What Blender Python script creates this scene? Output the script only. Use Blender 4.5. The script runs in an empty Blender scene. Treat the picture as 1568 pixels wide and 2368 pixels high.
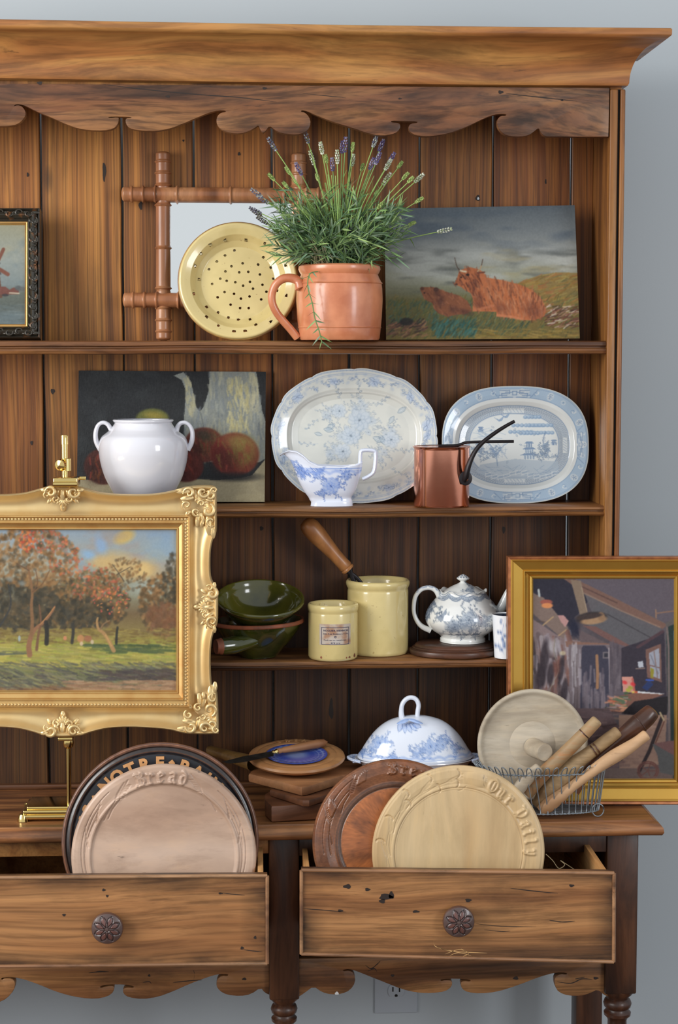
import bpy, bmesh, math, random
import numpy as np
from mathutils import Vector, Matrix
random.seed(7); rng = np.random.RandomState(7)
SC = bpy.context.scene; COL = SC.collection
R_ = math.radians
# ---------------------------------------------------------------- camera, light, exposure
F, CX, CY = 4160.0, 784.0, 1184.0            # focal length and centre, in pixels of the 1568x2368 frame
TH, PHI = R_(5.03), R_(2.7)                  # pitch down, turn to the right
CAM = np.array([0.0, -3.1, 1.60])
FWD = np.array([math.sin(PHI)*math.cos(TH), math.cos(PHI)*math.cos(TH), -math.sin(TH)])
UPV = np.array([math.sin(PHI)*math.sin(TH), math.cos(PHI)*math.sin(TH), math.cos(TH)])
RGT = np.array([math.cos(PHI), -math.sin(PHI), 0.0])
cd = bpy.data.cameras.new('camera'); cam = bpy.data.objects.new('camera', cd); COL.objects.link(cam)
cd.sensor_fit = 'VERTICAL'; cd.sensor_height = 36.0; cd.lens = F/2368*36; cd.clip_end = 50; cd.clip_start = 0.05
cam.matrix_world = Matrix(((RGT[0], UPV[0], -FWD[0], CAM[0]), (RGT[1], UPV[1], -FWD[1], CAM[1]), (RGT[2], UPV[2], -FWD[2], CAM[2]), (0, 0, 0, 1)))
SC.camera = cam
SC.view_settings.view_transform = 'Standard'; SC.view_settings.look = 'None'
SC.view_settings.gamma = 1.0; SC.view_settings.use_curve_mapping = False
SC.view_settings.exposure = 0.0
w = bpy.data.worlds.new('world'); SC.world = w; w.use_nodes = True
w.node_tree.nodes['Background'].inputs[0].default_value = (0.90, 0.945, 0.99, 1)
w.node_tree.nodes['Background'].inputs[1].default_value = 0.72
def area(name, loc, target, sx, sy, power, col):
    l = bpy.data.lights.new(name, 'AREA'); l.shape = 'RECTANGLE'; l.size = sx; l.size_y = sy; l.energy = power; l.color = col
    o = bpy.data.objects.new(name, l); COL.objects.link(o); o.location = loc
    o.rotation_euler = (Vector(target)-Vector(loc)).to_track_quat('-Z', 'Y').to_euler(); return o
area('window_light', (-2.5, -1.8, 2.15), (0, 0, 1.3), 1.5, 1.9, 96, (1.0, 0.98, 0.95))
area('window_light', (2.6, -3.3, 1.9), (0.1, 0, 1.2), 0.8, 1.4, 38, (0.95, 0.97, 1.0))
# ---------------------------------------------------------------- pixel rays of the photograph to points at a real depth
def ray(px, py):
    x = (px-CX)/F; y = -(py-CY)/F
    return FWD + x*RGT + y*UPV
def P(px, py, Y):
    d = ray(px, py); return CAM + d*((Y-CAM[1])/d[1])
def PZ(px, py, Z):
    d = ray(px, py); return CAM + d*((Z-CAM[2])/d[2])
def PP(px, py, pt, n):
    d = ray(px, py); return CAM + d*(np.dot(np.asarray(pt)-CAM, n)/np.dot(d, n))
def pj(p):
    v = np.asarray(p, float)-CAM; z = v@FWD
    return CX+F*(v@RGT)/z, CY-F*(v@UPV)/z
def S(px, py, Y):                            # metres per pixel there
    return ((P(px, py, Y)-CAM)@FWD)/F
def lin(c):
    c = np.asarray(c, float)/255.0
    return np.where(c <= 0.04045, c/12.92, ((np.maximum(c, 0)+0.055)/1.055)**2.4)
def c4(r, g, b):
    l = lin((r, g, b)); return (l[0], l[1], l[2], 1)
# ---------------------------------------------------------------- things and parts
LOC = {}
def tag(o, label=None, cat=None, group=None, kind=None):
    if label: o['label'] = label
    if cat: o['category'] = cat
    if group: o['group'] = group
    if kind: o['kind'] = kind
    return o
def thing(name, label, cat, loc, group=None):
    o = bpy.data.objects.new(name, None); COL.objects.link(o); o.location = [float(v) for v in loc]
    o.empty_display_size = 0.02
    LOC[o.name] = np.array(loc, float); return tag(o, label, cat, group)
def mk(name, V, Fc, mat, parent=None, cols=None, smooth=True, sharp=38, kind=None, label=None, tint=None):
    V = np.asarray(V, float).reshape(-1, 3)
    if parent is not None: loc = LOC[parent.name]
    else: loc = np.array([V[:, 0].mean(), V[:, 1].mean(), V[:, 2].min()])
    L = V-loc
    me = bpy.data.meshes.new(name)
    if isinstance(Fc, np.ndarray):
        k = Fc.shape[1]; n = len(Fc)
        me.vertices.add(len(L)); me.vertices.foreach_set('co', L.astype(np.float32).ravel())
        me.loops.add(n*k); me.loops.foreach_set('vertex_index', Fc.astype(np.int32).ravel())
        me.polygons.add(n); me.polygons.foreach_set('loop_start', np.arange(0, n*k, k, dtype=np.int32))
        me.polygons.foreach_set('loop_total', np.full(n, k, np.int32))
        me.update(calc_edges=True)
    else:
        me.from_pydata(L.tolist(), [], [list(map(int, f)) for f in Fc]); me.update()
    me.validate()
    if smooth:
        me.shade_smooth()
        if sharp and len(me.polygons) < 60000: me.set_sharp_from_angle(angle=R_(sharp))
    else: me.shade_flat()
    if cols is not None:
        a = me.color_attributes.new('Col', 'FLOAT_COLOR', 'POINT')
        c = np.ones((len(V), 4), np.float32); c[:, :3] = lin(np.asarray(cols).reshape(-1, 3))
        a.data.foreach_set('color', c.ravel())
    me.materials.append(mat)
    o = bpy.data.objects.new(name, me); COL.objects.link(o)
    if parent is not None: o.parent = parent
    else: o.location = [float(v) for v in loc]
    LOC[o.name] = loc
    if kind: o['kind'] = kind
    if label: o['label'] = label
    if tint is not None: o.color = (tint[0], tint[1], tint[2], 1)
    return o
class G:                                     # collects shapes into one mesh
    def __init__(s): s.V = []; s.F = []; s.C = []; s.n = 0
    def add(s, V, Fc, col=None):
        V = np.asarray(V, float).reshape(-1, 3)
        s.V.append(V); s.F += [[int(i)+s.n for i in f] for f in Fc]; s.n += len(V)
        if col is not None:
            c = np.asarray(col, float); s.C.append(np.broadcast_to(c, (len(V), 3)) if c.ndim == 1 else c.reshape(-1, 3))
        return s
    def build(s, name, mat, parent=None, **k):
        return mk(name, np.vstack(s.V), s.F, mat, parent, cols=np.vstack(s.C) if s.C else None, **k)
def grid(n, m, cu=False, cv=False):
    i = np.arange(n if cu else n-1)[:, None]; j = np.arange(m if cv else m-1)[None, :]
    a = i*m+j; b = ((i+1) % n)*m+j; c = ((i+1) % n)*m+(j+1) % m; d = i*m+(j+1) % m
    return np.stack([a, b, c, d], -1).reshape(-1, 4)
def lathe(prof, c, seg=64, sy=1.0, A=None):  # prof: (r, z) list; c: base centre
    prof = np.asarray(prof, float); t = np.linspace(0, 2*math.pi, seg, endpoint=False)
    r, z = prof[:, 0][None, :], prof[:, 1][None, :]
    V = np.stack([r*np.cos(t)[:, None], sy*r*np.sin(t)[:, None], np.broadcast_to(z, (seg, len(prof)))], -1)
    V = V.reshape(-1, 3)
    if A is not None: V = V@np.asarray(A, float).T
    return V+np.asarray(c, float), grid(seg, len(prof), cu=True)[:, ::-1]
def axisM(d):                                # rotation taking z to d
    q = Vector((0, 0, 1)).rotation_difference(Vector([float(x) for x in d])); return np.array(q.to_matrix())
def turned(A, B, prof, seg=24):              # prof: (t 0..1, r)
    A = np.asarray(A, float); B = np.asarray(B, float); L = np.linalg.norm(B-A)
    return lathe([(r, t*L) for t, r in prof], A, seg, A=axisM((B-A)/L))
def smoothline(pts, n=8, closed=False):      # Catmull-Rom
    p = np.asarray(pts, float); out = []; N = len(p)
    for i in range(N if closed else N-1):
        if closed: a, b, c, d = p[(i-1) % N], p[i], p[(i+1) % N], p[(i+2) % N]
        else: a, b, c, d = p[max(i-1, 0)], p[i], p[i+1], p[min(i+2, N-1)]
        for k in range(n):
            t = k/n
            out.append(0.5*((2*b)+(-a+c)*t+(2*a-5*b+4*c-d)*t*t+(-a+3*b-3*c+d)*t**3))
    if not closed: out.append(p[-1])
    return np.array(out)
def tube(pts, rad, seg=10, cap=True, flat=1.0, up=None):
    p = np.asarray(pts, float); n = len(p); r = np.broadcast_to(np.asarray(rad, float), (n,))
    T = np.gradient(p, axis=0); T /= np.linalg.norm(T, axis=1)[:, None]+1e-12
    u = np.array(up, float) if up is not None else (np.array([0, 0, 1.0]) if abs(T[0][2]) < 0.9 else np.array([1.0, 0, 0]))
    V = []
    a = np.linspace(0, 2*math.pi, seg, endpoint=False)
    for i in range(n):
        u = u-T[i]*(u@T[i]); u /= np.linalg.norm(u)+1e-12
        v = np.cross(T[i], u)
        V.append(p[i]+r[i]*(np.cos(a)[:, None]*u*flat+np.sin(a)[:, None]*v))
    V = np.vstack(V); Fc = grid(n, seg, cv=True).tolist()
    if cap: Fc += [list(range(seg))[::-1], [(n-1)*seg+k for k in range(seg)]]
    return V, Fc
def box(x0, x1, y0, y1, z0, z1, bev=0.0, seg=2):
    bm = bmesh.new(); bmesh.ops.create_cube(bm, size=1)
    for v in bm.verts: v.co = Vector(((x0+x1)/2+v.co.x*(x1-x0), (y0+y1)/2+v.co.y*(y1-y0), (z0+z1)/2+v.co.z*(z1-z0)))
    if bev: bmesh.ops.bevel(bm, geom=bm.edges[:], offset=bev, segments=seg, profile=0.5, affect='EDGES')
    bm.verts.index_update()
    V = [tuple(v.co) for v in bm.verts]; Fc = [[v.index for v in f.verts] for f in bm.faces]; bm.free(); return V, Fc
def prism(front, off, bev=0.0, seg=2):       # closed outline (world points) pushed by off, bevelled round the front
    front = np.asarray(front, float); n = len(front); off = np.asarray(off, float)
    V = np.vstack([front, front+off]); Fc = [list(range(n)), [n+k for k in range(n)][::-1]]+[[k, n+k, n+(k+1) % n, (k+1) % n] for k in range(n)]
    bm = bmesh.new(); vs = [bm.verts.new(v) for v in V]
    for f in Fc: bm.faces.new([vs[i] for i in f])
    bmesh.ops.recalc_face_normals(bm, faces=bm.faces[:])
    if bev:
        ed = [e for e in bm.edges if any(len(f.verts) > 4 for f in e.link_faces)] if n > 4 else bm.edges[:]
        bmesh.ops.bevel(bm, geom=ed, offset=bev, segments=seg, profile=0.5, affect='EDGES', clamp_overlap=True)
    bmesh.ops.triangulate(bm, faces=[f for f in bm.faces if len(f.verts) > 4])
    bm.verts.index_update(); V = [tuple(v.co) for v in bm.verts]; Fc = [[v.index for v in f.verts] for f in bm.faces]; bm.free(); return V, Fc
def ribbon(path, prof):                      # sweep prof (list of (out, z)) along a horizontal path [(x,y,outx,outy)]
    V = []
    for (x, y, ox, oy, dz) in path:
        for (o, z) in prof: V.append((x+ox*o, y+oy*o, z+dz))
    return np.array(V), grid(len(path), len(prof)).tolist()
# ---------------------------------------------------------------- value noise
def vnoise(h, w, sx, sy, seed=0, octv=1):
    rs = np.random.RandomState(seed); out = np.zeros((h, w)); amp = 1; tot = 0
    for o in range(octv):
        gx = max(2, int(w/sx)+2); gy = max(2, int(h/sy)+2); g = rs.rand(gy, gx)
        X = np.linspace(0, gx-1.001, w); Y = np.linspace(0, gy-1.001, h)
        xi = X.astype(int); yi = Y.astype(int); fx = X-xi; fy = Y-yi; fx = fx*fx*(3-2*fx); fy = fy*fy*(3-2*fy)
        a = g[yi][:, xi]; b = g[yi][:, xi+1]; c = g[yi+1][:, xi]; d = g[yi+1][:, xi+1]
        out += amp*((a*(1-fx)+b*fx)*(1-fy)[:, None]+(c*(1-fx)+d*fx)*fy[:, None]); tot += amp
        amp *= 0.55; sx = max(sx/2, 1.5); sy = max(sy/2, 1.5)
    return out/tot
# ---------------------------------------------------------------- a canvas for flat paint and transfer prints
class Cv:
    def __init__(s, x0, y0, x1, y1, k=1.0, col=(255, 255, 255), ch=3):
        s.x0, s.y0, s.k = x0, y0, k; s.w = int((x1-x0)*k)+1; s.h = int((y1-y0)*k)+1
        s.a = np.zeros((s.h, s.w, ch)); s.a[:] = col
    def _bb(s, xa, ya, xb, yb):
        i0 = max(0, int((ya-s.y0)*s.k)-1); i1 = min(s.h, int((yb-s.y0)*s.k)+3)
        j0 = max(0, int((xa-s.x0)*s.k)-1); j1 = min(s.w, int((xb-s.x0)*s.k)+3)
        if i1 <= i0 or j1 <= j0: return None
        y = s.y0+np.arange(i0, i1)[:, None]/s.k; x = s.x0+np.arange(j0, j1)[None, :]/s.k
        return (slice(i0, i1), slice(j0, j1)), x, y
    def _mix(s, sl, m, col):
        s.a[sl] = s.a[sl]*(1-m[..., None])+np.asarray(col, float)*m[..., None]
    def ell(s, cx, cy, rx, ry, col, al=1.0, rot=0.0, soft=0.15):
        r = max(rx, ry)*(1+soft); b = s._bb(cx-r, cy-r, cx+r, cy+r)
        if b is None: return
        sl, x, y = b; ca, sa = math.cos(rot), math.sin(rot); u = (x-cx)*ca+(y-cy)*sa; v = -(x-cx)*sa+(y-cy)*ca
        d = np.sqrt((u/rx)**2+(v/ry)**2); s._mix(sl, al*np.clip((1+soft-d)/(2*soft+1e-6), 0, 1), col)
    def line(s, pts, wd, col, al=1.0, w2=None, soft=0.7):
        n = len(pts)-1
        for i in range(n):
            (xa, ya), (xb, yb) = pts[i][:2], pts[i+1][:2]
            wi = wd if w2 is None else wd+(w2-wd)*(i+0.5)/n
            m = wi/2+1
            b = s._bb(min(xa, xb)-m, min(ya, yb)-m, max(xa, xb)+m, max(ya, yb)+m)
            if b is None: continue
            sl, x, y = b; dx, dy = xb-xa, yb-ya; L = dx*dx+dy*dy+1e-9
            t = np.clip(((x-xa)*dx+(y-ya)*dy)/L, 0, 1); d = np.hypot(x-xa-t*dx, y-ya-t*dy)
            s._mix(sl, al*np.clip((wi/2+soft/2-d)/soft, 0, 1), col)
    def mask(s, pts):
        p = np.asarray(pts, float); b = s._bb(p[:, 0].min(), p[:, 1].min(), p[:, 0].max(), p[:, 1].max())
        if b is None: return None
        sl, x, y = b; ins = np.zeros((y.shape[0], x.shape[1]), bool); n = len(p)
        for i in range(n):
            xa, ya = p[i]; xb, yb = p[(i+1) % n]
            if ya == yb: continue
            ins ^= ((y > min(ya, yb)) & (y <= max(ya, yb)) & (x < xa+(y-ya)*(xb-xa)/(yb-ya)))
        return sl, ins.astype(float), x, y
    def poly(s, pts, col, al=1.0, col2=None):
        r = s.mask(pts)
        if r is None: return
        sl, m, x, y = r
        if col2 is not None:
            t = ((y-y.min())/(y.max()-y.min()+1e-6))[..., None]; cc = np.asarray(col, float)*(1-t)+np.asarray(col2, float)*t
            s.a[sl] = s.a[sl]*(1-al*m[..., None])+cc*al*m[..., None]
        else: s._mix(sl, al*m, col)
    def vgrad(s, stops):
        y = s.y0+np.arange(s.h)/s.k; ys = [a for a, _ in stops]
        for c in range(3): s.a[..., c] = np.interp(y, ys, [q[c] for _, q in stops])[:, None]
    def blot(s, col, sx, sy, seed, lo=0.5, hi=0.7, al=1.0, box=None, octv=3):
        n = vnoise(s.h, s.w, sx*s.k, sy*s.k, seed, octv); m = np.clip((n-lo)/(hi-lo), 0, 1)*al
        if box is not None:
            x = s.x0+np.arange(s.w)[None, :]/s.k; y = s.y0+np.arange(s.h)[:, None]/s.k; xa, ya, xb, yb, ft = box
            m = m*np.clip((x-xa)/ft, 0, 1)*np.clip((xb-x)/ft, 0, 1)*np.clip((y-ya)/ft, 0, 1)*np.clip((yb-y)/ft, 0, 1)
        s._mix((slice(None), slice(None)), m, col)
    def strokes(s, n, region, ang, ln, wd, cols, al=0.7, jit=0.3, inside=None):
        xa, ya, xb, yb = region; pm = None
        for _ in range(n):
            x = random.uniform(xa, xb); y = random.uniform(ya, yb)
            if inside is not None and not inside(x, y): continue
            a = (ang(x, y) if callable(ang) else ang)+random.uniform(-jit, jit); l = ln*random.uniform(0.5, 1.3)/2
            c = np.array(random.choice(cols), float)+random.uniform(-12, 12)
            s.line([(x-l*math.cos(a), y-l*math.sin(a)), (x+l*math.cos(a), y+l*math.sin(a))], wd*random.uniform(0.6, 1.3), c, al, soft=1.2)
    def grain(s, amp, seed=3, sx=3, sy=3):
        s.a += ((vnoise(s.h, s.w, sx, sy, seed, 2)-0.5)*2*amp)[..., None]
    def blur(s, n=1):
        for _ in range(n):
            b = s.a.copy(); b[1:-1] = (s.a[:-2]+2*s.a[1:-1]+s.a[2:])/4; c = b.copy(); c[:, 1:-1] = (b[:, :-2]+2*b[:, 1:-1]+b[:, 2:])/4; s.a = c
    def at(s, x, y):
        u = np.clip((np.asarray(x, float)-s.x0)*s.k, 0, s.w-1.001); v = np.clip((np.asarray(y, float)-s.y0)*s.k, 0, s.h-1.001)
        j = u.astype(int); i = v.astype(int); fx = (u-j)[..., None]; fy = (v-i)[..., None]
        return (s.a[i, j]*(1-fx)+s.a[i, j+1]*fx)*(1-fy)+(s.a[i+1, j]*(1-fx)+s.a[i+1, j+1]*fx)*fy
def inpoly(pts):
    p = [(float(a), float(b)) for a, b in pts]
    def f(x, y):
        r = False; n = len(p); j = n-1
        for i in range(n):
            if (p[i][1] > y) != (p[j][1] > y) and x < (p[j][0]-p[i][0])*(y-p[i][1])/(p[j][1]-p[i][1])+p[i][0]: r = not r
            j = i
        return r
    return f
# ---------------------------------------------------------------- materials
def newmat(name):
    m = bpy.data.materials.new(name); m.use_nodes = True; nt = m.node_tree; b = nt.nodes['Principled BSDF']; return m, nt, b
class NB:
    def __init__(s, nt): s.nt = nt
    def n(s, t, **k):
        o = s.nt.nodes.new(t)
        for a, v in k.items(): setattr(o, a, v)
        return o
    def l(s, a, b): s.nt.links.new(a, b)
    def noise(s, vec, scale, detail=3, rough=0.5, dist=0.0):
        o = s.n('ShaderNodeTexNoise'); o.inputs['Scale'].default_value = scale; o.inputs['Detail'].default_value = detail
        o.inputs['Roughness'].default_value = rough; o.inputs['Distortion'].default_value = dist; s.l(vec, o.inputs['Vector']); return o
    def mapping(s, vec, sc, loc=(0, 0, 0)):
        o = s.n('ShaderNodeMapping'); o.inputs['Scale'].default_value = sc; o.inputs['Location'].default_value = loc; s.l(vec, o.inputs['Vector']); return o.outputs[0]
    def ramp(s, fac, stops):
        o = s.n('ShaderNodeValToRGB'); cr = o.color_ramp
        while len(cr.elements) < len(stops): cr.elements.new(0.5)
        for e, (p, c) in zip(cr.elements, stops): e.position = p; e.color = c if len(c) == 4 else (*c, 1)
        s.l(fac, o.inputs[0]); return o.outputs[0]
    def mix(s, fac, a, b, mode='MIX'):
        o = s.n('ShaderNodeMix', data_type='RGBA', blend_type=mode)
        for k, v in ((0, fac), (6, a), (7, b)):
            if hasattr(v, 'is_linked') or hasattr(v, 'links'): s.l(v, o.inputs[k])
            else: o.inputs[k].default_value = v
        return o.outputs[2]
    def math(s, op, a, b=None, clamp=False):
        o = s.n('ShaderNodeMath', operation=op, use_clamp=clamp)
        for k, v in ((0, a), (1, b)):
            if v is None: continue
            if isinstance(v, (int, float)): o.inputs[k].default_value = v
            else: s.l(v, o.inputs[k])
        return o.outputs[0]
    def bump(s, h, b, strength, dist=0.001):
        o = s.n('ShaderNodeBump'); o.inputs['Strength'].default_value = strength; o.inputs['Distance'].default_value = dist
        s.l(h, o.inputs['Height']); s.l(o.outputs[0], b.inputs['Normal'])
BW = [(0, (0, 0, 0, 1)), (1, (1, 1, 1, 1))]
def wood(name, light, mid, dark, axis='Z', fine=160, band=28, along=1.6, rough=0.5, stain=0.35, stain_sc=5, bump=0.35,
         edge=0.0, edge_w=0.12, contrast=0.55, warp=0.02, coat=0.0, knots=0.0, stain_col=(22, 17, 14), height_tone=None, cracks=0.5):
    m, nt, b = newmat(name); q = NB(nt)
    tc = q.n('ShaderNodeTexCoord'); oi = q.n('ShaderNodeObjectInfo')
    sc = q.n('ShaderNodeVectorMath', operation='SCALE'); sc.inputs[0].default_value = (7.3, 11.1, 5.7); q.l(oi.outputs['Random'], sc.inputs['Scale'])
    ad = q.n('ShaderNodeVectorMath', operation='ADD'); q.l(tc.outputs['Object'], ad.inputs[0]); q.l(sc.outputs[0], ad.inputs[1]); v = ad.outputs[0]
    def st(a, l): return {'X': (l, a, a), 'Z': (a, a, l), 'Y': (a, l, a)}[axis]
    wn = q.noise(q.mapping(v, st(6, 1.6)), 1.0, 2)
    wo = q.n('ShaderNodeVectorMath', operation='SCALE'); q.l(wn.outputs['Color'], wo.inputs[0]); wo.inputs['Scale'].default_value = warp*6
    wa = q.n('ShaderNodeVectorMath', operation='ADD'); q.l(v, wa.inputs[0]); q.l(wo.outputs[0], wa.inputs[1]); vw = wa.outputs[0]
    nb = q.noise(q.mapping(vw, st(band, along*0.5)), 1.0, 2, 0.5)
    nf = q.noise(q.mapping(vw, st(fine, along*2.5)), 1.0, 3, 0.6)
    ns = q.noise(q.mapping(vw, st(stain_sc*2.2, stain_sc*0.6)), 1.0, 6, 0.68)
    base = q.ramp(nb.outputs['Fac'], [(0.30, dark if len(dark) == 4 else c4(*dark)), (0.45, c4(*mid)), (0.64, c4(*light))])
    fl = q.ramp(nf.outputs['Fac'], [(0.36, (1-contrast,)*3), (0.56, (1, 1, 1)), (0.8, (1.12, 1.08, 1.0))])
    col = q.mix(1.0, base, fl, 'MULTIPLY')
    hu = q.noise(q.mapping(v, st(3.0, 1.3), (3, 1, 2)), 1.0, 2)
    col = q.mix(q.math('MULTIPLY', q.ramp(hu.outputs['Fac'], [(0.42, (0, 0, 0)), (0.62, (1, 1, 1))]), 0.22), col, c4(mid[0]*1.05, mid[1]*0.88, mid[2]*0.74))
    if stain:
        col = q.mix(q.math('MULTIPLY', q.ramp(ns.outputs['Fac'], [(0.50, (0, 0, 0)), (0.66, (1, 1, 1))]), stain), col, c4(*stain_col))
    ck = q.noise(q.mapping(vw, st(70, along*1.5), (5, 2, 9)), 1.0, 5, 0.7)   # drying cracks and worm pits along the grain
    col = q.mix(q.math('MULTIPLY', q.ramp(ck.outputs['Fac'], [(0.655, (0, 0, 0)), (0.70, (1, 1, 1))]), cracks), col, c4(34, 24, 18))
    if knots:
        vo = q.n('ShaderNodeTexVoronoi'); q.l(q.mapping(v, st(9, 3.2)), vo.inputs['Vector']); vo.inputs['Scale'].default_value = 1.0
        col = q.mix(q.math('MULTIPLY', q.ramp(vo.outputs['Distance'], [(0.04, (1, 1, 1)), (0.11, (0, 0, 0))]), knots), col, c4(24, 16, 12))
    if edge:
        g = q.n('ShaderNodeSeparateXYZ'); q.l(tc.outputs['Generated'], g.inputs[0])
        def ed(o, wd):
            mn = q.math('MINIMUM', o, q.math('SUBTRACT', 1.0, o)); return q.math('DIVIDE', mn, wd)
        ex = ed(g.outputs['X'], edge_w*0.4); ez = ed(g.outputs['Z'], edge_w)
        e = q.math('SUBTRACT', 1.0, q.math('MINIMUM', ex, ez), True)
        en = q.math('MULTIPLY', e, q.ramp(q.noise(q.mapping(v, st(30, 10)), 1.0, 4).outputs['Fac'], [(0.3, (0.15,)*3), (0.62, (1, 1, 1))]))
        col = q.mix(q.math('MULTIPLY', en, edge, True), col, c4(24, 20, 20))
    if height_tone:                               # old boards: their colour gets darker towards the bottom
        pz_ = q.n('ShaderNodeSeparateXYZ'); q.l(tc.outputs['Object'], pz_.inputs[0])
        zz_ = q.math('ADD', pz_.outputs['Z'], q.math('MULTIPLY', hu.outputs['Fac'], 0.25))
        mr_ = q.n('ShaderNodeMapRange'); q.l(zz_, mr_.inputs[0]); mr_.inputs[1].default_value = height_tone[0]; mr_.inputs[2].default_value = height_tone[1]
        col = q.mix(1.0, col, q.ramp(mr_.outputs[0], height_tone[2]), 'MULTIPLY')
    col = q.mix(1.0, col, oi.outputs['Color'], 'MULTIPLY')
    q.l(col, b.inputs['Base Color'])
    b.inputs['Roughness'].default_value = rough; b.inputs['Coat Weight'].default_value = coat; b.inputs['Coat Roughness'].default_value = 0.25
    b.inputs['Specular IOR Level'].default_value = 0.4
    q.bump(nf.outputs['Fac'], b, bump, 0.0012)
    return m
def plain(name, col, rough=0.5, metal=0.0, coat=0.0, var=0.0, vs=30, bump=0.0, bs=200, spec=0.5, var_col=None, coat_rough=0.05, lohi=(0.4, 0.65)):
    m, nt, b = newmat(name); q = NB(nt)
    b.inputs['Base Color'].default_value = c4(*col); b.inputs['Roughness'].default_value = rough; b.inputs['Metallic'].default_value = metal
    b.inputs['Coat Weight'].default_value = coat; b.inputs['Coat Roughness'].default_value = coat_rough; b.inputs['Specular IOR Level'].default_value = spec
    tc = q.n('ShaderNodeTexCoord')
    if var:
        n = q.noise(tc.outputs['Object'], vs, 4); vc = var_col or tuple(x*0.6 for x in col)
        q.l(q.mix(q.math('MULTIPLY', q.ramp(n.outputs['Fac'], [(lohi[0], (0, 0, 0)), (lohi[1], (1, 1, 1))]), var), c4(*col), c4(*vc)), b.inputs['Base Color'])
    if bump: q.bump(q.noise(tc.outputs['Object'], bs, 3).outputs['Fac'], b, bump)
    return m
def painted(name, rough=0.5, coat=0.0, bump=0.0, bs=600, metal=0.0, spec=0.5, coat_rough=0.04, weave=False):
    m, nt, b = newmat(name); q = NB(nt)
    a = q.n('ShaderNodeVertexColor', layer_name='Col'); q.l(a.outputs['Color'], b.inputs['Base Color'])
    b.inputs['Roughness'].default_value = rough; b.inputs['Coat Weight'].default_value = coat; b.inputs['Coat Roughness'].default_value = coat_rough
    b.inputs['Metallic'].default_value = metal; b.inputs['Specular IOR Level'].default_value = spec
    tc = q.n('ShaderNodeTexCoord')
    if weave:
        n1 = q.noise(q.mapping(tc.outputs['Object'], (900, 900, 60)), 1, 2); n2 = q.noise(q.mapping(tc.outputs['Object'], (60, 60, 900)), 1, 2)
        q.bump(q.math('ADD', n1.outputs['Fac'], n2.outputs['Fac']), b, bump, 0.001)
    elif bump: q.bump(q.noise(tc.outputs['Object'], bs, 4).outputs['Fac'], b, bump)
    return m
M = {}
# ---------------------------------------------------------------- heights and planes
YB = 0.14                                    # face of the back boards
Z1 = P(1300, 788, 0)[2]; Z2 = P(1000, 1172, 0)[2]; Z3 = P(800, 1527, 0)[2]; ZC = P(1000, 1907, -0.15)[2]
YW = 0.28
# ---------------------------------------------------------------- materials of the setting and the dresser
def wallmat():
    m, nt, b = newmat('wall_paint'); q = NB(nt); tc = q.n('ShaderNodeTexCoord')
    n = q.noise(tc.outputs['Object'], 1.5, 2)
    q.l(q.ramp(n.outputs['Fac'], [(0.3, c4(176, 184, 189)), (0.7, c4(183, 190, 194))]), b.inputs['Base Color'])
    b.inputs['Roughness'].default_value = 0.6; b.inputs['Specular IOR Level'].default_value = 0.25
    q.bump(q.noise(tc.outputs['Object'], 350, 3).outputs['Fac'], b, 0.08)
    return m
M['wall'] = wallmat()
M['floor'] = wood('floor_wood', (120, 84, 54), (96, 64, 40), (60, 38, 24), 'X', rough=0.35)
M['plank'] = wood('back_board_pine', (178, 126, 66), (152, 102, 52), (104, 66, 36), 'Z', fine=300, band=60, along=0.25, rough=0.48, stain=0.25, stain_sc=4, contrast=0.55, knots=0.85, warp=0.004, height_tone=(0.95, 1.98, [(0.0, (.26, .24, .24)), (0.35, (.34, .31, .30)), (0.58, (.62, .57, .54)), (0.8, (1, .96, .92)), (1.0, (1.1, 1.08, 1.05))]))
M['cornice'] = wood('cornice_pine', (188, 136, 76), (162, 106, 58), (116, 74, 42), 'X', fine=110, band=26, along=2.6, rough=0.42, stain=0.45, stain_sc=6, contrast=0.32, warp=0.03, bump=0.15, coat=0.15, stain_col=(60, 42, 28))
M['valance'] = wood('valance_pine', (150, 106, 66), (126, 82, 52), (76, 52, 36), 'X', fine=150, band=30, along=5, rough=0.45, stain=0.5, stain_sc=8, contrast=0.6, warp=0.022, stain_col=(46, 34, 28), coat=0.1)
M['shelf'] = wood('shelf_pine', (150, 104, 60), (118, 78, 46), (62, 40, 26), 'X', fine=200, band=30, along=3, rough=0.42, stain=0.4, stain_sc=9, contrast=0.4, coat=0.1, stain_col=(50, 36, 28))
M['side'] = wood('side_pine', (168, 118, 62), (140, 92, 46), (82, 52, 28), 'Z', fine=120, band=26, along=1.5, rough=0.42, stain=0.3, stain_sc=7, contrast=0.3, coat=0.1)
M['base'] = wood('base_pine', (166, 120, 76), (136, 94, 60), (90, 62, 42), 'X', fine=190, band=34, along=1.8, rough=0.4, stain=0.5, stain_sc=7, contrast=0.42, warp=0.012, coat=0.2, stain_col=(34, 28, 26), knots=0.5)
M['drawer'] = wood('drawer_pine', (178, 130, 84), (154, 108, 68), (114, 78, 50), 'X', fine=200, band=34, along=1.6, rough=0.38, stain=0.4, stain_sc=6, contrast=0.42, warp=0.012, coat=0.25, edge=1.0, edge_w=0.22, knots=0.7)
M['leg'] = wood('leg_pine', (104, 66, 42), (78, 48, 32), (46, 30, 22), 'Z', fine=120, band=26, along=2, rough=0.38, stain=0.55, stain_sc=7, contrast=0.35, coat=0.2, edge=0.7, edge_w=0.3, stain_col=(30, 24, 22))
M['raw'] = wood('drawer_side_pine', (205, 160, 105), (190, 142, 88), (150, 104, 60), 'Y', rough=0.6, stain=0.2, contrast=0.25)
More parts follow.
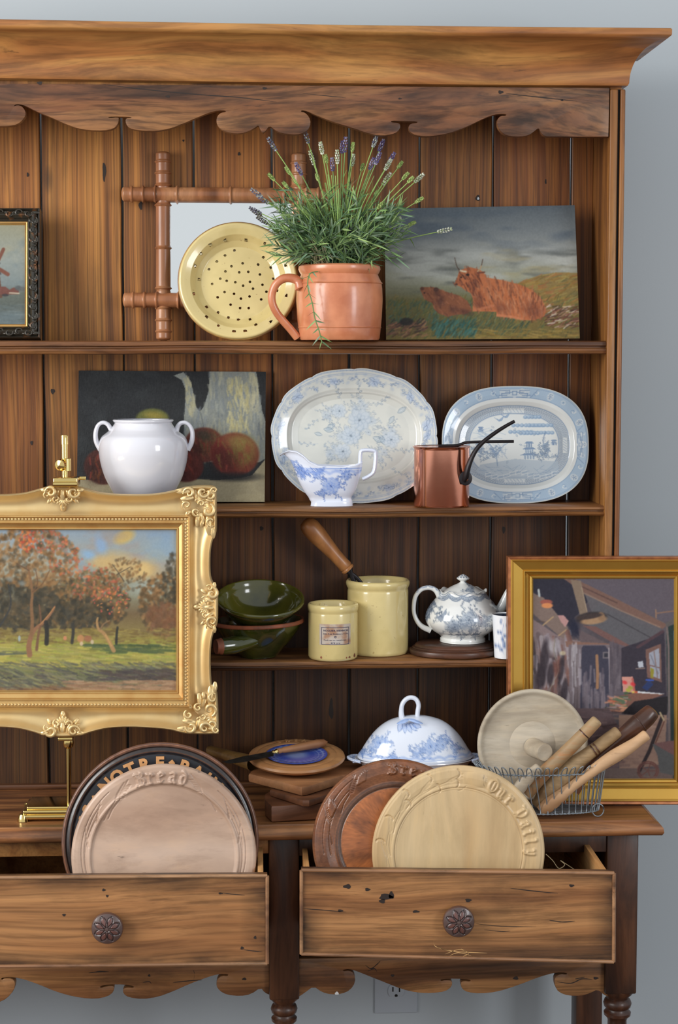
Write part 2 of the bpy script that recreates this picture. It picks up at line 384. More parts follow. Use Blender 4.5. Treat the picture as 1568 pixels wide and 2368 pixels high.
M['bead'] = wood('worn_bead', (176, 136, 100), (150, 112, 80), (96, 70, 54), 'X', fine=80, band=20, rough=0.4, stain=0.5, stain_sc=14, coat=0.2, contrast=0.2)
M['dark'] = plain('dark_recess', (20, 15, 12), 0.8)
# ---------------------------------------------------------------- room
o = mk('wall_back', [(-4, YW, 0), (4, YW, 0), (4, YW, 3.2), (-4, YW, 3.2), (-4, YW+0.1, 0), (4, YW+0.1, 0), (4, YW+0.1, 3.2), (-4, YW+0.1, 3.2)], [(0, 1, 2, 3), (5, 4, 7, 6), (3, 2, 6, 7), (1, 0, 4, 5)], M['wall'], smooth=False); tag(o, 'pale grey-blue painted wall behind the dresser', kind='structure')
o = mk('floor', [(-4, -6, -0.05), (4, -6, -0.05), (4, YW+0.1, -0.05), (-4, YW+0.1, -0.05), (-4, -6, 0), (4, -6, 0), (4, YW+0.1, 0), (-4, YW+0.1, 0)], [(0, 3, 2, 1), (4, 5, 6, 7), (0, 1, 5, 4)], M['floor'], smooth=False); tag(o, 'brown wooden floor', kind='structure')
# ---------------------------------------------------------------- the dresser
XL = -1.15                                   # far left end, outside the frame
XR1, XR2 = P(1405, 500, 0)[0], P(1440, 500, 0)[0]
dr = thing('dresser', 'tall antique pine dresser with open shelves above two pulled-out drawers', 'dresser', (0, 0, 0))
ZT = P(800, 200, -0.02)[2]
# back boards, one by one
gx = [-220, -78, 93, 281, 447, 628, 808, 971, 1141, 1322, 1392]
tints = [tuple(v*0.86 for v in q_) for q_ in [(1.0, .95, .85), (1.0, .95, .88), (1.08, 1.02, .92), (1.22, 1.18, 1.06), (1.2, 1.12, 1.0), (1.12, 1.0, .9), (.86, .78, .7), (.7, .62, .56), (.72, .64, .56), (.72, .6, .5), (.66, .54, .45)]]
zb = ZC-0.0
xs = [P(a, 320, YB)[0] for a in gx]
xs[-1] = XR1+0.004
xs = [XL]+xs[0:]
for i in range(len(xs)-1):
    a, b_ = xs[i]+0.0021, xs[i+1]-0.0021
    n = 14; zz = np.linspace(zb, ZT-0.01, n); wob = (rng.rand(n)-0.5)*0.0016; wob2 = (rng.rand(n)-0.5)*0.0016
    V = []
    dy = 0.0003*(i % 3)
    for k in range(n):
        xa, xb = a+wob[k], b_+wob2[k]
        V += [(xa, YB+dy+0.0015, zz[k]), (xa+0.0018, YB+dy, zz[k]), (xb-0.0018, YB+dy, zz[k]), (xb, YB+dy+0.0015, zz[k]), (xb, YB+0.016, zz[k]), (xa, YB+0.016, zz[k])]
    Fc = grid(n, 6, cv=True)[:, ::-1].tolist()+[[0, 1, 2, 3, 4, 5], [(n-1)*6+j for j in range(6)][::-1]]
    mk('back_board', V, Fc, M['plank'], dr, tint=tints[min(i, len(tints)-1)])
# side panel and its fluted front stiles
zs0 = ZC
def yz(px, py): return P(px, py, 0)
xi = XR1+0.001
mk('side_panel', *box(xi, XR2-0.006, -0.004, YB+0.016, zs0, ZT+0.01, 0.001), M['side'], dr)
st1 = P(1423, 500, 0)[0]
V, Fc = box(xi-0.001, st1, -0.012, -0.003, zs0, ZT, 0.0025, 3); mk('stile', V, Fc, M['side'], dr)
V, Fc = box(st1+0.0042, XR2, -0.012, -0.003, zs0, ZT, 0.0025, 3); mk('stile', V, Fc, M['side'], dr, tint=(.85, .8, .8))
mk('stile_groove', *box(st1-0.001, st1+0.005, -0.006, -0.0035, zs0, ZT), M['dark'], dr)
mk('side_panel', *box(XL-0.03, XL, -0.004, YB+0.016, zs0, ZT+0.01, 0.001), M['side'], dr)
mk('top_board', *box(XL, XR2-0.004, 0.0, YB+0.016, ZT-0.004, ZT+0.012, 0.001), M['side'], dr)
# shelves: moulded front, slight sag
def shelf(Z, px_r, ytop, ymid, ybot, sag):
    xr = P(px_r, ytop, 0)[0]; n = 60; X = np.linspace(XL+0.001, xr, n)
    zt = Z; zm = Z-(ymid-ytop)*S(800, ytop, 0); zl = Z-(ybot-ytop)*S(800, ytop, 0)
    g = 0.0017
    prof = [(YB, zt), (0.004, zt), (0.0, zt-0.0022), (-0.0008, zt-0.005), (-0.0005, zm+g+0.001), (0.002, zm+g), (0.005, zm+g*0.6), (0.005, zm-g*0.6), (0.002, zm-g), (-0.002, zm-g-0.0012), (-0.0035, (zm+zl)/2), (-0.0015, zl+0.0012), (0.002, zl), (YB, zl)]
    V = []
    for i, x in enumerate(X):
        w_ = 0.0011*math.sin(x*9+Z*40)+0.0007*math.sin(x*23+Z*10)
        s_ = 0.0
        for k, (y, z) in enumerate(prof):
            lowz = 1 if 4 <= k <= 12 else 0
            V.append((x, y+(w_ if y < 0.01 else 0), z+w_*0.7*lowz))
    m = len(prof); Fc = grid(n, m).tolist()+[[k for k in range(m)][::-1], [(n-1)*m+k for k in range(m)]]
    mk('shelf', V, Fc, M['shelf'], dr)
shelf(Z1, 1404, 788, 803, 819, 0); shelf(Z2, 1398, 1173, 1186, 1197, 0); shelf(Z3, 1394, 1528, 1542, 1549, 0)
# cornice: cove with returned end
x0 = P(1452, 198, -0.015)[0]; zc0 = P(1452, 198, -0.015)[2]; om = 0.078
zc1 = P(1562, 79, -0.015-om)[2]; zc2 = P(1562, 60, -0.015-om)[2]
om = P(1560, 70, -0.015-om)[0]-x0
prof = [(-0.012, zc0-0.002), (0.0, zc0)]
for k in range(15):
    a = k/14*math.pi/2; prof.append((0.002+(om-0.008)*(1-math.cos(a))**1.0, zc0+0.004+(zc1-zc0-0.006)*math.sin(a)))
prof += [(om-0.004, zc1-0.001), (om-0.001, zc1+0.001), (om, zc1+0.003), (om, zc2-0.002), (om-0.002, zc2), (-0.02, zc2)]
path = []
for x in np.linspace(XL-0.03, x0, 50):
    t = max(0.0, (0.35-x)/1.0); path.append((x, -0.015, 0, -1, 0.0075*t**1.5))
path[-1] = (x0, -0.015, 1, -1, 0.0)
for y in np.linspace(0.0, YB+0.03, 6): path.append((x0, y, 1, 0, 0.0))
V, Fc = ribbon(path, prof); Fc += [[(len(path)-1)*len(prof)+k for k in range(len(prof))]]
mk('cornice', V, [f[::-1] for f in Fc], M['cornice'], dr, sharp=50)
mk('cornice_cap', *box(XL-0.02, x0+0.002, -0.012, YB+0.028, zc2-0.012, zc2-0.001), M['cornice'], dr)
# scalloped valance under the cornice
val = [(0,292),(20,292),(40,288),(55,275),(60,262),(55,250),(45,243),(35,244),(32,247),(34,242),(45,241),(60,245),(85,258),(120,272),(150,286),(180,297),(205,301),(240,302),(262,298),(272,288),(275,275),(273,271),(252,273),(250,270),(278,269.5),(304,270.5),(304,273),(292,273),(290,280),(294,292),(306,299),(330,302),(360,303),(395,297),(430,283),(460,270),(485,260),(505,255),(523,256),(522,259),(510,261),(503,268),(500,280),(504,292),(515,302),(535,308),(555,309),(575,304),(590,295),(598,289),(602,300),(608,308),(615,302),(623,290),(635,300),(650,308),(675,311),(695,310),(712,302),(719,285),(715,270),(705,260),(695,258),(698,255),(710,257),(730,266),(770,282),(820,297),(850,308),(875,313),(895,313),(915,308),(925,298),(926,288),(920,284),(905,283),(904,279),(935,280),(966,281),(965,284),(950,286),(945,292),(946,302),(955,310),(970,315),(1000,315),(1040,308),(1080,293),(1110,278),(1135,267),(1155,263),(1172,264),(1170,268),(1158,268),(1151,275),(1150,288),(1155,300),(1165,310),(1180,315),(1205,316),(1225,312),(1240,300),(1246,296),(1250,305),(1258,315),(1280,316),(1407,316)]
def chaikin(p, it=1):
    p = [np.array(a, float) for a in p]
    for _ in range(it):
        q_ = [p[0]]
        for a, b_ in zip(p[:-1], p[1:]): q_ += [a*0.75+b_*0.25, a*0.25+b_*0.75]
        p = q_+[p[-1]]
    return p
YV = -0.010
out = [P(x, y, YV) for x, y in chaikin(val)]
left = [np.array([XL, YV, out[0][2]]), np.array([-0.9, YV, out[0][2]+0.012]), np.array([-0.75, YV, out[0][2]+0.02]), np.array([-0.68, YV, out[0][2]-0.004])]
top = [np.array([P(1408, 316, YV)[0], YV, ZT+0.002]), np.array([XL, YV, ZT+0.002])]
V, Fc = prism(left+out+top, (0, 0.018, 0), 0.0018, 2)
mk('valance', V, Fc, M['valance'], dr, sharp=50)
# ---------------------------------------------------------------- base: worktop
YF = -0.15; YBK = 0.155
tz = ZC; thk = 34*S(1000, 1920, YF)
prof = [(-0.0125, tz), (-0.0115, tz-0.0015), (-0.008, tz-0.003), (-0.003, tz-0.006), (0.001, tz-0.011), (0.002, tz-thk+0.006), (-0.001, tz-thk+0.001), (-0.006, tz-thk), (-0.0125, tz-thk)]
xr = P(1533, 1925, YF)[0]
path = []
for x in np.linspace(XL-0.05, xr, 50): path.append((x, YF, 0, -1, 0.0007*math.sin(x*11)))
path[-1] = (xr, YF, 1, -1, 0)
for y in np.linspace(YF+0.02, YBK, 8): path.append((xr, y, 1, 0, 0))
V, Fc = ribbon(path, prof); mk('worktop_edge', V, [f[::-1] for f in Fc], M['base'], dr, sharp=50, tint=(1.12, 1.06, 1.0))
mk('worktop', *box(XL-0.05, xr-0.012, YF+0.012, YBK, tz-thk+0.001, tz-0.0003), M['base'], dr, tint=(1.05, .95, .88))
# rail along the foot of the back boards
zr0, zr1 = PZ(100, 1797, ZC), P(100, 1783, 0.128)[2]
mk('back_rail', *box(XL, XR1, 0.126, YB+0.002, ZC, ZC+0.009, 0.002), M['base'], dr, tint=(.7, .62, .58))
# frame under the worktop
ZU = tz-thk
YL = -0.125
lx = [(622, 692), (1402, 1475)]
zbL = P(1440, 2300, YL)[2]
def leg(xa, xb, yf, yb, ztop, zsq, tint=None):
    g = G(); V, Fc = box(xa, xb, yf, yb, zsq, ztop, 0.003); 
    cx_, cy_ = (xa+xb)/2, (yf+yb)/2; hw = (xb-xa)/2
    lw = 0.86
    # chamfered foot of the square section, then the turning down to the floor
    o = mk('leg', V, Fc, M['leg'], dr, tint=tint)
    pr = [(hw*1.0, zsq+0.002), (hw*0.95, zsq-0.006), (hw*0.72, zsq-0.012), (hw*0.7, zsq-0.015), (hw*0.82, zsq-0.018), (hw*0.9, zsq-0.024), (hw*0.84, zsq-0.030), (hw*0.7, zsq-0.033), (hw*0.72, zsq-0.036), (hw*0.86, zsq-0.040), (hw*0.84, zsq-0.045), (hw*0.68, zsq-0.049), (hw*0.6, zsq-0.054), (hw*0.62, zsq-0.08), (hw*0.86, zsq-0.2), (hw*0.95, zsq-0.3), (hw*0.7, zsq-0.38), (hw*0.85, zsq-0.40), (hw*0.6, zsq-0.42), (hw*0.55, 0.05), (hw*0.5, 0.0006)]
    V, Fc = lathe(pr, (cx_, cy_, 0), 32); mk('turned_foot', V, Fc, M['leg'], o, tint=tint or (1.25, 1.15, 1.05))
for a, b_ in lx:
    leg(P(a, 2100, YL)[0], P(b_, 2100, YL)[0], YL, YL+0.055, ZU, zbL)
# rear legs
YR = 0.10
mk('leg', *box(P(1332, 2340, YR)[0], P(1393, 2340, YR)[0], YR, YR+0.05, 0.0006, ZU, 0.003), M['leg'], dr)
leg(XL, XL+0.055, YL, YL+0.055, ZU, zbL); mk('leg', *box(XL, XL+0.05, YR, YR+0.05, 0.0006, ZU, 0.003), M['leg'], dr)
XLg = [P(b_, 2100, YL)[0] for a, b_ in lx]; XLa = [P(a, 2100, YL)[0] for a, b_ in lx]
# rail above the drawers
zra = P(60, 1981, YL+0.004)[2]
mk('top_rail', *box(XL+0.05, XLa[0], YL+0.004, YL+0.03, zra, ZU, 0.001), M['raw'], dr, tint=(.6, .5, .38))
mk('top_rail', *box(XLg[0], XLa[1], YL+0.004, YL+0.03, P(1330, 1971, YL+0.004)[2], ZU, 0.001), M['leg'], dr)
# carcase back and right end boards, dark inside
zlow = P(1000, 2262, YL)[2]
mk('carcase_back', *box(XL+0.02, XLg[1]-0.03, 0.135, 0.15, zlow+0.02, ZU, 0.0), M['leg'], dr)
mk('carcase_end', *box(XLg[1]-0.03, XLg[1]-0.012, YL+0.05, YR+0.005, zlow+0.0, ZU, 0.0), M['leg'], dr)
mk('drawer_runner', *box(XL+0.05, XLa[1], YL+0.03, 0.135, zlow+0.015, zlow+0.025), M['leg'], dr)
mk('partition', *box(XLa[0]+0.01, XLg[0]-0.01, YL+0.05, 0.135, zlow+0.025, ZU, 0.0), M['leg'], dr)
# scalloped aprons
YA = YL+0.012
apL = [(0,2317),(15,2310),(33,2290),(36,2272),(28,2263),(10,2263),(4,2267),(2,2262),(20,2260),(45,2262),(85,2275),(130,2294),(170,2305),(205,2310),(235,2309),(258,2300),(265,2287),(262,2279),(245,2281),(232,2285),(231,2281),(250,2277),(288,2277),(310,2281),(309,2285),(295,2283),(284,2287),(285,2298),(297,2307),(330,2311),(365,2306),(400,2293),(440,2275),(480,2260),(505,2253),(528,2253),(527,2257),(512,2256),(502,2265),(500,2280),(508,2292),(525,2301),(555,2304),(580,2300),(603,2284),(612,2296),(624,2301)]
apR = [(690,2306),(705,2296),(725,2281),(745,2295),(765,2300),(790,2299),(810,2290),(822,2272),(820,2252),(808,2244),(793,2246),(794,2243),(806,2241),(822,2245),(850,2256),(890,2272),(930,2288),(965,2296),(1000,2297),(1030,2293),(1045,2282),(1046,2268),(1030,2266),(1019,2269),(1019,2265),(1055,2263),(1088,2266),(1088,2270),(1072,2268),(1065,2273),(1068,2287),(1082,2295),(1110,2298),(1150,2294),(1200,2278),(1245,2260),(1285,2249),(1312,2250),(1310,2254),(1295,2252),(1283,2260),(1283,2280),(1292,2295),(1315,2303),(1345,2303),(1365,2297),(1382,2288),(1395,2300),(1410,2306)]
def apron(pts, xa, xb, extra=[]):
    o_ = extra+[P(x, y, YA) for x, y in chaikin(pts)]
    zt = P(1000, 2212, YA)[2]
    V, Fc = prism(o_+[np.array([o_[-1][0], YA, zt]), np.array([o_[0][0], YA, zt])], (0, 0.018, 0), 0.0016, 2)
    mk('apron', V, Fc, M['base'], dr, sharp=50)
e0 = P(0, 2317, YA)
apron(apL, 0, 0, [np.array([XL+0.03, YA, e0[2]]), np.array([-0.75, YA, e0[2]+0.03]), np.array([-0.66, YA, e0[2]+0.012])])
apron(apR, 0, 0)
# ---------------------------------------------------------------- drawers
YD = -0.30
def knob_mesh(c, r):
    nr, na = 30, 96; u = np.linspace(0, 1, nr); a = np.linspace(0, 2*math.pi, na, endpoint=False); U, A_ = np.meshgrid(u, a, indexing='ij')
    h = 0.020+0.006*(1-U**2)
    rr = U*r
    pet = np.abs(((A_/(2*math.pi)*8) % 1)-0.5)*2           # 0 at petal centre
    wid = np.clip(np.sin(np.clip((U-0.16)/0.72, 0, 1)*math.pi), 0, 1)*0.78
    rimd = np.exp(-((pet-wid)/0.13)**2)*(U > 0.16)*(U < 0.9)
    mid = np.exp(-(pet/0.10)**2)*(U > 0.3)*(U < 0.7)
    ring = np.exp(-((U-0.15)/0.03)**2)
    h = h-0.0016*np.clip(rimd+ring, 0, 1)
    col = np.zeros((nr, na, 3)); col[:] = (84, 66, 62)
    dk = np.clip(rimd, 0, 1)[..., None]; rd = np.clip(mid+np.exp(-((pet-wid*0.72)/0.12)**2)*(U > .25)*(U < .8)*0.8, 0, 1)[..., None]
    col = col*(1-rd*0.75)+np.array((138, 66, 52))*rd*0.75; col = col*(1-dk)+np.array((32, 26, 28))*dk
    V = np.stack([c[0]+rr*np.cos(A_), c[1]-h, c[2]+rr*np.sin(A_)], -1)
    s = [V.reshape(-1, 3)]; C = [col.reshape(-1, 3)]; Fc = grid(nr, na, cv=True)
    side = [(1.0, 0.020), (1.05, 0.018), (1.06, 0.014), (1.0, 0.010), (0.75, 0.007), (0.55, 0.004), (0.55, 0.0)]
    W = np.array([[(c[0]+r*k*math.cos(t), c[1]-hh, c[2]+r*k*math.sin(t)) for t in a] for k, hh in side])
    s.append(W.reshape(-1, 3)); C.append(np.tile((86, 60, 50), (len(side)*na, 1)))
    F2 = grid(len(side), na, cv=True)+nr*na
    return np.vstack(s), np.vstack([Fc, F2]), np.vstack(C)
M['knob'] = painted('knob_paint', 0.35, coat=0.3, bump=0.1)
def drawer(tl, tr, br, bl, knob, pyb):
    a, b_, c_, d_ = [P(*q_, YD) for q_ in (tl, tr, br, bl)]
    V, Fc = prism([a, b_, c_, d_], (0, 0.02, 0), 0.0)
    lipw = 0.006
    d0 = mk('drawer', V, Fc, M['drawer'], dr, smooth=False)
    # thin raised cock bead round the front
    def bar(p, q_, r1):
        V, Fc = tube([p, q_], [r1, r1], 8, flat=0.9); return V, Fc
    off = np.array([0, -0.0005, 0])
    for p, q_ in ((a, b_), (b_, c_), (c_, d_), (d_, a)):
        g = G(); g.add(*bar(p+off, q_+off, 0.0033)); g.build('cock_bead', M['bead'], d0)
    k = P(*knob, YD)
    V, Fc, C = knob_mesh((k[0], YD+0.0005, k[2]), 35*S(knob[0], knob[1], YD-0.02)); mk('knob', V, Fc, M['knob'], d0, cols=C)
    zt, zb_ = min(a[2], b_[2])-0.003, max(c_[2], d_[2])+0.004
    yb = YD+0.36; yb = 0.09
    xl, xr_ = a[0]+0.006, b_[0]-0.006
    V, Fc = box(xl, xl+0.009, YD+0.019, yb, zb_, zt, 0.001); mk('drawer_side', V, Fc, M['raw'], d0)
    V, Fc = box(xr_-0.009, xr_, YD+0.019, yb, zb_, zt, 0.001); mk('drawer_side', V, Fc, M['raw'], d0)
    V, Fc = box(xl, xr_, yb-0.012, yb, zb_, zt, 0.001); mk('drawer_back', V, Fc, M['raw'], d0)
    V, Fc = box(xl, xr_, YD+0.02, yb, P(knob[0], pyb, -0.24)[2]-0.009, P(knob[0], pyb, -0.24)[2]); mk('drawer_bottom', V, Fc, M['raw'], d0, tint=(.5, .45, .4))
    return d0
DL = drawer((-130, 2030), (618, 2025), (618, 2228), (-130, 2236), (250, 2139), 2196)
DR = drawer((697, 2012), (1420, 2019), (1419, 2224), (697, 2206), (1058, 2124), 2172)

# nail holes, knots, splits and scratches that the old boards carry
M['pit'] = plain('knot_hole_dark', (40, 28, 22), 0.7); M['scratch'] = plain('fresh_scratch', (206, 162, 106), 0.6)
def blob(name, par, px, py, rx, ry, Y, mat=None, rot=0.0, n=14):
    c = []
    for k in range(n):
        a = k/n*2*math.pi; q_ = 1+0.16*math.sin(3*a+px)+0.07*math.sin(5*a+py); x, y = rx*q_*math.cos(a), ry*q_*math.sin(a)
        c.append(P(px+x*math.cos(rot)-y*math.sin(rot), py+x*math.sin(rot)+y*math.cos(rot), Y))
    mk(name, c, [list(range(n))[::1]], mat or M['pit'], par, smooth=False)
def split(name, par, pts, w0, Y, mat=None):
    p = smoothline(pts, 5); n = len(p); V = []
    for i, (x, y) in enumerate(p):
        w_ = w0*math.sin((i+.6)/(n+.2)*math.pi)*(0.75+.5*random.random())+0.15; V += [P(x, y-w_/2, Y), P(x, y+w_/2, Y)]
    mk(name, V, [[2*i, 2*i+1, 2*i+3, 2*i+2] for i in range(n-1)], mat or M['pit'], par, smooth=False)
yv = YV-0.0004
for a in ((92, 192, 6, 4), (388, 223, 5, 3), (612, 204, 5, 3), (1158, 213, 6, 4), (1300, 232, 3, 2), (925, 228, 4, 2)): blob('nail_hole', dr, *a, yv)
split('split', dr, [(232, 194), (320, 205), (440, 217), (560, 226), (640, 236)], 2.4, yv); split('split', dr, [(1170, 216), (1240, 224), (1335, 234)], 2.2, yv); split('split', dr, [(700, 216), (760, 222), (800, 226)], 1.4, yv)
yp = YB-0.0004
for a in ((241, 397, 4, 22), (424, 325, 2.5, 2.5), (553, 356, 3, 4), (122, 905, 5, 6), (73, 1024, 3, 5), (325, 475, 4, 10), (766, 1640, 5, 24), (1262, 420, 2, 6), (1165, 1225, 4, 8), (1045, 580, 3, 5), (605, 1222, 4, 5), (64, 404, 2.5, 5)): blob('knot', dr, *a, yp)
blob('knot', dr, 1105, 458, 5, 7, yp); blob('worm_hole', dr, 1106, 459, 2.4, 3, yp-0.0003, plain('wall_seen_through', (190, 196, 200), 0.6))
yd = YD-0.0004
for a in ((803, 2050, 9, 5), (850, 2057, 6, 3.5), (787, 2106, 6, 3), (962, 2108, 8, 3), (893, 2074, 16, 7), (884, 2084, 7, 5), (1083, 2082, 7, 4), (1322, 2048, 6, 3), (905, 2070, 6, 8)): blob('knot_hole', DR, *a, yd)
split('split', DR, [(701, 2101), (740, 2104), (800, 2109)], 1.8, yd); split('split', DR, [(1180, 2054), (1230, 2060), (1290, 2066)], 2.0, yd); split('split', DR, [(1270, 2128), (1300, 2132), (1330, 2130)], 2.2, yd); split('split', DR, [(1100, 2136), (1160, 2142), (1240, 2143)], 1.6, yd); split('split', DR, [(1120, 2150), (1160, 2154), (1180, 2153)], 1.4, yd)
for pts in ([(1004, 2168), (1006, 2188), (1040, 2198)], [(1010, 2190), (1050, 2200), (1126, 2204)], [(1030, 2206), (1060, 2196), (1080, 2200)], [(1040, 2210), (1060, 2203), (1090, 2210)], [(1066, 2194), (1084, 2204), (1070, 2212)]): split('scratch', DR, pts, 1.6, yd, M['scratch'])
for a in ((148, 2116, 4, 3), (240, 2058, 4, 3), (248, 2072, 3, 3), (510, 2066, 5, 2), (560, 2192, 4, 3), (590, 2168, 3, 4)): blob('knot_hole', DL, *a, yd)
split('split', DL, [(555, 2195), (585, 2199), (606, 2201)], 1.8, yd); split('split', DL, [(505, 2064), (540, 2068), (566, 2070)], 1.6, yd)
ya = YA-0.0004
for pts in ([(330, 2272), (345, 2270), (350, 2276)], [(400, 2272), (440, 2268), (468, 2266)], [(205, 2250), (230, 2247), (252, 2247)], [(845, 2232), (858, 2240), (872, 2230), (880, 2222)], [(850, 2246), (866, 2240), (872, 2248)], [(1288, 2270), (1320, 2274), (1345, 2264), (1370, 2265)], [(1330, 2264), (1352, 2260)], [(446, 2242), (450, 2252), (448, 2266)]): split('split', dr, pts, 2.4, ya)
for a in ((1193, 2262, 6, 4), (565, 2264, 5, 3), (908, 2256, 4, 3), (345, 2256, 3, 3), (1378, 2262, 6, 3)): blob('nail_hole', dr, *a, ya)
blob('paint_fleck', dr, 779, 2297, 4.5, 3.5, ya, plain('white_paint_fleck', (222, 222, 220), 0.6))
# ---------------------------------------------------------------- helpers for standing ware
M['white_glaze'] = plain('white_glaze', (220, 220, 226), 0.16, coat=0.6, var=0.25, vs=9, var_col=(200, 200, 216), spec=0.5)
M['print'] = painted('transfer_glaze', 0.18, coat=0.7)
M['brass'] = plain('polished_brass', (236, 206, 132), 0.14, metal=1.0)
M['copper'] = plain('polished_copper', (240, 166, 138), 0.17, metal=1.0, var=0.35, vs=14, var_col=(190, 108, 84), bump=0.02)
M['iron'] = plain('dark_iron', (44, 40, 42), 0.42, metal=0.6, bump=0.25, bs=120)
M['wire'] = plain('galvanised_wire', (150, 158, 164), 0.42, metal=0.6, var=0.3, vs=60)
M['terracotta'] = plain('salt_glazed_terracotta', (214, 138, 98), 0.34, coat=0.45, var=0.75, vs=22, var_col=(178, 98, 62), bump=0.25, bs=90, coat_rough=0.15)
def yellowmat():
    m, nt, b = newmat('yellow_glaze'); q = NB(nt); tc = q.n('ShaderNodeTexCoord')
    n = q.noise(tc.outputs['Object'], 18, 3); d = q.noise(tc.outputs['Object'], 160, 2)
    c = q.ramp(n.outputs['Fac'], [(0.3, c4(212, 192, 130)), (0.55, c4(220, 200, 138)), (0.75, c4(204, 184, 122))])
    c = q.mix(q.math('MULTIPLY', q.ramp(d.outputs['Fac'], [(0.70, (0, 0, 0)), (0.76, (1, 1, 1))]), 0.5), c, c4(140, 96, 48))
    q.l(c, b.inputs['Base Color']); b.inputs['Roughness'].default_value = 0.2; b.inputs['Coat Weight'].default_value = 0.6; b.inputs['Coat Roughness'].default_value = 0.06
    q.bump(q.noise(tc.outputs['Object'], 30, 2).outputs['Fac'], b, 0.12); return m
M['yellow'] = yellowmat()
def prof_px(pr, cx, Y, zb, pyb):             # pixel silhouette -> metric profile
    b = P(cx, pyb, Y)[2]
    return [(r*S(cx, py, Y), P(cx, py, Y)[2]-b) for r, py in pr]
def ellipse_pts(n=48): return np.linspace(0, 2*math.pi, n, endpoint=False)
def quadpt(c, u, v):                         # corners TL TR BR BL
    u = np.asarray(u)[..., None]; v = np.asarray(v)[..., None]
    return (c[0]*(1-u)+c[1]*u)*(1-v)+(c[3]*(1-u)+c[2]*u)*v
def canvas_sheet(name, pxc, Yt, Yb, cv, step, mat, parent, relief=0.0, box_=None):
    c = [P(*pxc[0], Yt), P(*pxc[1], Yt), P(*pxc[2], Yb), P(*pxc[3], Yb)]
    p = np.asarray(pxc, float); w_ = max(p[1, 0]-p[0, 0], p[2, 0]-p[3, 0]); h_ = max(p[3, 1]-p[0, 1], p[2, 1]-p[1, 1])
    nx, ny = int(w_/step)+2, int(h_/step)+2
    U, V_ = np.meshgrid(np.linspace(0, 1, nx), np.linspace(0, 1, ny)); W = quadpt(c, U, V_)
    pp = p; px = (pp[0][0]*(1-U)+pp[1][0]*U)*(1-V_)+(pp[3][0]*(1-U)+pp[2][0]*U)*V_; py = (pp[0][1]*(1-U)+pp[1][1]*U)*(1-V_)+(pp[3][1]*(1-U)+pp[2][1]*U)*V_
    C = cv.at(px, py)
    n = np.cross(c[1]-c[0], c[3]-c[0]); n /= np.linalg.norm(n)
    if n[1] > 0: n = -n
    return mk(name, W.reshape(-1, 3), grid(ny, nx)[:, ::-1], mat, parent, cols=np.clip(C, 0, 255).reshape(-1, 3)), c, n
def slab(c, n, front, back):                 # box behind a quad
    V = [q_+n*front for q_ in c]+[q_-n*back for q_ in c]
    return V, [[0, 3, 2, 1], [4, 5, 6, 7], [0, 1, 5, 4], [1, 2, 6, 5], [2, 3, 7, 6], [3, 0, 4, 7]]
# ================================================================ TOP SHELF
# --- highland cattle on a bare board
cv = Cv(885, 475, 1345, 795, 1.0)
cv.vgrad([(478, (84, 92, 98)), (540, (112, 118, 120)), (600, (148, 150, 144)), (640, (146, 147, 130)), (680, (112, 112, 88)), (700, (98, 92, 56)), (760, (84, 78, 46)), (795, (116, 98, 52))])
cv.blot((70, 82, 96), 120, 40, 5, 0.45, 0.7, 0.55, (880, 470, 1350, 600, 40))
cv.blot((168, 170, 164), 150, 30, 9, 0.5, 0.75, 0.75, (885, 560, 1350, 670, 30))
cv.blot((70, 74, 72), 90, 20, 21, 0.55, 0.8, 0.6, (885, 570, 1350, 690, 20))
cv.blot((150, 138, 100), 90, 22, 22, 0.55, 0.75, 0.5, (1100, 560, 1345, 660, 20))
hill = [(1180, 668), (1215, 652), (1250, 640), (1290, 634), (1345, 636), (1345, 800), (1180, 800)]
cv.poly(hill, (136, 110, 60), 0.85, (98, 84, 44))
cv.strokes(260, (1180, 640, 1342, 730), -0.35, 22, 3, [(150, 118, 58), (128, 96, 48), (154, 96, 60), (92, 90, 58), (146, 132, 74)], 0.55, 0.3, inpoly(hill))
cv.strokes(700, (888, 690, 1342, 792), 2.2, 12, 2, [(96, 92, 46), (76, 84, 50), (112, 96, 50), (62, 70, 44), (124, 108, 58)], 0.6, 0.5)
cv.strokes(200, (900, 700, 1090, 750), 2.0, 12, 3, [(58, 78, 66), (72, 92, 76), (84, 92, 54)], 0.6, 0.5)
cv.strokes(180, (1000, 745, 1100, 780), 2.2, 13, 3, [(44, 84, 80), (58, 98, 90), (40, 66, 58)], 0.6, 0.4)
cv.strokes(120, (1090, 730, 1230, 775), 2.2, 16, 2, [(60, 84, 70), (48, 62, 50), (104, 102, 60)], 0.6, 0.3)
cv.strokes(110, (895, 745, 985, 780), -0.5, 16, 3, [(46, 40, 40), (80, 54, 46), (112, 78, 62), (150, 110, 80)], 0.65, 0.4)
cv.ell(940, 748, 16, 9, (30, 30, 32), 0.8)
cv.strokes(130, (1262, 712, 1338, 760), -0.4, 16, 2.5, [(150, 110, 92), (190, 176, 160), (110, 62, 50), (90, 56, 44), (60, 42, 34)], 0.7, 0.3)
cv.strokes(90, (1100, 765, 1340, 792), 0.1, 26, 3, [(150, 124, 62), (128, 108, 52), (110, 84, 44)], 0.5, 0.2)
calf = [(972, 676), (975, 668), (990, 668), (1004, 669), (1018, 674), (1040, 682), (1062, 688), (1080, 700), (1092, 722), (1078, 730), (1055, 732), (1035, 737), (1012, 728), (1003, 718), (1000, 706), (985, 698), (979, 692)]
cow = [(1050, 662), (1056, 650), (1060, 636), (1068, 628), (1085, 622), (1106, 627), (1118, 634), (1124, 646), (1160, 652), (1200, 662), (1232, 676), (1254, 698), (1263, 722), (1258, 736), (1238, 744), (1210, 744), (1180, 738), (1148, 736), (1148, 726), (1120, 724), (1092, 724), (1094, 700), (1090, 684), (1078, 676), (1066, 668)]
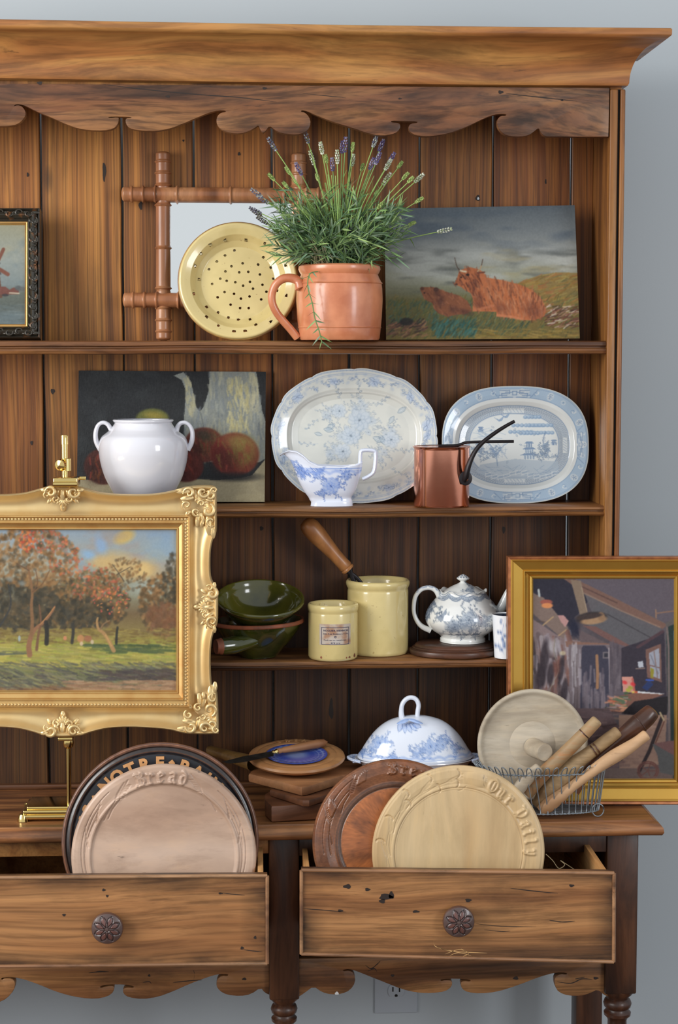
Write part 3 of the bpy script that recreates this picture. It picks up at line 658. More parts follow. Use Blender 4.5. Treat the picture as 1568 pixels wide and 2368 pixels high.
for poly, base in ((calf, (124, 74, 50)), (cow, (172, 98, 60))):
    cv.poly(poly, base, 0.95)
cv.strokes(520, (1090, 645, 1264, 745), lambda x, y: 1.15+(x-1090)/400, 14, 2.4, [(152, 94, 64), (178, 122, 86), (128, 74, 50), (98, 58, 42), (160, 104, 76)], 0.6, 0.35, inpoly(cow))
cv.strokes(130, (1050, 625, 1110, 690), 1.2, 10, 2.4, [(120, 66, 44), (96, 54, 40), (160, 92, 58), (74, 46, 38)], 0.65, 0.4, inpoly(cow))
cv.strokes(150, (972, 668, 1092, 736), 1.0, 9, 2.2, [(136, 84, 56), (110, 64, 46), (88, 52, 42), (156, 98, 68)], 0.6, 0.5, inpoly(calf))
for x, y, a_, b_ in ((1232, 722, 24, 16), (1160, 716, 16, 9), (1106, 696, 10, 14), (1096, 664, 8, 14), (1110, 712, 12, 6)): cv.ell(x, y, a_, b_, (92, 50, 38), 0.5, 0.3, 0.6)
for x, y, a_, b_ in ((1018, 700, 8, 14), (1048, 720, 9, 8), (1076, 726, 16, 6), (1010, 682, 7, 8)): cv.ell(x, y, a_, b_, (66, 40, 36), 0.55, 0.3, 0.6)
cv.line([(1150, 733), (1180, 737), (1206, 742)], 6, (190, 120, 84), 0.6); cv.line([(1095, 722), (1120, 716), (1140, 712)], 5, (180, 112, 80), 0.5)
cv.ell(1060, 658, 8, 5, (150, 88, 60), 0.9, 0.6); cv.ell(1055, 662, 3, 2, (52, 34, 32), 0.8); cv.ell(1081, 640, 4, 3, (30, 22, 22), 0.9); cv.ell(1066, 646, 2.5, 2, (30, 22, 22), 0.8)
cv.ell(976, 672, 5, 4, (84, 52, 40), 0.9); cv.ell(1008, 674, 6, 5, (70, 44, 36), 0.9); cv.ell(981, 682, 2, 2, (20, 16, 16), 0.8)
cv.line(smoothline([(1077, 633), (1064, 630), (1056, 620), (1051, 600)], 5), 4.2, (206, 190, 160), 0.95, 1.5); cv.line(smoothline([(1062, 629), (1056, 620), (1051, 600)], 5), 2.6, (54, 42, 38), 0.9, 1.2)
cv.line(smoothline([(1104, 632), (1110, 626), (1114, 614), (1116, 604)], 5), 3.4, (170, 140, 106), 0.95, 1.3); cv.line([(1113, 618), (1116, 604)], 2, (54, 42, 38), 0.9, 1.2)
cv.line([(1104, 636), (1120, 634)], 5, (96, 54, 42), 0.9, 2)
cv.grain(7, 3, 2.5, 2.5); cv.blur(1)
M['oil'] = painted('old_oil_paint', 0.5, coat=0.0, bump=0.08, bs=240, spec=0.25)
t = thing('board_painting', 'unframed oil painting of two reddish long-haired cattle lying on a misty hillside', 'painting', (P(1115, 788, 0.03)[0], 0.03, Z1))
_, c, n = canvas_sheet('painted_surface', [(889, 486), (1329, 478), (1341, 786), (893, 789)], 0.10, 0.035, cv, 1.25, M['oil'], t)
V, Fc = slab(c, n, -0.0002, 0.006); mk('board', V, Fc, plain('board_edge', (86, 72, 54), 0.7), t, smooth=False)
# --- turned mirror frame
M['bobbin'] = wood('bobbin_maple', (186, 134, 94), (164, 110, 74), (114, 74, 50), 'Z', fine=90, band=20, rough=0.36, stain=0.3, coat=0.3, contrast=0.25, stain_col=(60, 38, 26), bump=0.1)
YM0, YM1 = 0.102, 0.122
def ym(py): return YM0+(YM1-YM0)*(790-py)/430.0
t = thing('bobbin_mirror', 'small mirror in a turned wooden bobbin frame behind the yellow plate', 'mirror', (P(530, 790, YM0)[0], YM0, Z1))
def bob(px_len, kind):
    # profile in pixels along the rail; kind lists ring positions
    out_ = []
    L = px_len
    for s_ in np.linspace(0, L, int(L/1.5)):
        out_.append(s_)
    return out_
def railprof(L, rings, coves, r0=12.5, end=True):
    s_ = np.linspace(0, L, int(L/1.3)+2); r = np.full(len(s_), r0)
    for a_, b_, rr in coves: m_ = (s_ >= a_) & (s_ <= b_); r[m_] = r0-(r0-rr)*np.sin((s_[m_]-a_)/(b_-a_)*math.pi)
    for p_, h_ in rings: r = np.maximum(r, r0+h_*np.exp(-((s_-p_)/2.2)**2)); r = r-1.4*np.exp(-((s_-p_-5)/1.3)**2)
    if end:
        r = r*np.sqrt(np.clip(1-((6-s_).clip(0)/6.5)**2, 0.02, 1)); r = r*np.sqrt(np.clip(1-((s_-(L-6)).clip(0)/6.5)**2, 0.02, 1))
    return s_, np.maximum(r, 0.3)
def rail(a_, b_, rings, coves, r0, dz=0.0):
    A = P(a_[0], a_[1], ym(a_[1])+dz); B = P(b_[0], b_[1], ym(b_[1])+dz); L = math.hypot(b_[0]-a_[0], b_[1]-a_[1])
    s_, r = railprof(L, rings, coves, r0); k = np.linalg.norm(B-A)/L
    V, Fc = turned(A, B, list(zip(s_/L, r*k)), 28); mk('turned_rail', V, Fc, M['bobbin'], t)
endr = [(24, 3), (50, 3.5), (78, 3.5)]; endc = [(8, 22, 13), (28, 48, 12.5), (54, 76, 12)]
def bothends(L, mid): return endr+[(L-x, y) for x, y in endr]+mid, endc+[(L-b_, L-a_, c_) for a_, b_, c_ in endc]
r_, c_ = bothends(440, [(124, 3.5), (223, 3.5), (316, 3.5)]); c_ += [(86, 122, 13)]
rail((377, 349), (378, 786), r_, c_, 17.0)
rail((691, 352), (691, 786), r_, c_, 17.0)
r_, c_ = bothends(505, [(128, 4), (252, 4), (376, 4)])
rail((281, 447), (790, 451), r_, c_, 17.0, -0.006)
rail((284, 692), (790, 694), r_, c_, 17.0, -0.006)
gm, nt, b = newmat('mirror_glass'); b.inputs['Metallic'].default_value = 1.0; b.inputs['Roughness'].default_value = 0.02; b.inputs['Base Color'].default_value = (0.97, 0.99, 0.98, 1)
cc = [P(386, 460, ym(460)-0.001), P(684, 462, ym(462)-0.001), P(684, 686, ym(686)-0.001), P(386, 685, ym(685)-0.001)]
nn = np.cross(cc[1]-cc[0], cc[3]-cc[0]); nn /= np.linalg.norm(nn); nn = -nn if nn[1] > 0 else nn
V, Fc = slab(cc, nn, 0, 0.004); mk('mirror_glass', V, Fc, gm, t, smooth=False)
# --- yellow strainer plate, holes cut right through
t = thing('strainer_plate', 'round yellow glazed strainer plate pierced with holes, leaning on the mirror', 'plate', (P(551, 790, 0.03)[0], 0.03, Z1))
def lean(cx, cy, R, Yb, Yt):                 # disc standing on edge: centre, radius, axes
    Yc = (Yb+Yt)/2; c = P(cx, cy, Yc); r = R*S(cx, cy, Yc); a = math.atan2(Yt-Yb, 2*r)
    u = np.array([1.0, 0, 0]); v = np.array([0, math.sin(a), math.cos(a)]); n = np.array([0, -math.cos(a), math.sin(a)])
    return c, r, u, v, n
c, r, u, v, n = lean(551, 652, 137.5, 0.044, 0.084)
c[2] = Z1+r*v[2]+0.0035
holes = [(569,551),(521,552),(486,564),(612,561),(542,572),(520,584),(465,584),(609,588),(641,586),(501,598),(561,602),(597,605),(535,609),(451,612),(483,616),(626,612),(660,613),(574,622),(521,621),(553,623),(601,628),(509,638),(524,643),(544,646),(578,645),(632,638),(460,640),(490,650),(562,654),(607,652),(585,661),(616,668),(641,666),(519,669),(541,673),(448,676),(577,679),(503,681),(557,684),(604,686),(533,698),(575,706),(555,706),(477,704),(504,716),(528,728),(551,733),(578,733),(478,731),(505,752),(592,749),(626,743),(541,765),(567,764),(662,683)]
hp = []
for x, y in holes:
    w_ = PP(x, y, c, n)-c; hp.append((w_@u/r, w_@v/r))
bm = bmesh.new(); NA = 260
rad = list(np.linspace(0.012, 1.0, 120)); rad_h = np.interp
def ph(q_): return np.interp(q_, [0, 0.62, 0.72, 0.80, 0.9, 0.96, 0.985, 1.0], [0, 0.0, 0.006, 0.016, 0.020, 0.022, 0.021, 0.017])*r/0.1
def dish(front):
    vs = []
    for q_ in rad:
        row = []
        for k in range(NA):
            a_ = 2*math.pi*k/NA; x, y = q_*math.cos(a_), q_*math.sin(a_)
            row.append((x, y, ph(q_)-(0 if front else 0.005*(1.0 if q_ < 0.99 else 0.6))))
        vs.append(row)
    return vs
hr = 3.0/137.5
def warp(x, y):                              # snap the grid round each hole so the rims are round
    for hx, hy in hp:
        d = math.hypot(x-hx, y-hy)
        if d < hr*1.6: return (d, hx, hy)
    return None
VV = []; inside = np.zeros((2, len(rad), NA), bool)
for s_ in (0, 1):
    for i, row in enumerate(dish(s_ == 0)):
        for k, (x, y, z) in enumerate(row):
            h_ = warp(x, y)
            if h_:
                d, hx, hy = h_
                if d < hr*0.8: inside[s_, i, k] = True
                elif d < hr*1.35:
                    f_ = hr/max(d, 1e-5); x, y = hx+(x-hx)*f_, hy+(y-hy)*f_
            VV.append(c+(u*x+v*y)*r+n*(z-0.012))
nR = len(rad); Fc = []
for s_ in (0, 1):
    for i in range(nR-1):
        for k in range(NA):
            k2 = (k+1) % NA
            if inside[0, i, k] or inside[0, i+1, k] or inside[0, i, k2] or inside[0, i+1, k2]: continue
            q_ = [(s_*nR+i)*NA+k, (s_*nR+i+1)*NA+k, (s_*nR+i+1)*NA+k2, (s_*nR+i)*NA+k2]
            Fc.append(q_ if s_ == 0 else q_[::-1])
for k in range(NA):
    k2 = (k+1) % NA; Fc.append([(nR-1)*NA+k, (2*nR-1)*NA+k, (2*nR-1)*NA+k2, (nR-1)*NA+k2])
Fc.append([k for k in range(NA)][::-1]); Fc.append([nR*NA+k for k in range(NA)])
g = G(); g.add(VV, Fc); g.build('plate', M['yellow'], t, sharp=60)
# hole walls
g = G()
for hx, hy in hp:
    q_ = math.hypot(hx, hy); z = ph(q_)-0.012
    a_ = ellipse_pts(14); A = [c+(u*(hx+hr*math.cos(w_))+v*(hy+hr*math.sin(w_)))*r+n*(z+0.0002) for w_ in a_]; B = [p_-n*0.0055 for p_ in A]
    g.add(A+B, [[k, 14+k, 14+(k+1) % 14, (k+1) % 14] for k in range(14)])
g.build('hole_wall', plain('hole_glaze', (120, 82, 42), 0.4), t, kind='stuff')
V, Fc = lathe([(r*0.55, -0.0165), (r*0.60, -0.0165), (r*0.60, -0.022), (r*0.55, -0.022)], c, 60, A=np.stack([u, v, n], 1)); mk('foot_ring', V, Fc, M['yellow'], t)
V, Fc = tube([c+(u*math.cos(w_)+v*math.sin(w_))*r*0.995+n*(ph(1)-0.0135) for w_ in np.linspace(0, 2*math.pi, 120)], 0.0022, 8, cap=False); mk('worn_rim', V, Fc, plain('worn_rim_glaze', (172, 132, 70), 0.4, var=0.8, vs=40, var_col=(110, 70, 40)), t)
# --- terracotta jug
YJ = 0.008
t = thing('terracotta_jug', 'orange terracotta jug with one looped handle holding the lavender', 'jug', (P(785, 792, YJ)[0], YJ, Z1))
pr = [(84, 618), (90, 619), (94, 622), (95, 629), (92, 636), (89, 641), (92, 648), (97, 658), (99, 672), (100, 700), (98, 740), (95, 770), (93, 788), (90, 792)]
pr = prof_px(pr[::-1], 785, YJ, Z1, 792); inn = [(r_-0.006, z_) for r_, z_ in pr[::-1] if z_ > 0.02]
pr = [(0, 0)]+pr+inn+[(0, 0.015)]; pr = [(a_, b_+0.0006) for a_, b_ in pr]
V, Fc = lathe(pr, (t.location.x, YJ, Z1), 96); mk('jug_body', V, Fc, M['terracotta'], t)
for zz in (660, 762):
    V, Fc = lathe([(x*S(785, zz, YJ), P(785, y, YJ)[2]-P(785, 792, YJ)[2]) for x, y in (((98.5, zz-2), (99.8, zz), (98.5, zz+2)) if zz == 660 else ((96, zz-2), (97, zz), (96, zz+2)))], (t.location.x, YJ, Z1), 96)
    mk('throwing_ring', V, Fc, M['terracotta'], t)
hpth = smoothline([(696, 668), (690, 652), (676, 644), (655, 645), (638, 658), (629, 680), (630, 702), (640, 724), (656, 744), (672, 762), (688, 782)], 6)
pts = [P(x, y, YJ-0.03+0.02*i/len(hpth)) for i, (x, y) in enumerate(hpth)]
V, Fc = tube(pts, np.interp(np.linspace(0, 1, len(pts)), [0, .1, .5, 1], [0.0105, 0.008, 0.0068, 0.007]), 14, flat=0.85, up=(0, 1, 0)); mk('handle', V, Fc, M['terracotta'], t, tint=(1, 1, 1))
# --- lavender
M['leaf'] = painted('lavender_leaf', 0.55, spec=0.3)
plant = thing('lavender_plant', 'flowering lavender plant growing out of the terracotta jug', 'plant', (P(785, 640, YJ)[0], YJ, P(785, 640, YJ)[2]))
root = np.array([P(785, 640, YJ)[0], YJ, P(785, 640, YJ)[2]])
def bladeV(p0, d, L, wd, bend, col, g, nseg=4):
    d = d/np.linalg.norm(d); sd = np.cross(d, rng.randn(3)); sd /= np.linalg.norm(sd)+1e-9; b2 = np.cross(sd, d)
    V = []; p = np.array(p0, float)
    for i in range(nseg+1):
        s_ = i/nseg; w_ = wd*(0.55+0.45*math.sin(min(1, s_*1.5+0.15)*math.pi*0.75))*(1-s_**3)
        pos = p0+d*L*s_+b2*bend*L*s_*s_
        V += [pos-sd*w_, pos+b2*w_*0.35, pos+sd*w_]
    Fc = []
    for i in range(nseg):
        for j in (0, 1): Fc.append([i*3+j, (i+1)*3+j, (i+1)*3+j+1, i*3+j+1])
    g.add(V, Fc, col)
GREENS = [(122, 156, 96), (144, 174, 112), (100, 134, 86), (160, 188, 118), (118, 148, 116), (84, 112, 76), (146, 166, 138)]
g = G(); gs = G()
for i in range(210):                          # leafy shoots filling the clump
    tx = random.uniform(628, 932); ty = random.triangular(425, 620, 535)
    if tx > 870: ty = max(ty, 480)
    Yt = random.uniform(-0.06, 0.09 if 700 < tx < 850 else 0.0)
    end = P(tx, ty, Yt); base = root+np.array([random.uniform(-.045, .045), random.uniform(-.04, .04), 0.0])
    mid = (base+end)/2+np.array([(end[0]-base[0])*-0.15, 0, 0.012])
    cl = smoothline([base, mid, end], 8)
    L = np.linalg.norm(end-base); col = random.choice(GREENS)
    gs.add(*tube(cl, np.linspace(0.0011, 0.0006, len(cl)), 4, cap=False), np.array(col)*0.85)
    nl = 9
    for k in range(nl):
        s_ = 0.35+0.65*k/(nl-1); q_ = cl[int(s_*(len(cl)-1))]; T_ = cl[min(len(cl)-1, int(s_*(len(cl)-1))+1)]-cl[max(0, int(s_*(len(cl)-1))-1)]; T_ /= np.linalg.norm(T_)
        for m_ in range(2):
            rd = rng.randn(3); rd -= T_*(rd@T_); rd /= np.linalg.norm(rd)
            cc_ = np.array(random.choice(GREENS))*random.uniform(0.8, 1.1)
            bladeV(q_, T_*0.75+rd*0.65+np.array([0, 0, -0.05]), random.uniform(0.018, 0.034), random.uniform(0.0010, 0.0019), random.uniform(-.25, .25), cc_, g)
for i in range(40):                           # dry grey stalks at the heart
    e_ = P(random.uniform(715, 760), random.uniform(540, 610), random.uniform(-0.05, -0.035)); b_ = P(random.uniform(735, 765), 628, -0.03)
    gs.add(*tube(smoothline([b_, (b_+e_)/2+rng.randn(3)*0.004, e_], 5), 0.0006, 4, cap=False), (150, 142, 112))
g.build('leaves', M['leaf'], plant, kind='stuff', sharp=0); gs.build('leafy_stems', M['leaf'], plant, kind='stuff', sharp=0)
heads = [(710, 320, 1), (632, 338, 1), (744, 347, 2), (791, 345, 0), (798, 340, 0), (865, 332, 1), (880, 341, 0), (872, 371, 0), (858, 383, 0), (903, 370, 0), (895, 385, 2), (769, 385, 0), (780, 368, 2), (723, 370, 2), (755, 371, 3), (815, 375, 2), (923, 384, 3), (935, 410, 3), (947, 418, 3), (966, 415, 2), (630, 412, 3), (693, 395, 0), (837, 390, 3), (815, 344, 3), (668, 398, 3), (662, 430, 3), (597, 449, 1), (612, 464, 1), (595, 489, 4), (891, 418, 2), (868, 450, 3), (735, 413, 3), (1023, 534, 2), (912, 512, 2), (966, 465, 3), (877, 478, 3), (806, 540, 4), (950, 518, 3)]
PAL = {0: ((96, 84, 128), (150, 142, 168)), 1: ((104, 104, 124), (168, 172, 168)), 2: ((176, 186, 150), (214, 218, 198)), 3: ((142, 168, 92), (178, 196, 120)), 4: ((74, 70, 92), (120, 118, 132))}
gb = G()
for i in range(58):                           # slim bare stems standing above the leaves
    hx = random.triangular(650, 940, 800); e_ = P(hx, random.uniform(395, 500)+abs(hx-790)*.15, random.uniform(-.05, .03)); b_ = P(785+(hx-785)*.25, 622, YJ+random.uniform(-.03, .02))
    m_ = (b_+e_)/2+np.array([-(e_[0]-b_[0])*.16, 0, .01]); cl = smoothline([b_, m_, e_], 6); gb.add(*tube(cl, np.linspace(.0012, .0007, len(cl)), 5, cap=False), np.array((152, 184, 104))*random.uniform(.8, 1.05))
gb.build('bare_stems', M['leaf'], plant, kind='stuff', sharp=0)
for hx, hy, kd in heads:
    Yt = random.uniform(-0.04, 0.05)
    if hx > 940 or hx < 640: Yt = random.uniform(-0.03, 0.0)
    tip = P(hx, hy, Yt)
    bx = 785+(hx-785)*0.25; base = P(bx, 625, YJ+random.uniform(-.03, .03))
    mid = base*0.5+tip*0.5+np.array([-(tip[0]-base[0])*0.18, 0, 0.01])
    cl = smoothline([base, mid, tip], 8)
    st_ = G(); st_.add(*tube(cl, np.linspace(0.0012, 0.0008, len(cl)), 6), (150, 180, 100) if kd else (124, 156, 92))
    for k in range(3):
        q_ = cl[random.randint(4, 11)]; bladeV(q_, (cl[-1]-cl[-3])+rng.randn(3)*0.008, 0.02, 0.0012, .2, (124, 158, 88), st_)
    so = st_.build('flower_stem', M['leaf'], plant, sharp=0)
    hd = G(); T_ = cl[-1]-cl[-3]; T_ /= np.linalg.norm(T_); big = 1.0 if kd in (0, 1, 2) else 0.75
    L = (0.022 if kd != 3 else 0.013)*random.uniform(0.85, 1.15)
    for lv in range(6):
        for m_ in range(5):
            a_ = m_*1.2566+lv*0.6; e1 = np.cross(T_, (0, 1, 0)); e1 /= np.linalg.norm(e1); e2 = np.cross(T_, e1); rd = e1*math.cos(a_)+e2*math.sin(a_)
            wv = 0.0021*big*math.sin((lv+1.2)/7.2*math.pi)+0.0005
            p0 = tip+T_*(L*(lv/5.5-0.35))+rd*wv
            V, Fc = tube([p0, p0+T_*0.0018+rd*0.0008, p0+T_*0.0034+rd*0.0013], [0.0010*big, 0.0013*big, 0.0003], 5)
            cc_ = np.array(random.choice(PAL[kd])); hd.add(V, Fc, cc_*random.uniform(.85, 1.1))
    hd.build('flower_head', M['leaf'], so, sharp=0)
# trailing sprig over the rim
sp = [P(x, y, Yk) for x, y, Yk in ((735, 628, -0.05), (716, 634, -0.068), (712, 665, -0.070), (722, 700, -0.074), (728, 735, -0.074), (738, 765, -0.074), (744, 790, -0.072))]
cl = smoothline(sp, 5); g = G(); g.add(*tube(cl, 0.0010, 6), (110, 142, 84))
for i in range(3, len(cl), 3):
    for sg in (-1, 1): bladeV(cl[i], (cl[i]-cl[i-1])*1.0/np.linalg.norm(cl[i]-cl[i-1])*0.6+np.array([sg*random.uniform(.4, .9), -0.05, random.uniform(-.5, .5)]), random.uniform(.012, .024), 0.0014, .2, random.choice(GREENS), g)
g.build('trailing_sprig', M['leaf'], plant, sharp=0)
# --- windmill picture at the left edge
cv = Cv(-130, 515, 60, 755, 1.0)
cv.vgrad([(518, (136, 134, 112)), (600, (134, 140, 134)), (660, (112, 122, 122)), (680, (92, 98, 90)), (700, (84, 90, 84)), (755, (92, 104, 108))])
cv.blot((156, 150, 124), 60, 40, 4, 0.5, 0.8, 0.5, (-130, 515, 60, 620, 20)); cv.blot((96, 112, 120), 50, 26, 14, 0.5, 0.8, 0.5)
cv.poly([(-30, 690), (-22, 612), (-4, 612), (6, 690)], (92, 66, 54)); cv.line([(0, 625), (18, 636)], 9, (112, 72, 58)); cv.line([(-6, 608), (8, 578)], 8, (112, 72, 58)); cv.line([(-6, 630), (-16, 662)], 8, (112, 72, 58)); cv.line([(-12, 616), (-40, 604)], 8, (112, 72, 58))
for a_ in ((0, 610), (2, 636)): cv.line([(-8, 618), a_], 2, (52, 46, 50))
cv.poly([(-60, 678), (0, 664), (12, 664), (22, 672), (32, 666), (44, 674), (44, 682), (-60, 684)], (104, 66, 58)); cv.ell(42, 668, 8, 6, (74, 76, 78), 0.7); cv.ell(52, 670, 8, 5, (84, 86, 86), 0.7)
cv.line([(22, 679), (44, 680)], 3, (170, 160, 140)); cv.ell(12, 684, 8, 3, (48, 44, 48), 0.8)
cv.strokes(120, (-130, 705, 60, 752), 0.02, 20, 2, [(86, 98, 100), (106, 116, 116), (78, 84, 80)], 0.5, 0.1); cv.grain(6); cv.blur(1)
t = thing('windmill_picture', 'small windmill painting in a dark carved frame at the left edge', 'picture', (P(-35, 786, 0.02)[0], 0.02, Z1))
M['darkframe'] = plain('bronzed_frame', (56, 52, 44), 0.34, metal=0.35, var=0.8, vs=90, var_col=(136, 88, 50), coat=0.3, bump=0.25, bs=300, lohi=(0.56, 0.7))
M['gilt'] = plain('worn_gilding', (206, 168, 106), 0.38, metal=0.6, var=0.5, vs=30, var_col=(186, 134, 72), bump=0.06, bs=160)
M['gilt_pale'] = plain('pale_gilding', (222, 194, 140), 0.38, metal=0.6, var=0.4, vs=20, var_col=(206, 164, 98), bump=0.05, bs=160)
def rectframe(o4, i4, Yt, Yb, prof, mat, name, parent, push=0.0, py_ref=None):
    # outer/inner pixel rectangles (l, t, r, b); prof: (0 outer .. 1 inner, height)
    a = P(o4[2]*0.5+o4[0]*0.5, o4[1], Yt); b_ = P(o4[2]*0.5+o4[0]*0.5, o4[3], Yb); vv = a-b_; n_ = np.cross((1, 0, 0), vv); n_ /= np.linalg.norm(n_); n_ = -n_ if n_[1] > 0 else n_
    V = []
    cn = [((o4[0], o4[1]), (i4[0], i4[1])), ((o4[2], o4[1]), (i4[2], i4[1])), ((o4[2], o4[3]), (i4[2], i4[3])), ((o4[0], o4[3]), (i4[0], i4[3]))]
    rows = []
    for o_, i_ in cn:
        A = PP(*o_, b_, n_); B = PP(*i_, b_, n_); rows.append([A*(1-s_)+B*s_+n_*h_ for s_, h_ in prof])
    m_ = len(prof); names = []
    for k in range(4):
        V = np.array(rows[k]+rows[(k+1) % 4]); Fc = [[j, j+1, m_+j+1, m_+j] for j in range(m_-1)]
        names.append(mk(name, V, Fc, mat, parent, sharp=50))
    return b_, n_
pf = [(0, -0.02), (0, 0.0), (0.03, 0.004), (0.10, 0.005), (0.16, 0.002), (0.22, 0.005), (0.35, 0.009), (0.5, 0.010), (0.62, 0.006), (0.68, 0.003), (0.72, 0.0045), (0.8, 0.003), (0.84, 0.001)]
b_, n_ = rectframe((-128, 483, 93, 784), (-64, 520, 58, 752), 0.085, 0.045, pf, M['darkframe'], 'frame_rail', t)
rectframe((-72, 512, 64, 758), (-62, 522, 57, 750), 0.085, 0.045, [(0, -0.001), (0.1, 0.003), (0.5, 0.002), (0.7, 0.0035), (1, -0.002)], M['gilt'], 'gilt_slip', t)
_, c, n = canvas_sheet('painted_surface', [(-66, 518), (60, 518), (60, 754), (-66, 754)], 0.0855, 0.0495, cv, 1.4, M['oil'], t)
def scroll(g, c0, u_, v_, n_, size, turn=1.4, w0=0.3, flip=1, rot=0.0, lift=0.5, n=18, col=None):
    # a tapering C-scroll laid on a plane
    pts = []; rr = []
    for k in range(n+1):
        s_ = k/n; a = rot+flip*s_*turn*2*math.pi; R = size*(1-s_*0.82)
        pts.append(c0+(u_*math.cos(a)+v_*math.sin(a))*R+n_*size*lift*(0.25+0.35*math.sin(s_*math.pi))); rr.append(size*w0*(0.35+0.65*math.sin(min(1, s_+0.12)*math.pi)))
    g.add(*tube(pts, rr, 7, up=n_), *( [col] if col is not None else []))
def petal(g, c0, d, n_, L, wd, h_):
    sd = np.cross(n_, d); V = []; 
    for i in range(7):
        s_ = i/6; w_ = wd*math.sin(min(1, 0.12+s_*0.8)*math.pi)**0.7; hh = h_*math.sin(min(1, s_*0.9+0.1)*math.pi)
        p = c0+d*L*s_
        V += [p-sd*w_, p-sd*w_*0.5+n_*hh*0.8, p+n_*hh*0.55, p+sd*w_*0.5+n_*hh*0.8, p+sd*w_]
    g.add(V, grid(7, 5).tolist())
# carved acanthus on the dark frame: right, top and bottom rails
U0, V0 = np.array([1.0, 0, 0]), np.cross(n_, (1, 0, 0)); V0 = V0 if V0[2] > 0 else -V0
g = G()
for k, py in enumerate(range(515, 770, 22)):
    c0 = PP(80, py, b_, n_)+n_*0.008; scroll(g, c0, U0, V0, n_, 0.0075, 0.9, 0.26, 1 if k % 2 else -1, 1.2, 0.3)
    petal(g, PP(84, py+10, b_, n_)+n_*0.007, V0, n_, 0.014, 0.003, 0.003); petal(g, PP(74, py+4, b_, n_)+n_*0.007, (V0*0.8-U0*0.5), n_, 0.01, 0.002, 0.002)
for py, sg in ((497, 1), (771, -1)):
    for k, px in enumerate(range(-110, 80, 22)):
        c0 = PP(px, py, b_, n_)+n_*0.008; scroll(g, c0, U0, V0, n_, 0.0075, 0.9, 0.26, 1 if k % 2 else -1, 0.2, 0.3); petal(g, PP(px+8, py-2*sg, b_, n_)+n_*0.007, U0, n_, 0.014, 0.003, 0.003)
g.build('carved_scrollwork', M['darkframe'], t, kind='stuff', sharp=0)
# ================================================================ SECOND SHELF
# --- still life on a stretched canvas
cv = Cv(170, 850, 625, 1175, 1.0, (36, 38, 40))
cv.blot((52, 56, 58), 60, 60, 31, 0.45, 0.75, 0.6); cv.blot((26, 28, 32), 90, 70, 32, 0.5, 0.75, 0.5)
cv.poly([(170, 1108), (260, 1116), (360, 1128), (440, 1108), (500, 1112), (560, 1106), (600, 1096), (625, 1080), (625, 1180), (170, 1180)], (150, 140, 112))
cv.poly([(600, 1080), (625, 1050), (625, 1180), (560, 1180), (575, 1110)], (156, 146, 118)); cv.blot((176, 164, 128), 50, 24, 35, 0.5, 0.75, 0.5, (430, 1105, 620, 1170, 14))
jug = [(485, 858), (592, 858), (598, 900), (606, 950), (616, 980), (616, 1060), (600, 1070), (500, 1072), (440, 1060), (425, 1000), (426, 960), (430, 905), (420, 880), (402, 870), (412, 866), (424, 862), (440, 882), (446, 905), (452, 940), (462, 954), (472, 940), (482, 905)]
cv.poly(jug, (128, 132, 126))
ip = inpoly(jug)
cv.strokes(420, (425, 860, 616, 1070), 1.5, 22, 5, [(140, 144, 134), (118, 124, 124), (158, 156, 132), (108, 116, 122)], 0.4, 0.25, ip)
cv.strokes(90, (525, 880, 575, 1000), 1.5, 20, 4, [(178, 168, 120), (186, 178, 132)], 0.5, 0.3, ip); cv.strokes(60, (426, 862, 452, 960), 1.4, 16, 5, [(170, 164, 128), (156, 152, 126)], 0.55, 0.2, ip); cv.strokes(50, (578, 870, 600, 960), 1.5, 20, 4, [(176, 170, 138)], 0.4, 0.1, ip)
cv.line([(463, 955), (470, 985), (466, 1010)], 3, (92, 98, 100), 0.6)
cv.ell(352, 970, 38, 24, (96, 98, 48), 0.95, 0, 0.1); cv.ell(356, 962, 22, 8, (150, 132, 56), 0.7, 0.1, 0.5)
for (x, y, rx, ry, c1, c2) in ((472, 1030, 46, 40, (92, 40, 32), (104, 84, 48)), (543, 1052, 56, 50, (112, 42, 34), (128, 124, 58)), (240, 1080, 46, 42, (70, 34, 28), (120, 70, 30)), (430, 1080, 40, 36, (76, 30, 26), (90, 40, 32))):
    cv.ell(x, y, rx, ry, c1, 0.97, 0.05, 0.06); cv.ell(x+rx*0.35, y-ry*0.1, rx*0.55, ry*0.72, c2, 0.6, 0.1, 0.4); cv.ell(x-rx*.45, y+ry*.3, rx*.5, ry*.6, np.array(c1)*0.5, 0.5, 0, 0.5)
    cv.strokes(60, (x-rx*.7, y-ry*.7, x+rx*.7, y+ry*.7), 1.3, 14, 4, [c1, c2, (140, 56, 44)], 0.35, 0.5)
cv.ell(540, 1104, 60, 10, (26, 26, 28), 0.75, 0, 0.4); cv.ell(470, 1008, 20, 12, (44, 44, 34), 0.7, 0.3, 0.5); cv.ell(548, 1022, 30, 16, (150, 142, 74), 0.5, 0.2, 0.6); cv.ell(572, 1040, 8, 12, (140, 70, 50), 0.6, 0, 0.6)
cv.grain(9, 5, 2, 2); cv.grain(5, 6, 1.5, 9)
M['canvas'] = painted('canvas_paint', 0.62, bump=0.35, weave=True, spec=0.3)
t = thing('still_life_canvas', 'unframed dark still life canvas with a grey jug and red apples', 'painting', (P(400, 1165, 0.07)[0], 0.07, Z2))
_, c, n = canvas_sheet('painted_surface', [(182, 858), (615, 861), (612, 1162), (177, 1161)], 0.122, 0.092, cv, 1.7, M['canvas'], t)
V, Fc = slab(c, n, -0.0002, 0.012); mk('stretcher', V, Fc, plain('canvas_edge', (58, 56, 50), 0.85), t, smooth=False)
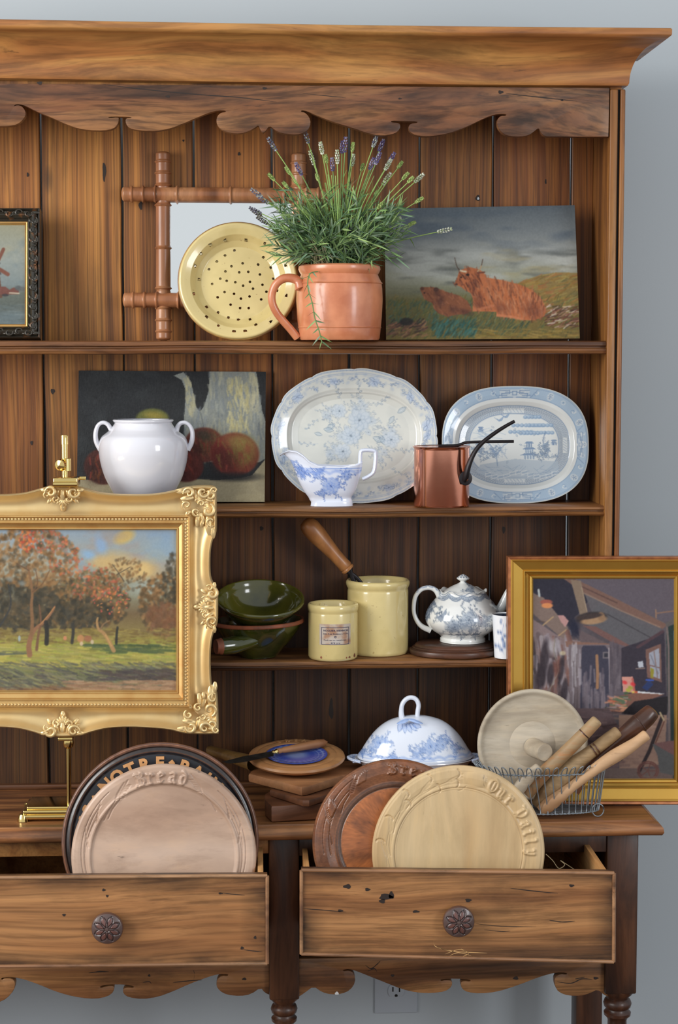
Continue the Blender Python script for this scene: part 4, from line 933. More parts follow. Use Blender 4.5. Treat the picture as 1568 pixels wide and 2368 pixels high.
# --- white two-handled pot
YP = 0.014
px0 = P(333, 1160, YP)[0]
t = thing('confit_pot', 'white crackle-glazed round pot with two small ear handles', 'pot', (px0, YP, Z2))
ob = [(54, 1171), (56, 1168), (62, 1152), (76, 1128), (90, 1100), (99, 1070), (103, 1042), (102, 1022), (96, 1008), (84, 998), (75, 990), (68, 980), (66, 976), (69, 973), (70, 970), (68, 968), (64, 968)]
pr = [(0, 0.0006)]+[(r_, z_+0.0006) for r_, z_ in prof_px(smoothline(ob, 4), 333, YP, Z2, 1171)]
inn = [(r_-0.004, z_) for r_, z_ in pr[::-1] if z_ > 0.012][1:]
V, Fc = lathe(pr+inn+[(0, 0.01)], (px0, YP, Z2), 96); mk('pot_body', V, Fc, M['white_glaze'], t)
for hp_ in ([(260, 1000), (255, 990), (249, 981), (239, 977), (229, 981), (223, 992), (221, 1008), (224, 1024), (233, 1040)], [(408, 998), (411, 987), (417, 979), (428, 977), (438, 983), (444, 995), (445, 1010), (442, 1025), (434, 1040)]):
    pts = np.array([P(x, y, YP) for x, y in smoothline(hp_, 6)]); V, Fc = tube(pts, np.interp(np.linspace(0, 1, len(pts)), [0, .5, 1], [.0045, .0034, .005]), 12, flat=1.5, up=(0, 1, 0)); mk('handle', V, Fc, M['white_glaze'], t)
# ---------------------------------------------------------------- transfer prints
def rose(cv, x, y, r, col, al=0.7, seed=0, deep=1.0):
    rs = random.Random(seed); c = np.array(col, float); lt = c*0.35+np.array((235, 238, 238))*0.65
    for k in range(9):
        a = k*0.698+rs.random()*0.3; px, py = x+math.cos(a)*r*0.62, y+math.sin(a)*r*0.58
        cv.ell(px, py, r*0.42, r*0.36, c, al*0.55*deep, a, 0.12); cv.ell(px-r*.03, py-r*.03, r*0.33, r*0.27, lt, al*0.9, a, 0.15)
    for k in range(6):
        a = k*1.05+0.4; px, py = x+math.cos(a)*r*0.3, y+math.sin(a)*r*0.28
        cv.ell(px, py, r*0.25, r*0.2, c, al*0.7*deep, a, 0.15); cv.ell(px, py, r*0.18, r*0.13, lt, al*0.8, a, 0.2)
    cv.ell(x, y, r*0.16, r*0.14, c, al, 0, 0.3)
    for k in range(5): cv.ell(x+rs.uniform(-1, 1)*r*.1, y+rs.uniform(-1, 1)*r*.1, r*.04+.5, r*.04+.5, c*0.7, al, 0, 0.4)
def sleaf(cv, x, y, L, a, col, al=0.6):
    n = 7; up = [(x+math.cos(a)*L*i/n-math.sin(a)*L*0.24*math.sin(i/n*math.pi), y+math.sin(a)*L*i/n+math.cos(a)*L*0.24*math.sin(i/n*math.pi)) for i in range(n+1)]
    dn = [(x+math.cos(a)*L*i/n+math.sin(a)*L*0.24*math.sin(i/n*math.pi), y+math.sin(a)*L*i/n-math.cos(a)*L*0.24*math.sin(i/n*math.pi)) for i in range(n, -1, -1)]
    cv.poly(up+dn, col, al*0.5); cv.line(up, 0.9, np.array(col)*0.8, al); cv.line(dn, 0.9, np.array(col)*0.8, al); cv.line([(x, y), (x+math.cos(a)*L, y+math.sin(a)*L)], 0.9, (232, 236, 238), al*0.7)
def sprig(cv, x, y, L, a, col, al=0.6, seed=0, sz=1.0):
    rs = random.Random(seed); cur = rs.uniform(-0.9, 0.9); p = (x, y); pts = [p]
    for i in range(6):
        a += cur*0.22; p = (p[0]+math.cos(a)*L/6, p[1]+math.sin(a)*L/6); pts.append(p)
        sd = 1 if i % 2 else -1; la = a+sd*(.6+.4*rs.random()); sleaf(cv, p[0], p[1], (5.0+rs.random()*3.5)*sz, la, col, al)
    cv.line(pts, 1.0, col, al); cv.ell(p[0], p[1], 2.2*sz, 2*sz, col, al, 0, 0.3)
def bouquet(cv, x, y, r, col, al=0.65, seed=1):
    rs = random.Random(seed)
    for k in range(9): sprig(cv, x+rs.uniform(-.3, .3)*r, y+rs.uniform(-.3, .3)*r, r*rs.uniform(.7, 1.0), k*0.7+rs.random(), col, al, seed*31+k, r/45)
    for k in range(7): a = k*0.9+rs.random(); sleaf(cv, x+math.cos(a)*r*.3, y+math.sin(a)*r*.25, r*.38, a, col, al)
    rose(cv, x-r*.22, y+r*.12, r*.34, col, al, seed); rose(cv, x+r*.26, y-r*.12, r*.28, col, al, seed+1); rose(cv, x+r*.05, y-r*.4, r*.17, col, al, seed+2); rose(cv, x+r*.1, y+r*.42, r*.18, col, al, seed+3)
# --- oval platters
def platter(name, label, cx, cy, rx, ry, Yb, Yt, outline, hprof, cv, nr, na, pxw=1.0):
    t = thing(name, label, 'platter', (P(cx, cy+ry, Yb)[0], Yb, Z2))
    Yc = (Yb+Yt)/2; c = P(cx, cy, Yc); s_ = S(cx, cy, Yc); a = math.atan2(Yt-Yb, 2*ry*s_); u = np.array([1.0, 0, 0]); v = np.array([0, math.sin(a), math.cos(a)]); n = np.array([0, -math.cos(a), math.sin(a)])
    sv = 1/math.cos(TH+a*0.4)
    U = np.concatenate([np.linspace(0, 0.6, int(nr*0.45), endpoint=False), np.linspace(0.6, 1.0, nr-int(nr*0.45))]); T_ = np.linspace(0, 2*math.pi, na, endpoint=False)
    UU, TT = np.meshgrid(U, T_, indexing='ij'); X, Yy = outline(UU, TT)       # unit-ish pixel offsets from centre
    H = np.interp(UU, *hprof)
    Z0 = Yy.max()
    W = c+(X*s_)[..., None]*u-(Yy*s_*sv)[..., None]*v+H[..., None]*n
    dz = Z2+0.001-W[..., 2].min(); W[..., 2] += dz
    C = cv.at(cx+X, cy+Yy)
    mk('face', W.reshape(-1, 3), grid(nr, na, cv=True), M['print'], t, cols=np.clip(C, 0, 255).reshape(-1, 3), sharp=0)
    ub = np.array([1.0, 0.995, 0.96, 0.8, 0.6, 0.58, 0.55, 0.3, 0.0]); hb = np.interp(ub, *hprof)-np.array([0, 0.003, .005, .006, .006, .011, .006, .006, .006])
    UB, TB = np.meshgrid(ub, T_[::4], indexing='ij'); X, Yy = outline(UB, TB); HB = np.broadcast_to(hb[:, None], UB.shape)
    W = c+(X*s_)[..., None]*u-(Yy*s_*sv)[..., None]*v+HB[..., None]*n; W[..., 2] += dz
    mk('underside', W.reshape(-1, 3), grid(len(ub), len(T_[::4]), cv=True), M['white_glaze'], t, sharp=0, tint=None)
    return t
def oval(rx, ry, irx, iry, scal=0.0, p=2.0, ph=0.0):
    def f(U, T_):
        c_, s_ = np.cos(T_), np.sin(T_); k = (np.abs(c_)**p+np.abs(s_)**p)**(-1/p); ki = (np.abs(c_)**2.4+np.abs(s_)**2.4)**(-1/2.4)
        sc = 1+scal*np.clip((U-0.72)/0.28, 0, 1)*(np.abs(np.sin(T_*6+ph))**0.7*1.0+0.35*np.sin(T_*12+1.0)-0.4)
        w_ = np.clip((U-0.76)/0.24, 0, 1); ui = np.clip(U/0.76, 0, 1)
        X = (ui*irx*ki*(1-w_)+w_*rx*k*sc)*c_; Y = (ui*iry*ki*(1-w_)+w_*ry*k*sc)*s_
        return X, Y
    return f
BL = (138, 160, 194)
cx, cy = 818.5, 1014
cv = Cv(615, 850, 1020, 1180, 1.6, (213, 214, 206))
cv.blot((202, 204, 198), 40, 30, 8, 0.4, 0.7, 0.7)
of = oval(190, 153, 148, 101, 0.03, 2.15)
ta = np.linspace(0, 2*math.pi, 160)
for uu, wd, al in ((0.985, 3.0, 0.5), (0.955, 1.2, 0.75), (0.94, 1.0, 0.55)):
    X, Y_ = of(np.full(160, uu), ta); cv.line(list(zip(cx+X, cy+Y_)), wd, BL, al)
for k in range(110):
    X, Y_ = of(np.array([0.90+0.05*math.sin(k*2.3)]), np.array([k/110*2*math.pi])); cv.ell(cx+X[0], cy+Y_[0], 5, 3.4, BL, 0.28, k, 0.5)
for k in range(34):
    a = k/34*2*math.pi; X, Y_ = of(np.array([0.89]), np.array([a])); d_ = 0.9 if k % 3 else 1.4
    sprig(cv, cx+X[0], cy+Y_[0], 22, a+1.6, BL, 0.5, k, 0.9)
    if k % 3 == 0: rose(cv, cx+X[0]*.99, cy+Y_[0]*.99, 13 if k % 2 else 10, BL, 0.5, k); sleaf(cv, cx+X[0], cy+Y_[0], 16, a+2.4, BL, 0.75); sleaf(cv, cx+X[0], cy+Y_[0], 15, a-1.2, BL, 0.65)
X, Y_ = of(np.full(160, 0.77), ta); cv.line(list(zip(cx+X, cy+Y_)), 2, (226, 226, 218), 0.7)
GB = (160, 176, 192)
for (x, y, r_) in ((832, 948, 30), (800, 1010, 32), (848, 985, 36), (770, 1050, 26), (900, 1005, 24), (880, 1055, 26), (760, 960, 24)): bouquet(cv, x, y, r_*1.25, GB, 0.33, int(x))
rose(cv, 832, 975, 27, GB, 0.6, 3, 1.2); rose(cv, 812, 1012, 22, GB, 0.6, 5, 1.2); rose(cv, 785, 955, 17, GB, 0.7, 6); rose(cv, 905, 1022, 20, GB, 0.7, 8); rose(cv, 793, 1048, 19, GB, 0.7, 7)
for x, y, L, a in ((775, 985, 26, 2.6), (772, 1000, 24, 3.3), (862, 1015, 28, 0.4), (880, 1010, 24, 1.2), (900, 985, 22, -1.0), (745, 1010, 18, 3.4), (920, 960, 24, -0.6)): sleaf(cv, x, y, L, a, (136, 160, 182), 0.7)
for x, y, L, a in ((740, 970, 40, 2.5), (735, 1030, 42, 3.0), (900, 1085, 44, 0.6), (830, 925, 36, -1.4), (870, 945, 34, -0.7), (920, 1045, 36, 0.2), (775, 1085, 40, 2.3), (790, 930, 34, -2.0)): sprig(cv, x, y, L, a, GB, 0.6, int(L))
hprof = ([0, 0.66, 0.74, 0.80, 0.90, 0.97, 1.0], [0, 0, 0.003, 0.010, 0.014, 0.0165, 0.0165])
t1_ = platter('floral_platter', 'large oval platter with scalloped rim and faded blue flowers, behind the gravy boat', cx, cy, 190, 153, 0.078, 0.108, of, hprof, cv, 110, 420)
# --- willow pattern platter
cx, cy = 1189, 1031
W0 = (212, 216, 214); WB = (158, 180, 200); WD = (112, 138, 170)
cv = Cv(1010, 890, 1370, 1175, 1.7, W0)
wf = oval(170, 134, 132, 93, 0.0, 2.6); tt = np.linspace(0, 2*math.pi, 200)
def ring(u0, u1, col, al, n=14):
    for q_ in np.linspace(u0, u1, n):
        X, Y_ = wf(np.full(200, q_), tt); cv.line(list(zip(cx+X, cy+Y_)), 3.6, col, al)
ring(0.855, 0.99, WB, 0.8); ring(0.60, 0.735, (172, 182, 190), 0.7)
X, Y_ = wf(np.full(200, 0.995), tt); cv.line(list(zip(cx+X, cy+Y_)), 2, (196, 196, 186), 0.9)
for q_, col, wd in ((0.85, WD, 1.2), (0.74, WD, 1.2), (0.60, WD, 1.2), (0.97, WD, 1.0)):
    X, Y_ = wf(np.full(200, q_), tt); cv.line(list(zip(cx+X, cy+Y_)), wd, col, 0.75)
for k in range(150):                          # cross-hatch diaper band
    for q0, q1, dt in ((0.61, 0.73, 0.05), (0.73, 0.61, 0.05)):
        a = k/150*2*math.pi; X, Y_ = wf(np.array([q0, q1]), np.array([a, a+dt])); cv.line([(cx+X[0], cy+Y_[0]), (cx+X[1], cy+Y_[1])], 0.8, (128, 142, 160), 0.7)
def P2(q_, a): X, Y_ = wf(np.array([q_]), np.array([a])); return cx+X[0], cy+Y_[0]
for k in range(30):
    a = k/30*2*math.pi; x, y = P2(0.915, a); m_ = k % 5
    if m_ in (0, 3):
        cv.ell(x, y, 9, 7, W0, 0.8, a); cv.ell(x, y, 6.5, 5, WD, 0.8, a); 
        for j in range(5): cv.ell(x+math.cos(j*1.26)*4.2, y+math.sin(j*1.26)*3.4, 1.7, 1.5, W0, 0.8)
    elif m_ == 1:
        cv.ell(x, y, 5, 5, W0, 0.8); cv.ell(x, y, 3.8, 3.8, WB, 0.9); cv.ell(x, y, 1.5, 1.5, WD, 0.9)
    else:
        cv.line([(x+math.cos(a+j*0.8)*(7-j), y+math.sin(a+j*0.8)*(5.5-j*.7)) for j in range(6)], 1.6, W0, 0.8); cv.line([(x+math.cos(a+3+j*0.8)*(6-j), y+math.sin(a+3+j*0.8)*(5-j*.7)) for j in range(5)], 1.3, WD, 0.7)
def fret(x, y, ang, s_=1.0):
    ca, sa = math.cos(ang), math.sin(ang)
    def tr(p): return [(x+(u_*ca-v_*sa)*s_, y+(u_*sa+v_*ca)*s_) for u_, v_ in p]
    base = tr([(-34, -9), (34, -9), (34, 9), (-34, 9)]); cv.poly(base, W0, 0.55)
    for sg in (-1, 1):
        for pth in ([(sg*4, 8), (sg*30, 8), (sg*30, 0), (sg*12, 0), (sg*12, -7), (sg*34, -7)], [(sg*18, 4), (sg*36, 4)], [(sg*6, -3), (sg*22, -3)]): cv.line(tr(pth), 2.0, WD, 0.75)
        cv.line(tr([(sg*38, 8), (sg*54, -8)]), 1.6, WD, 0.8)
    cv.line(tr([(-5, -5), (5, -5), (5, 3), (-5, 3), (-5, -5)]), 1.6, WD, 0.8)
fret(cx, cy-117, 0); fret(cx+4, cy+117, 0); fret(cx-151, cy+4, math.pi/2, 0.8); fret(cx+151, cy, math.pi/2, 0.8)
for a in range(4):
    x, y = (cx, cy-80) if a == 0 else (cx, cy+80) if a == 1 else (cx-118, cy) if a == 2 else (cx+118, cy)
    h = a < 2; w_ = (24, 5) if h else (5, 18); cv.poly([(x-w_[0], y-w_[1]), (x+w_[0], y-w_[1]), (x+w_[0], y+w_[1]), (x-w_[0], y+w_[1])], W0, 0.8)
    for j in range(-2, 3): cv.line([(x+j*8-3, y-4), (x+j*8+3, y+4)] if h else [(x-4, y+j*6-3), (x+4, y+j*6+3)], 1, WD, 0.7)
# the scene: pagoda, tree clouds, lake, fence, birds
cv.poly([(1110, 1075), (1190, 1062), (1290, 1068), (1292, 1092), (1240, 1108), (1140, 1108), (1100, 1092)], (168, 182, 194), 0.75)
for k in range(26): cv.line([(1100+k*7, 1076+random.uniform(0, 24)), (1118+k*7, 1076+random.uniform(0, 24))], 0.9, WD, 0.45)
for k in range(12):
    x = 1122+k*14; y = 1096+6*math.sin(k*0.9); cv.line([(x, y), (x+12, y-3)], 1.2, W0, 0.9); cv.line([(x, y+7), (x+12, y+4)], 1.2, W0, 0.9); cv.line([(x, y-2), (x, y+9)], 1.3, W0, 0.9); cv.line([(x, y+3), (x+12, y+1)], 1, WD, 0.6)
def pagoda(x, y, s_, n):
    for k in range(n):
        w_ = s_*(1-k*0.24); yy = y-k*s_*0.62
        cv.poly([(x-w_*.6, yy), (x+w_*.6, yy), (x+w_*.6, yy-s_*.36), (x-w_*.6, yy-s_*.36)], (190, 202, 210), 0.95)
        for j in (-.45, -.15, .15, .45): cv.line([(x+j*w_, yy), (x+j*w_, yy-s_*.36)], 1.7, (84, 112, 150), 0.85)
        cv.poly([(x-w_*1.0, yy-s_*.36), (x+w_*1.0, yy-s_*.36), (x+w_*.55, yy-s_*.58), (x-w_*.55, yy-s_*.58)], (110, 136, 168), 0.9)
pagoda(1224, 1062, 22, 3); pagoda(1112, 1000, 10, 2); pagoda(1282, 1030, 10, 2)
for (x, y, w_) in ((1232, 966, 16), (1222, 985, 34), (1250, 985, 26), (1205, 1000, 24), (1248, 1002, 30), (1225, 1003, 20)):
    for j in range(int(w_/5)+2):
        xx = x-w_+j*(2*w_/(int(w_/5)+1)); cv.ell(xx, y, 5.2, 4.4, (122, 150, 180), 0.85, 0, 0.15); cv.ell(xx-1, y-1.2, 3.2, 2.4, (176, 194, 208), 0.7, 0, 0.3)
cv.line([(1262, 1050), (1256, 1020), (1262, 1000)], 2, (84, 112, 150), 0.8)
for k in range(24): sprig(cv, random.choice([1268, 1146, 1110, 1252]), random.uniform(1046, 1072), 22, -1.57+random.uniform(-.9, .9), (120, 144, 172), 0.6, k, 0.9)
cv.line(smoothline([(1150, 1078), (1146, 1052), (1134, 1030), (1116, 1020)], 4), 2.2, (120, 144, 172), 0.8); cv.line(smoothline([(1147, 1056), (1160, 1036), (1176, 1024)], 4), 1.6, (120, 144, 172), 0.8)
for k in range(26): a = random.uniform(-2.8, -0.3); cv.line([(1148+random.uniform(-30, 26), 1032+random.uniform(-12, 12)), (1148+random.uniform(-32, 28), 1052+random.uniform(-8, 10))], 0.9, (134, 156, 182), 0.5)
for x, y in ((1156, 972), (1170, 964)):
    cv.poly([(x-14, y-6), (x-3, y-1), (x+3, y+1), (x-2, y+4)], (128, 152, 180), 0.8); cv.poly([(x-2, y), (x+12, y-10), (x+5, y+3), (x-1, y+4)], (128, 152, 180), 0.8)
for k in range(14): cv.line([(1092+random.uniform(0, 60), 990+random.uniform(0, 26)), (1110+random.uniform(0, 60), 990+random.uniform(0, 26))], 1.3, (150, 172, 194), 0.6)
for k in range(20): sleaf(cv, random.uniform(1080, 1290), random.uniform(962, 1082), 7, random.uniform(0, 6), (146, 168, 192), 0.5)
platter('willow_platter', 'smaller blue willow pattern platter with pagoda, behind the copper saucepan', cx, cy, 170, 134, 0.078, 0.108, wf, hprof, cv, 110, 420)
# --- gravy boat
cv = Cv(600, 1020, 900, 1190, 1.8, (226, 232, 246))
SB = (112, 146, 222)
for x, y, r_ in ((765, 1122, 34), (700, 1095, 20), (735, 1095, 22), (800, 1100, 20), (745, 1140, 16)): bouquet(cv, x, y, r_, SB, 0.6, int(x+y))
for k in range(30): x = 690+k*5; cv.ell(x, 1092+3*math.sin(k), 4, 3, SB, 0.35, k, 0.5)
cv.line([(690, 1084), (840, 1084)], 2.4, SB, 0.6); cv.line([(690, 1089), (840, 1089)], 1, SB, 0.7)
for k in range(8): sprig(cv, 660+k*5, 1064+k*4, 20, 0.6, SB, 0.5, k); 
rose(cv, 764, 1124, 20, SB, 0.8, 4); rose(cv, 672, 1072, 8, SB, 0.6, 2)
YG = 0.022
gx0 = P(767, 1171, YG)[0]; sg_ = S(767, 1100, YG)
t = thing('gravy_boat', 'small blue and white floral gravy boat with a square-angled handle', 'gravy boat', (gx0, YG, Z2))
lv = [(1172, 718, 816, 18), (1163, 719, 815, 18), (1158, 716, 814, 17), (1152, 713, 813, 18), (1140, 703, 821, 24), (1122, 691, 829, 30), (1105, 682, 835, 34), (1090, 673, 838, 36), (1080, 664, 839, 37), (1070, 654, 840, 37), (1064, 644, 840, 37)]
NAg = 180; T_ = np.linspace(0, 2*math.pi, NAg, endpoint=False)
lvs = smoothline([(l_[0], l_[1], l_[2], l_[3]) for l_ in lv], 8)
def rimz(x_px):                               # pixel y of the rim along the boat
    return np.interp(x_px, [640, 655, 668, 685, 700, 715, 735, 790, 825, 840], [1060, 1049, 1045, 1047, 1056, 1070, 1079, 1082, 1079, 1070])
def boat(inset, lvs, rev=False):
    rows = []; px_ = []
    for (py, xl, xr, hy) in lvs:
        t_ = (1172-py)/(1172-1064.0); cxp = (xl+xr)/2; ax = (xr-xl)/2
        c_, s_ = np.cos(T_), np.sin(T_)
        nar = np.where(c_ < 0, 1-0.55*np.clip(-c_-0.25, 0, 1)*min(1, max(0, (t_-0.45)*2.2)), 1.0)
        xp = cxp+ax*np.sign(c_)*np.abs(c_)**0.95; yw = hy*s_*nar
        rz = rimz(xp); ypx = 1172-(1172-rz)*t_ if t_ > 0 else np.full_like(xp, 1172.0)
        ypx = 1172-(1172-py)*(1-t_**3)-(1172-rz)*t_**3
        X = gx0+(xp-767)*sg_; X = np.where(True, X, X); Z = Z2+0.0006+(1172-ypx)*sg_*1.005
        k = 1-inset; X = gx0+(X-gx0)*k
        rows.append(np.stack([X, YG-yw*sg_*k*1.0, Z], -1)); px_.append(np.stack([xp, ypx], -1))
    return np.array(rows), np.array(px_)
A, PX = boat(0, lvs); C = cv.at(PX[..., 0], PX[..., 1]); back = (np.sin(T_) < 0)[None, :, None]
B, PB = boat(0.045, [l_ for l_ in lvs[::-1] if l_[0] < 1150]); B[..., 2] -= 0.0
ring_ = A[-1:]*0.5+B[:1]*0.5; ring_[..., 2] = A[-1:][..., 2]+0.001
V = np.concatenate([A, ring_, B]); Cc = np.concatenate([C, np.tile((228, 232, 244), (1+len(B), NAg, 1))])
Fc = grid(len(V), NAg, cv=True).tolist()+[[k for k in range(NAg)], [(len(V)-1)*NAg+k for k in range(NAg)][::-1]]
g = G(); g.add(V.reshape(-1, 3), Fc, Cc.reshape(-1, 3)); g.build('boat_body', M['print'], t, sharp=60)
hpth = smoothline([(832, 1082), (833, 1066), (834, 1050), (838, 1044), (852, 1043), (866, 1045), (869, 1052), (868, 1075), (864, 1094), (852, 1104), (838, 1110)], 5)
pts = [np.array([gx0+(x-767)*sg_, YG, Z2+0.0006+(1172-y)*sg_]) for x, y in hpth]; V, Fc = tube(pts, 0.0036, 12, flat=1.7, up=(0, 1, 0)); g = G(); g.add(V, Fc, (222, 228, 244)); g.build('handle', M['print'], t)
# --- copper saucepan with lid
YK = 0.012
kx = P(1021, 1170, YK)[0]
t = thing('copper_saucepan', 'tall straight-sided copper saucepan with a dark iron handle', 'saucepan', (kx, YK, Z2))
pr = prof_px([(60, 1171), (63, 1170), (64, 1167), (64, 1040), (64.5, 1037), (67, 1034), (67.5, 1033), (66, 1032.5)], 1021, YK, Z2, 1171)
pr = [(0, 0.0006)]+[(a_, b_+0.0006) for a_, b_ in pr]; inn = [(pr[-1][0]-0.003, pr[-1][1]-0.003), (pr[3][0]-0.002, pr[-1][1]-0.01), (pr[3][0]-0.002, 0.004), (0, 0.003)]
V, Fc = lathe(pr+inn, (kx, YK, Z2), 96); mk('pan_body', V, Fc, M['copper'], t, sharp=60)
def K(x, y, dy): q_ = P(x, y, YK+dy); return q_
hp_ = smoothline([K(1074, 1108, -0.036), K(1078, 1098, -0.042), K(1083, 1078, -0.046), K(1092, 1056, -0.047), K(1104, 1036, -0.047), K(1122, 1018, -0.047), K(1146, 1000, -0.047), K(1168, 986, -0.047), K(1186, 976, -0.047), K(1190, 974, -0.047)], 6)
V, Fc = tube(hp_, np.interp(np.linspace(0, 1, len(hp_)), [0, .15, .35, .9, 1], [.006, .0055, .0042, .0028, .0030]), 12, flat=1.35, up=(0, 1, 0)); mk('handle', V, Fc, M['iron'], t)
pc = K(1077, 1106, -0.041); a_ = ellipse_pts(24)
V, Fc = prism([pc+np.array([math.cos(w_)*0.0115, 0, math.sin(w_)*0.0125]) for w_ in a_], (0, 0.004, 0), 0.0012); mk('handle_plate', V, Fc, M['iron'], t)
V, Fc = lathe([(0.0045, 0), (0.004, 0.0015), (0.002, 0.0028), (0, 0.003)], pc-np.array([0, 0.0002, 0.001]), 20, A=axisM((0, -1, 0))); mk('rivet', V, Fc, M['copper'], t)
t = thing('copper_cover', 'flat copper lid with long iron bar handle, lying in the saucepan mouth', 'lid', (kx, YK, Z2+pr[-1][1]))
rl = pr[3][0]-0.0035; zl = Z2+pr[-1][1]-0.0035
V, Fc = lathe([(0, zl), (rl*0.9, zl), (rl, zl+0.001), (rl, zl+0.0022), (rl*0.9, zl+0.0018), (0, zl+0.0018)][::-1], (kx, YK, 0), 72); mk('lid_disc', V, Fc, M['copper'], t, sharp=60)
z0_ = zl+0.0022
hz = P(1075, 1024, YK)[2]
pts = smoothline([(kx-0.005, YK+.01, z0_+0.001), (kx+0.025, YK+.01, z0_+0.0015), (kx+0.036, YK+.012, z0_+0.004), (P(1080, 1026, YK+.012)[0], YK+.012, max(hz, z0_+.006)), (P(1120, 1023, YK+.015)[0], YK+.015, max(hz, z0_+.006)+0.001), (P(1188, 1021, YK+.015)[0], YK+.015, max(hz, z0_+.006)+0.0015)], 6)
V, Fc = tube(pts, 0.0026, 10, flat=1.5, up=(0, 1, 0)); mk('bar_handle', V, Fc, M['iron'], t)
# ================================================================ THIRD SHELF
M['green'] = plain('green_lead_glaze', (66, 70, 22), 0.16, coat=0.7, var=0.9, vs=22, var_col=(34, 42, 18), bump=0.12, bs=60)
M['green_in'] = plain('green_glaze_inside', (88, 86, 30), 0.14, coat=0.7, var=0.9, vs=16, var_col=(52, 56, 20), bump=0.12, bs=50)
M['clay'] = plain('bare_clay', (150, 80, 50), 0.6, var=0.7, vs=40, var_col=(86, 52, 34), bump=0.3, bs=150)
def bowl(name, label, cx, Y, R, h, rb, zc, tilt_x, tilt_y, px, mats, rim_clay):
    s_ = S(cx, 1430, Y); R, h, rb = R*s_, h*s_, rb*s_
    A = np.array((Matrix.Rotation(tilt_y, 3, 'Y')@Matrix.Rotation(tilt_x, 3, 'X')))
    c = np.array([P(cx, 1430, Y)[0], Y, zc])
    t = thing(name, label, 'bowl', c)
    ob = smoothline([(rb, 0.0), (rb*1.03, h*.03), (rb*1.25, h*.14), (rb+(R-rb)*.55, h*.46), (rb+(R-rb)*.83, h*.74), (R*.955, h*.89)], 5)
    rm = smoothline([(R*.955, h*.885), (R*1.0, h*.895), (R*1.012, h*.93), (R*1.0, h*.985), (R*.975, h*1.0), (R*.95, h*.985)], 4)
    ib = smoothline([(R*.95, h*.985), (R*.90, h*.88), (rb+(R-rb)*.72, h*.66), (rb+(R-rb)*.4, h*.36), (rb*.9, h*.14), (rb*.4, h*.09), (0, h*.085)], 5)
    V, Fc = lathe([(0, 0.001)]+list(map(tuple, ob)), c, 80, A=A); mk('outside', V, Fc, mats[0], t)
    V, Fc = lathe(list(map(tuple, rm)), c, 80, A=A); mk('rolled_rim', V, Fc, mats[2], t)
    V, Fc = lathe(list(map(tuple, ib)), c, 80, A=A); mk('inside', V, Fc, mats[1], t)
    return t, c, A, R, h
YB3 = 0.048
t, c, A, R, h = bowl('pouring_bowl', 'lower green glazed bowl with a bare clay rim and side lug', 599, YB3, 106, 86, 42, Z3+0.0025, R_(0.0), R_(-1.5), None, (M['green'], M['green_in'], M['clay']), True)
lp = [P(592, 1478, YB3-0.055), P(560, 1486, YB3-0.063), P(525, 1492, YB3-0.075), P(500, 1494, YB3-0.082)]
V, Fc = tube(smoothline(lp, 4), np.interp(np.linspace(0, 1, 13), [0, .5, .92, 1], [.010, .0155, .0135, .009]), 20); mk('lug', V, Fc, M['green'], t)
V, Fc = tube([P(512, 1493, YB3-0.079), P(499, 1494, YB3-0.083)], [.0146, .0125], 20); mk('lug_end', V, Fc, M['clay'], t)
zt_ = c[2]+h
t, c, A, R, h = bowl('glazed_bowl', 'upper green glazed bowl tipped forward, resting inside the lower bowl', 600, YB3-0.004, 101, 78, 40, Z3+0.052, R_(17.0), R_(1.5), None, (M['green'], M['green_in'], M['green_in']), False)
# --- yellow crocks
def crock(name, label, cx, Y, pyb, ob, ty=0.0):
    x0 = P(cx, pyb, Y)[0]; t = thing(name, label, 'crock', (x0, Y, Z3))
    pr = prof_px(ob, cx, Y, Z3, pyb); top = pr[-1]
    inn = [(top[0]-0.002, top[1]+0.0003), (top[0]-0.005, top[1]-0.002), (pr[4][0]-0.006, top[1]-0.02), (pr[4][0]-0.006, 0.012), (pr[4][0]-0.012, 0.007), (0, 0.006)]
    V, Fc = lathe([(0, 0.0006)]+[(a_, b_+0.0006) for a_, b_ in pr]+inn, (x0, Y, Z3), 96); mk('crock_body', V, Fc, M['yellow'], t, sharp=60); return t, x0, pr
YC1 = 0.0385
tL, lxx, _ = crock('large_crock', 'tall yellow glazed crock holding a wooden-handled tool', 873.5, 0.0805, 1514, [(67, 1514), (69.5, 1512), (70.5, 1506), (70.5, 1440), (70.5, 1372), (70, 1368), (69.5, 1365), (71.5, 1362), (73.5, 1356), (74, 1352), (73, 1348), (70, 1345)])
tS, sxx, prS = crock('small_crock', 'short yellow glazed crock with a printed paper label', 770, 0.026, 1527, [(53, 1527), (55.5, 1525), (57.3, 1520), (57.3, 1460), (57.3, 1424), (56.8, 1421), (56.5, 1419), (58.0, 1416), (59, 1411), (59, 1406), (57.8, 1402), (55.5, 1400)])
# --- printed label bent round the small crock
YS_ = 0.026; rS = prS[3][0]; sS = S(770, 1460, YS_)
def wrapS(x, z, off):                         # pixel offsets from the crock's axis / pixel height -> surface
    a = (x*sS)/rS; return (sxx+(rS+off)*math.sin(a), YS_-(rS+off)*math.cos(a), z)
def zpx(py): return Z3+P(770, py, YS_)[2]-P(770, 1527, YS_)[2]
rot0 = 3.0                                   # the label sits a little right of centre
def labx(px): return math.asin(max(-.99, min(.99, (px-770)/57.3)))*57.3
xa, xb = labx(737.5), labx(808)
lm, nt, b = newmat('label_paper'); q = NB(nt); tc = q.n('ShaderNodeTexCoord')
q.l(q.ramp(q.noise(tc.outputs['Object'], 45, 3).outputs['Fac'], [(0.35, c4(168, 128, 100)), (0.5, c4(192, 176, 160)), (0.7, c4(196, 188, 182))]), b.inputs['Base Color']); b.inputs['Roughness'].default_value = 0.55
NX = 24; g = G(); V = []
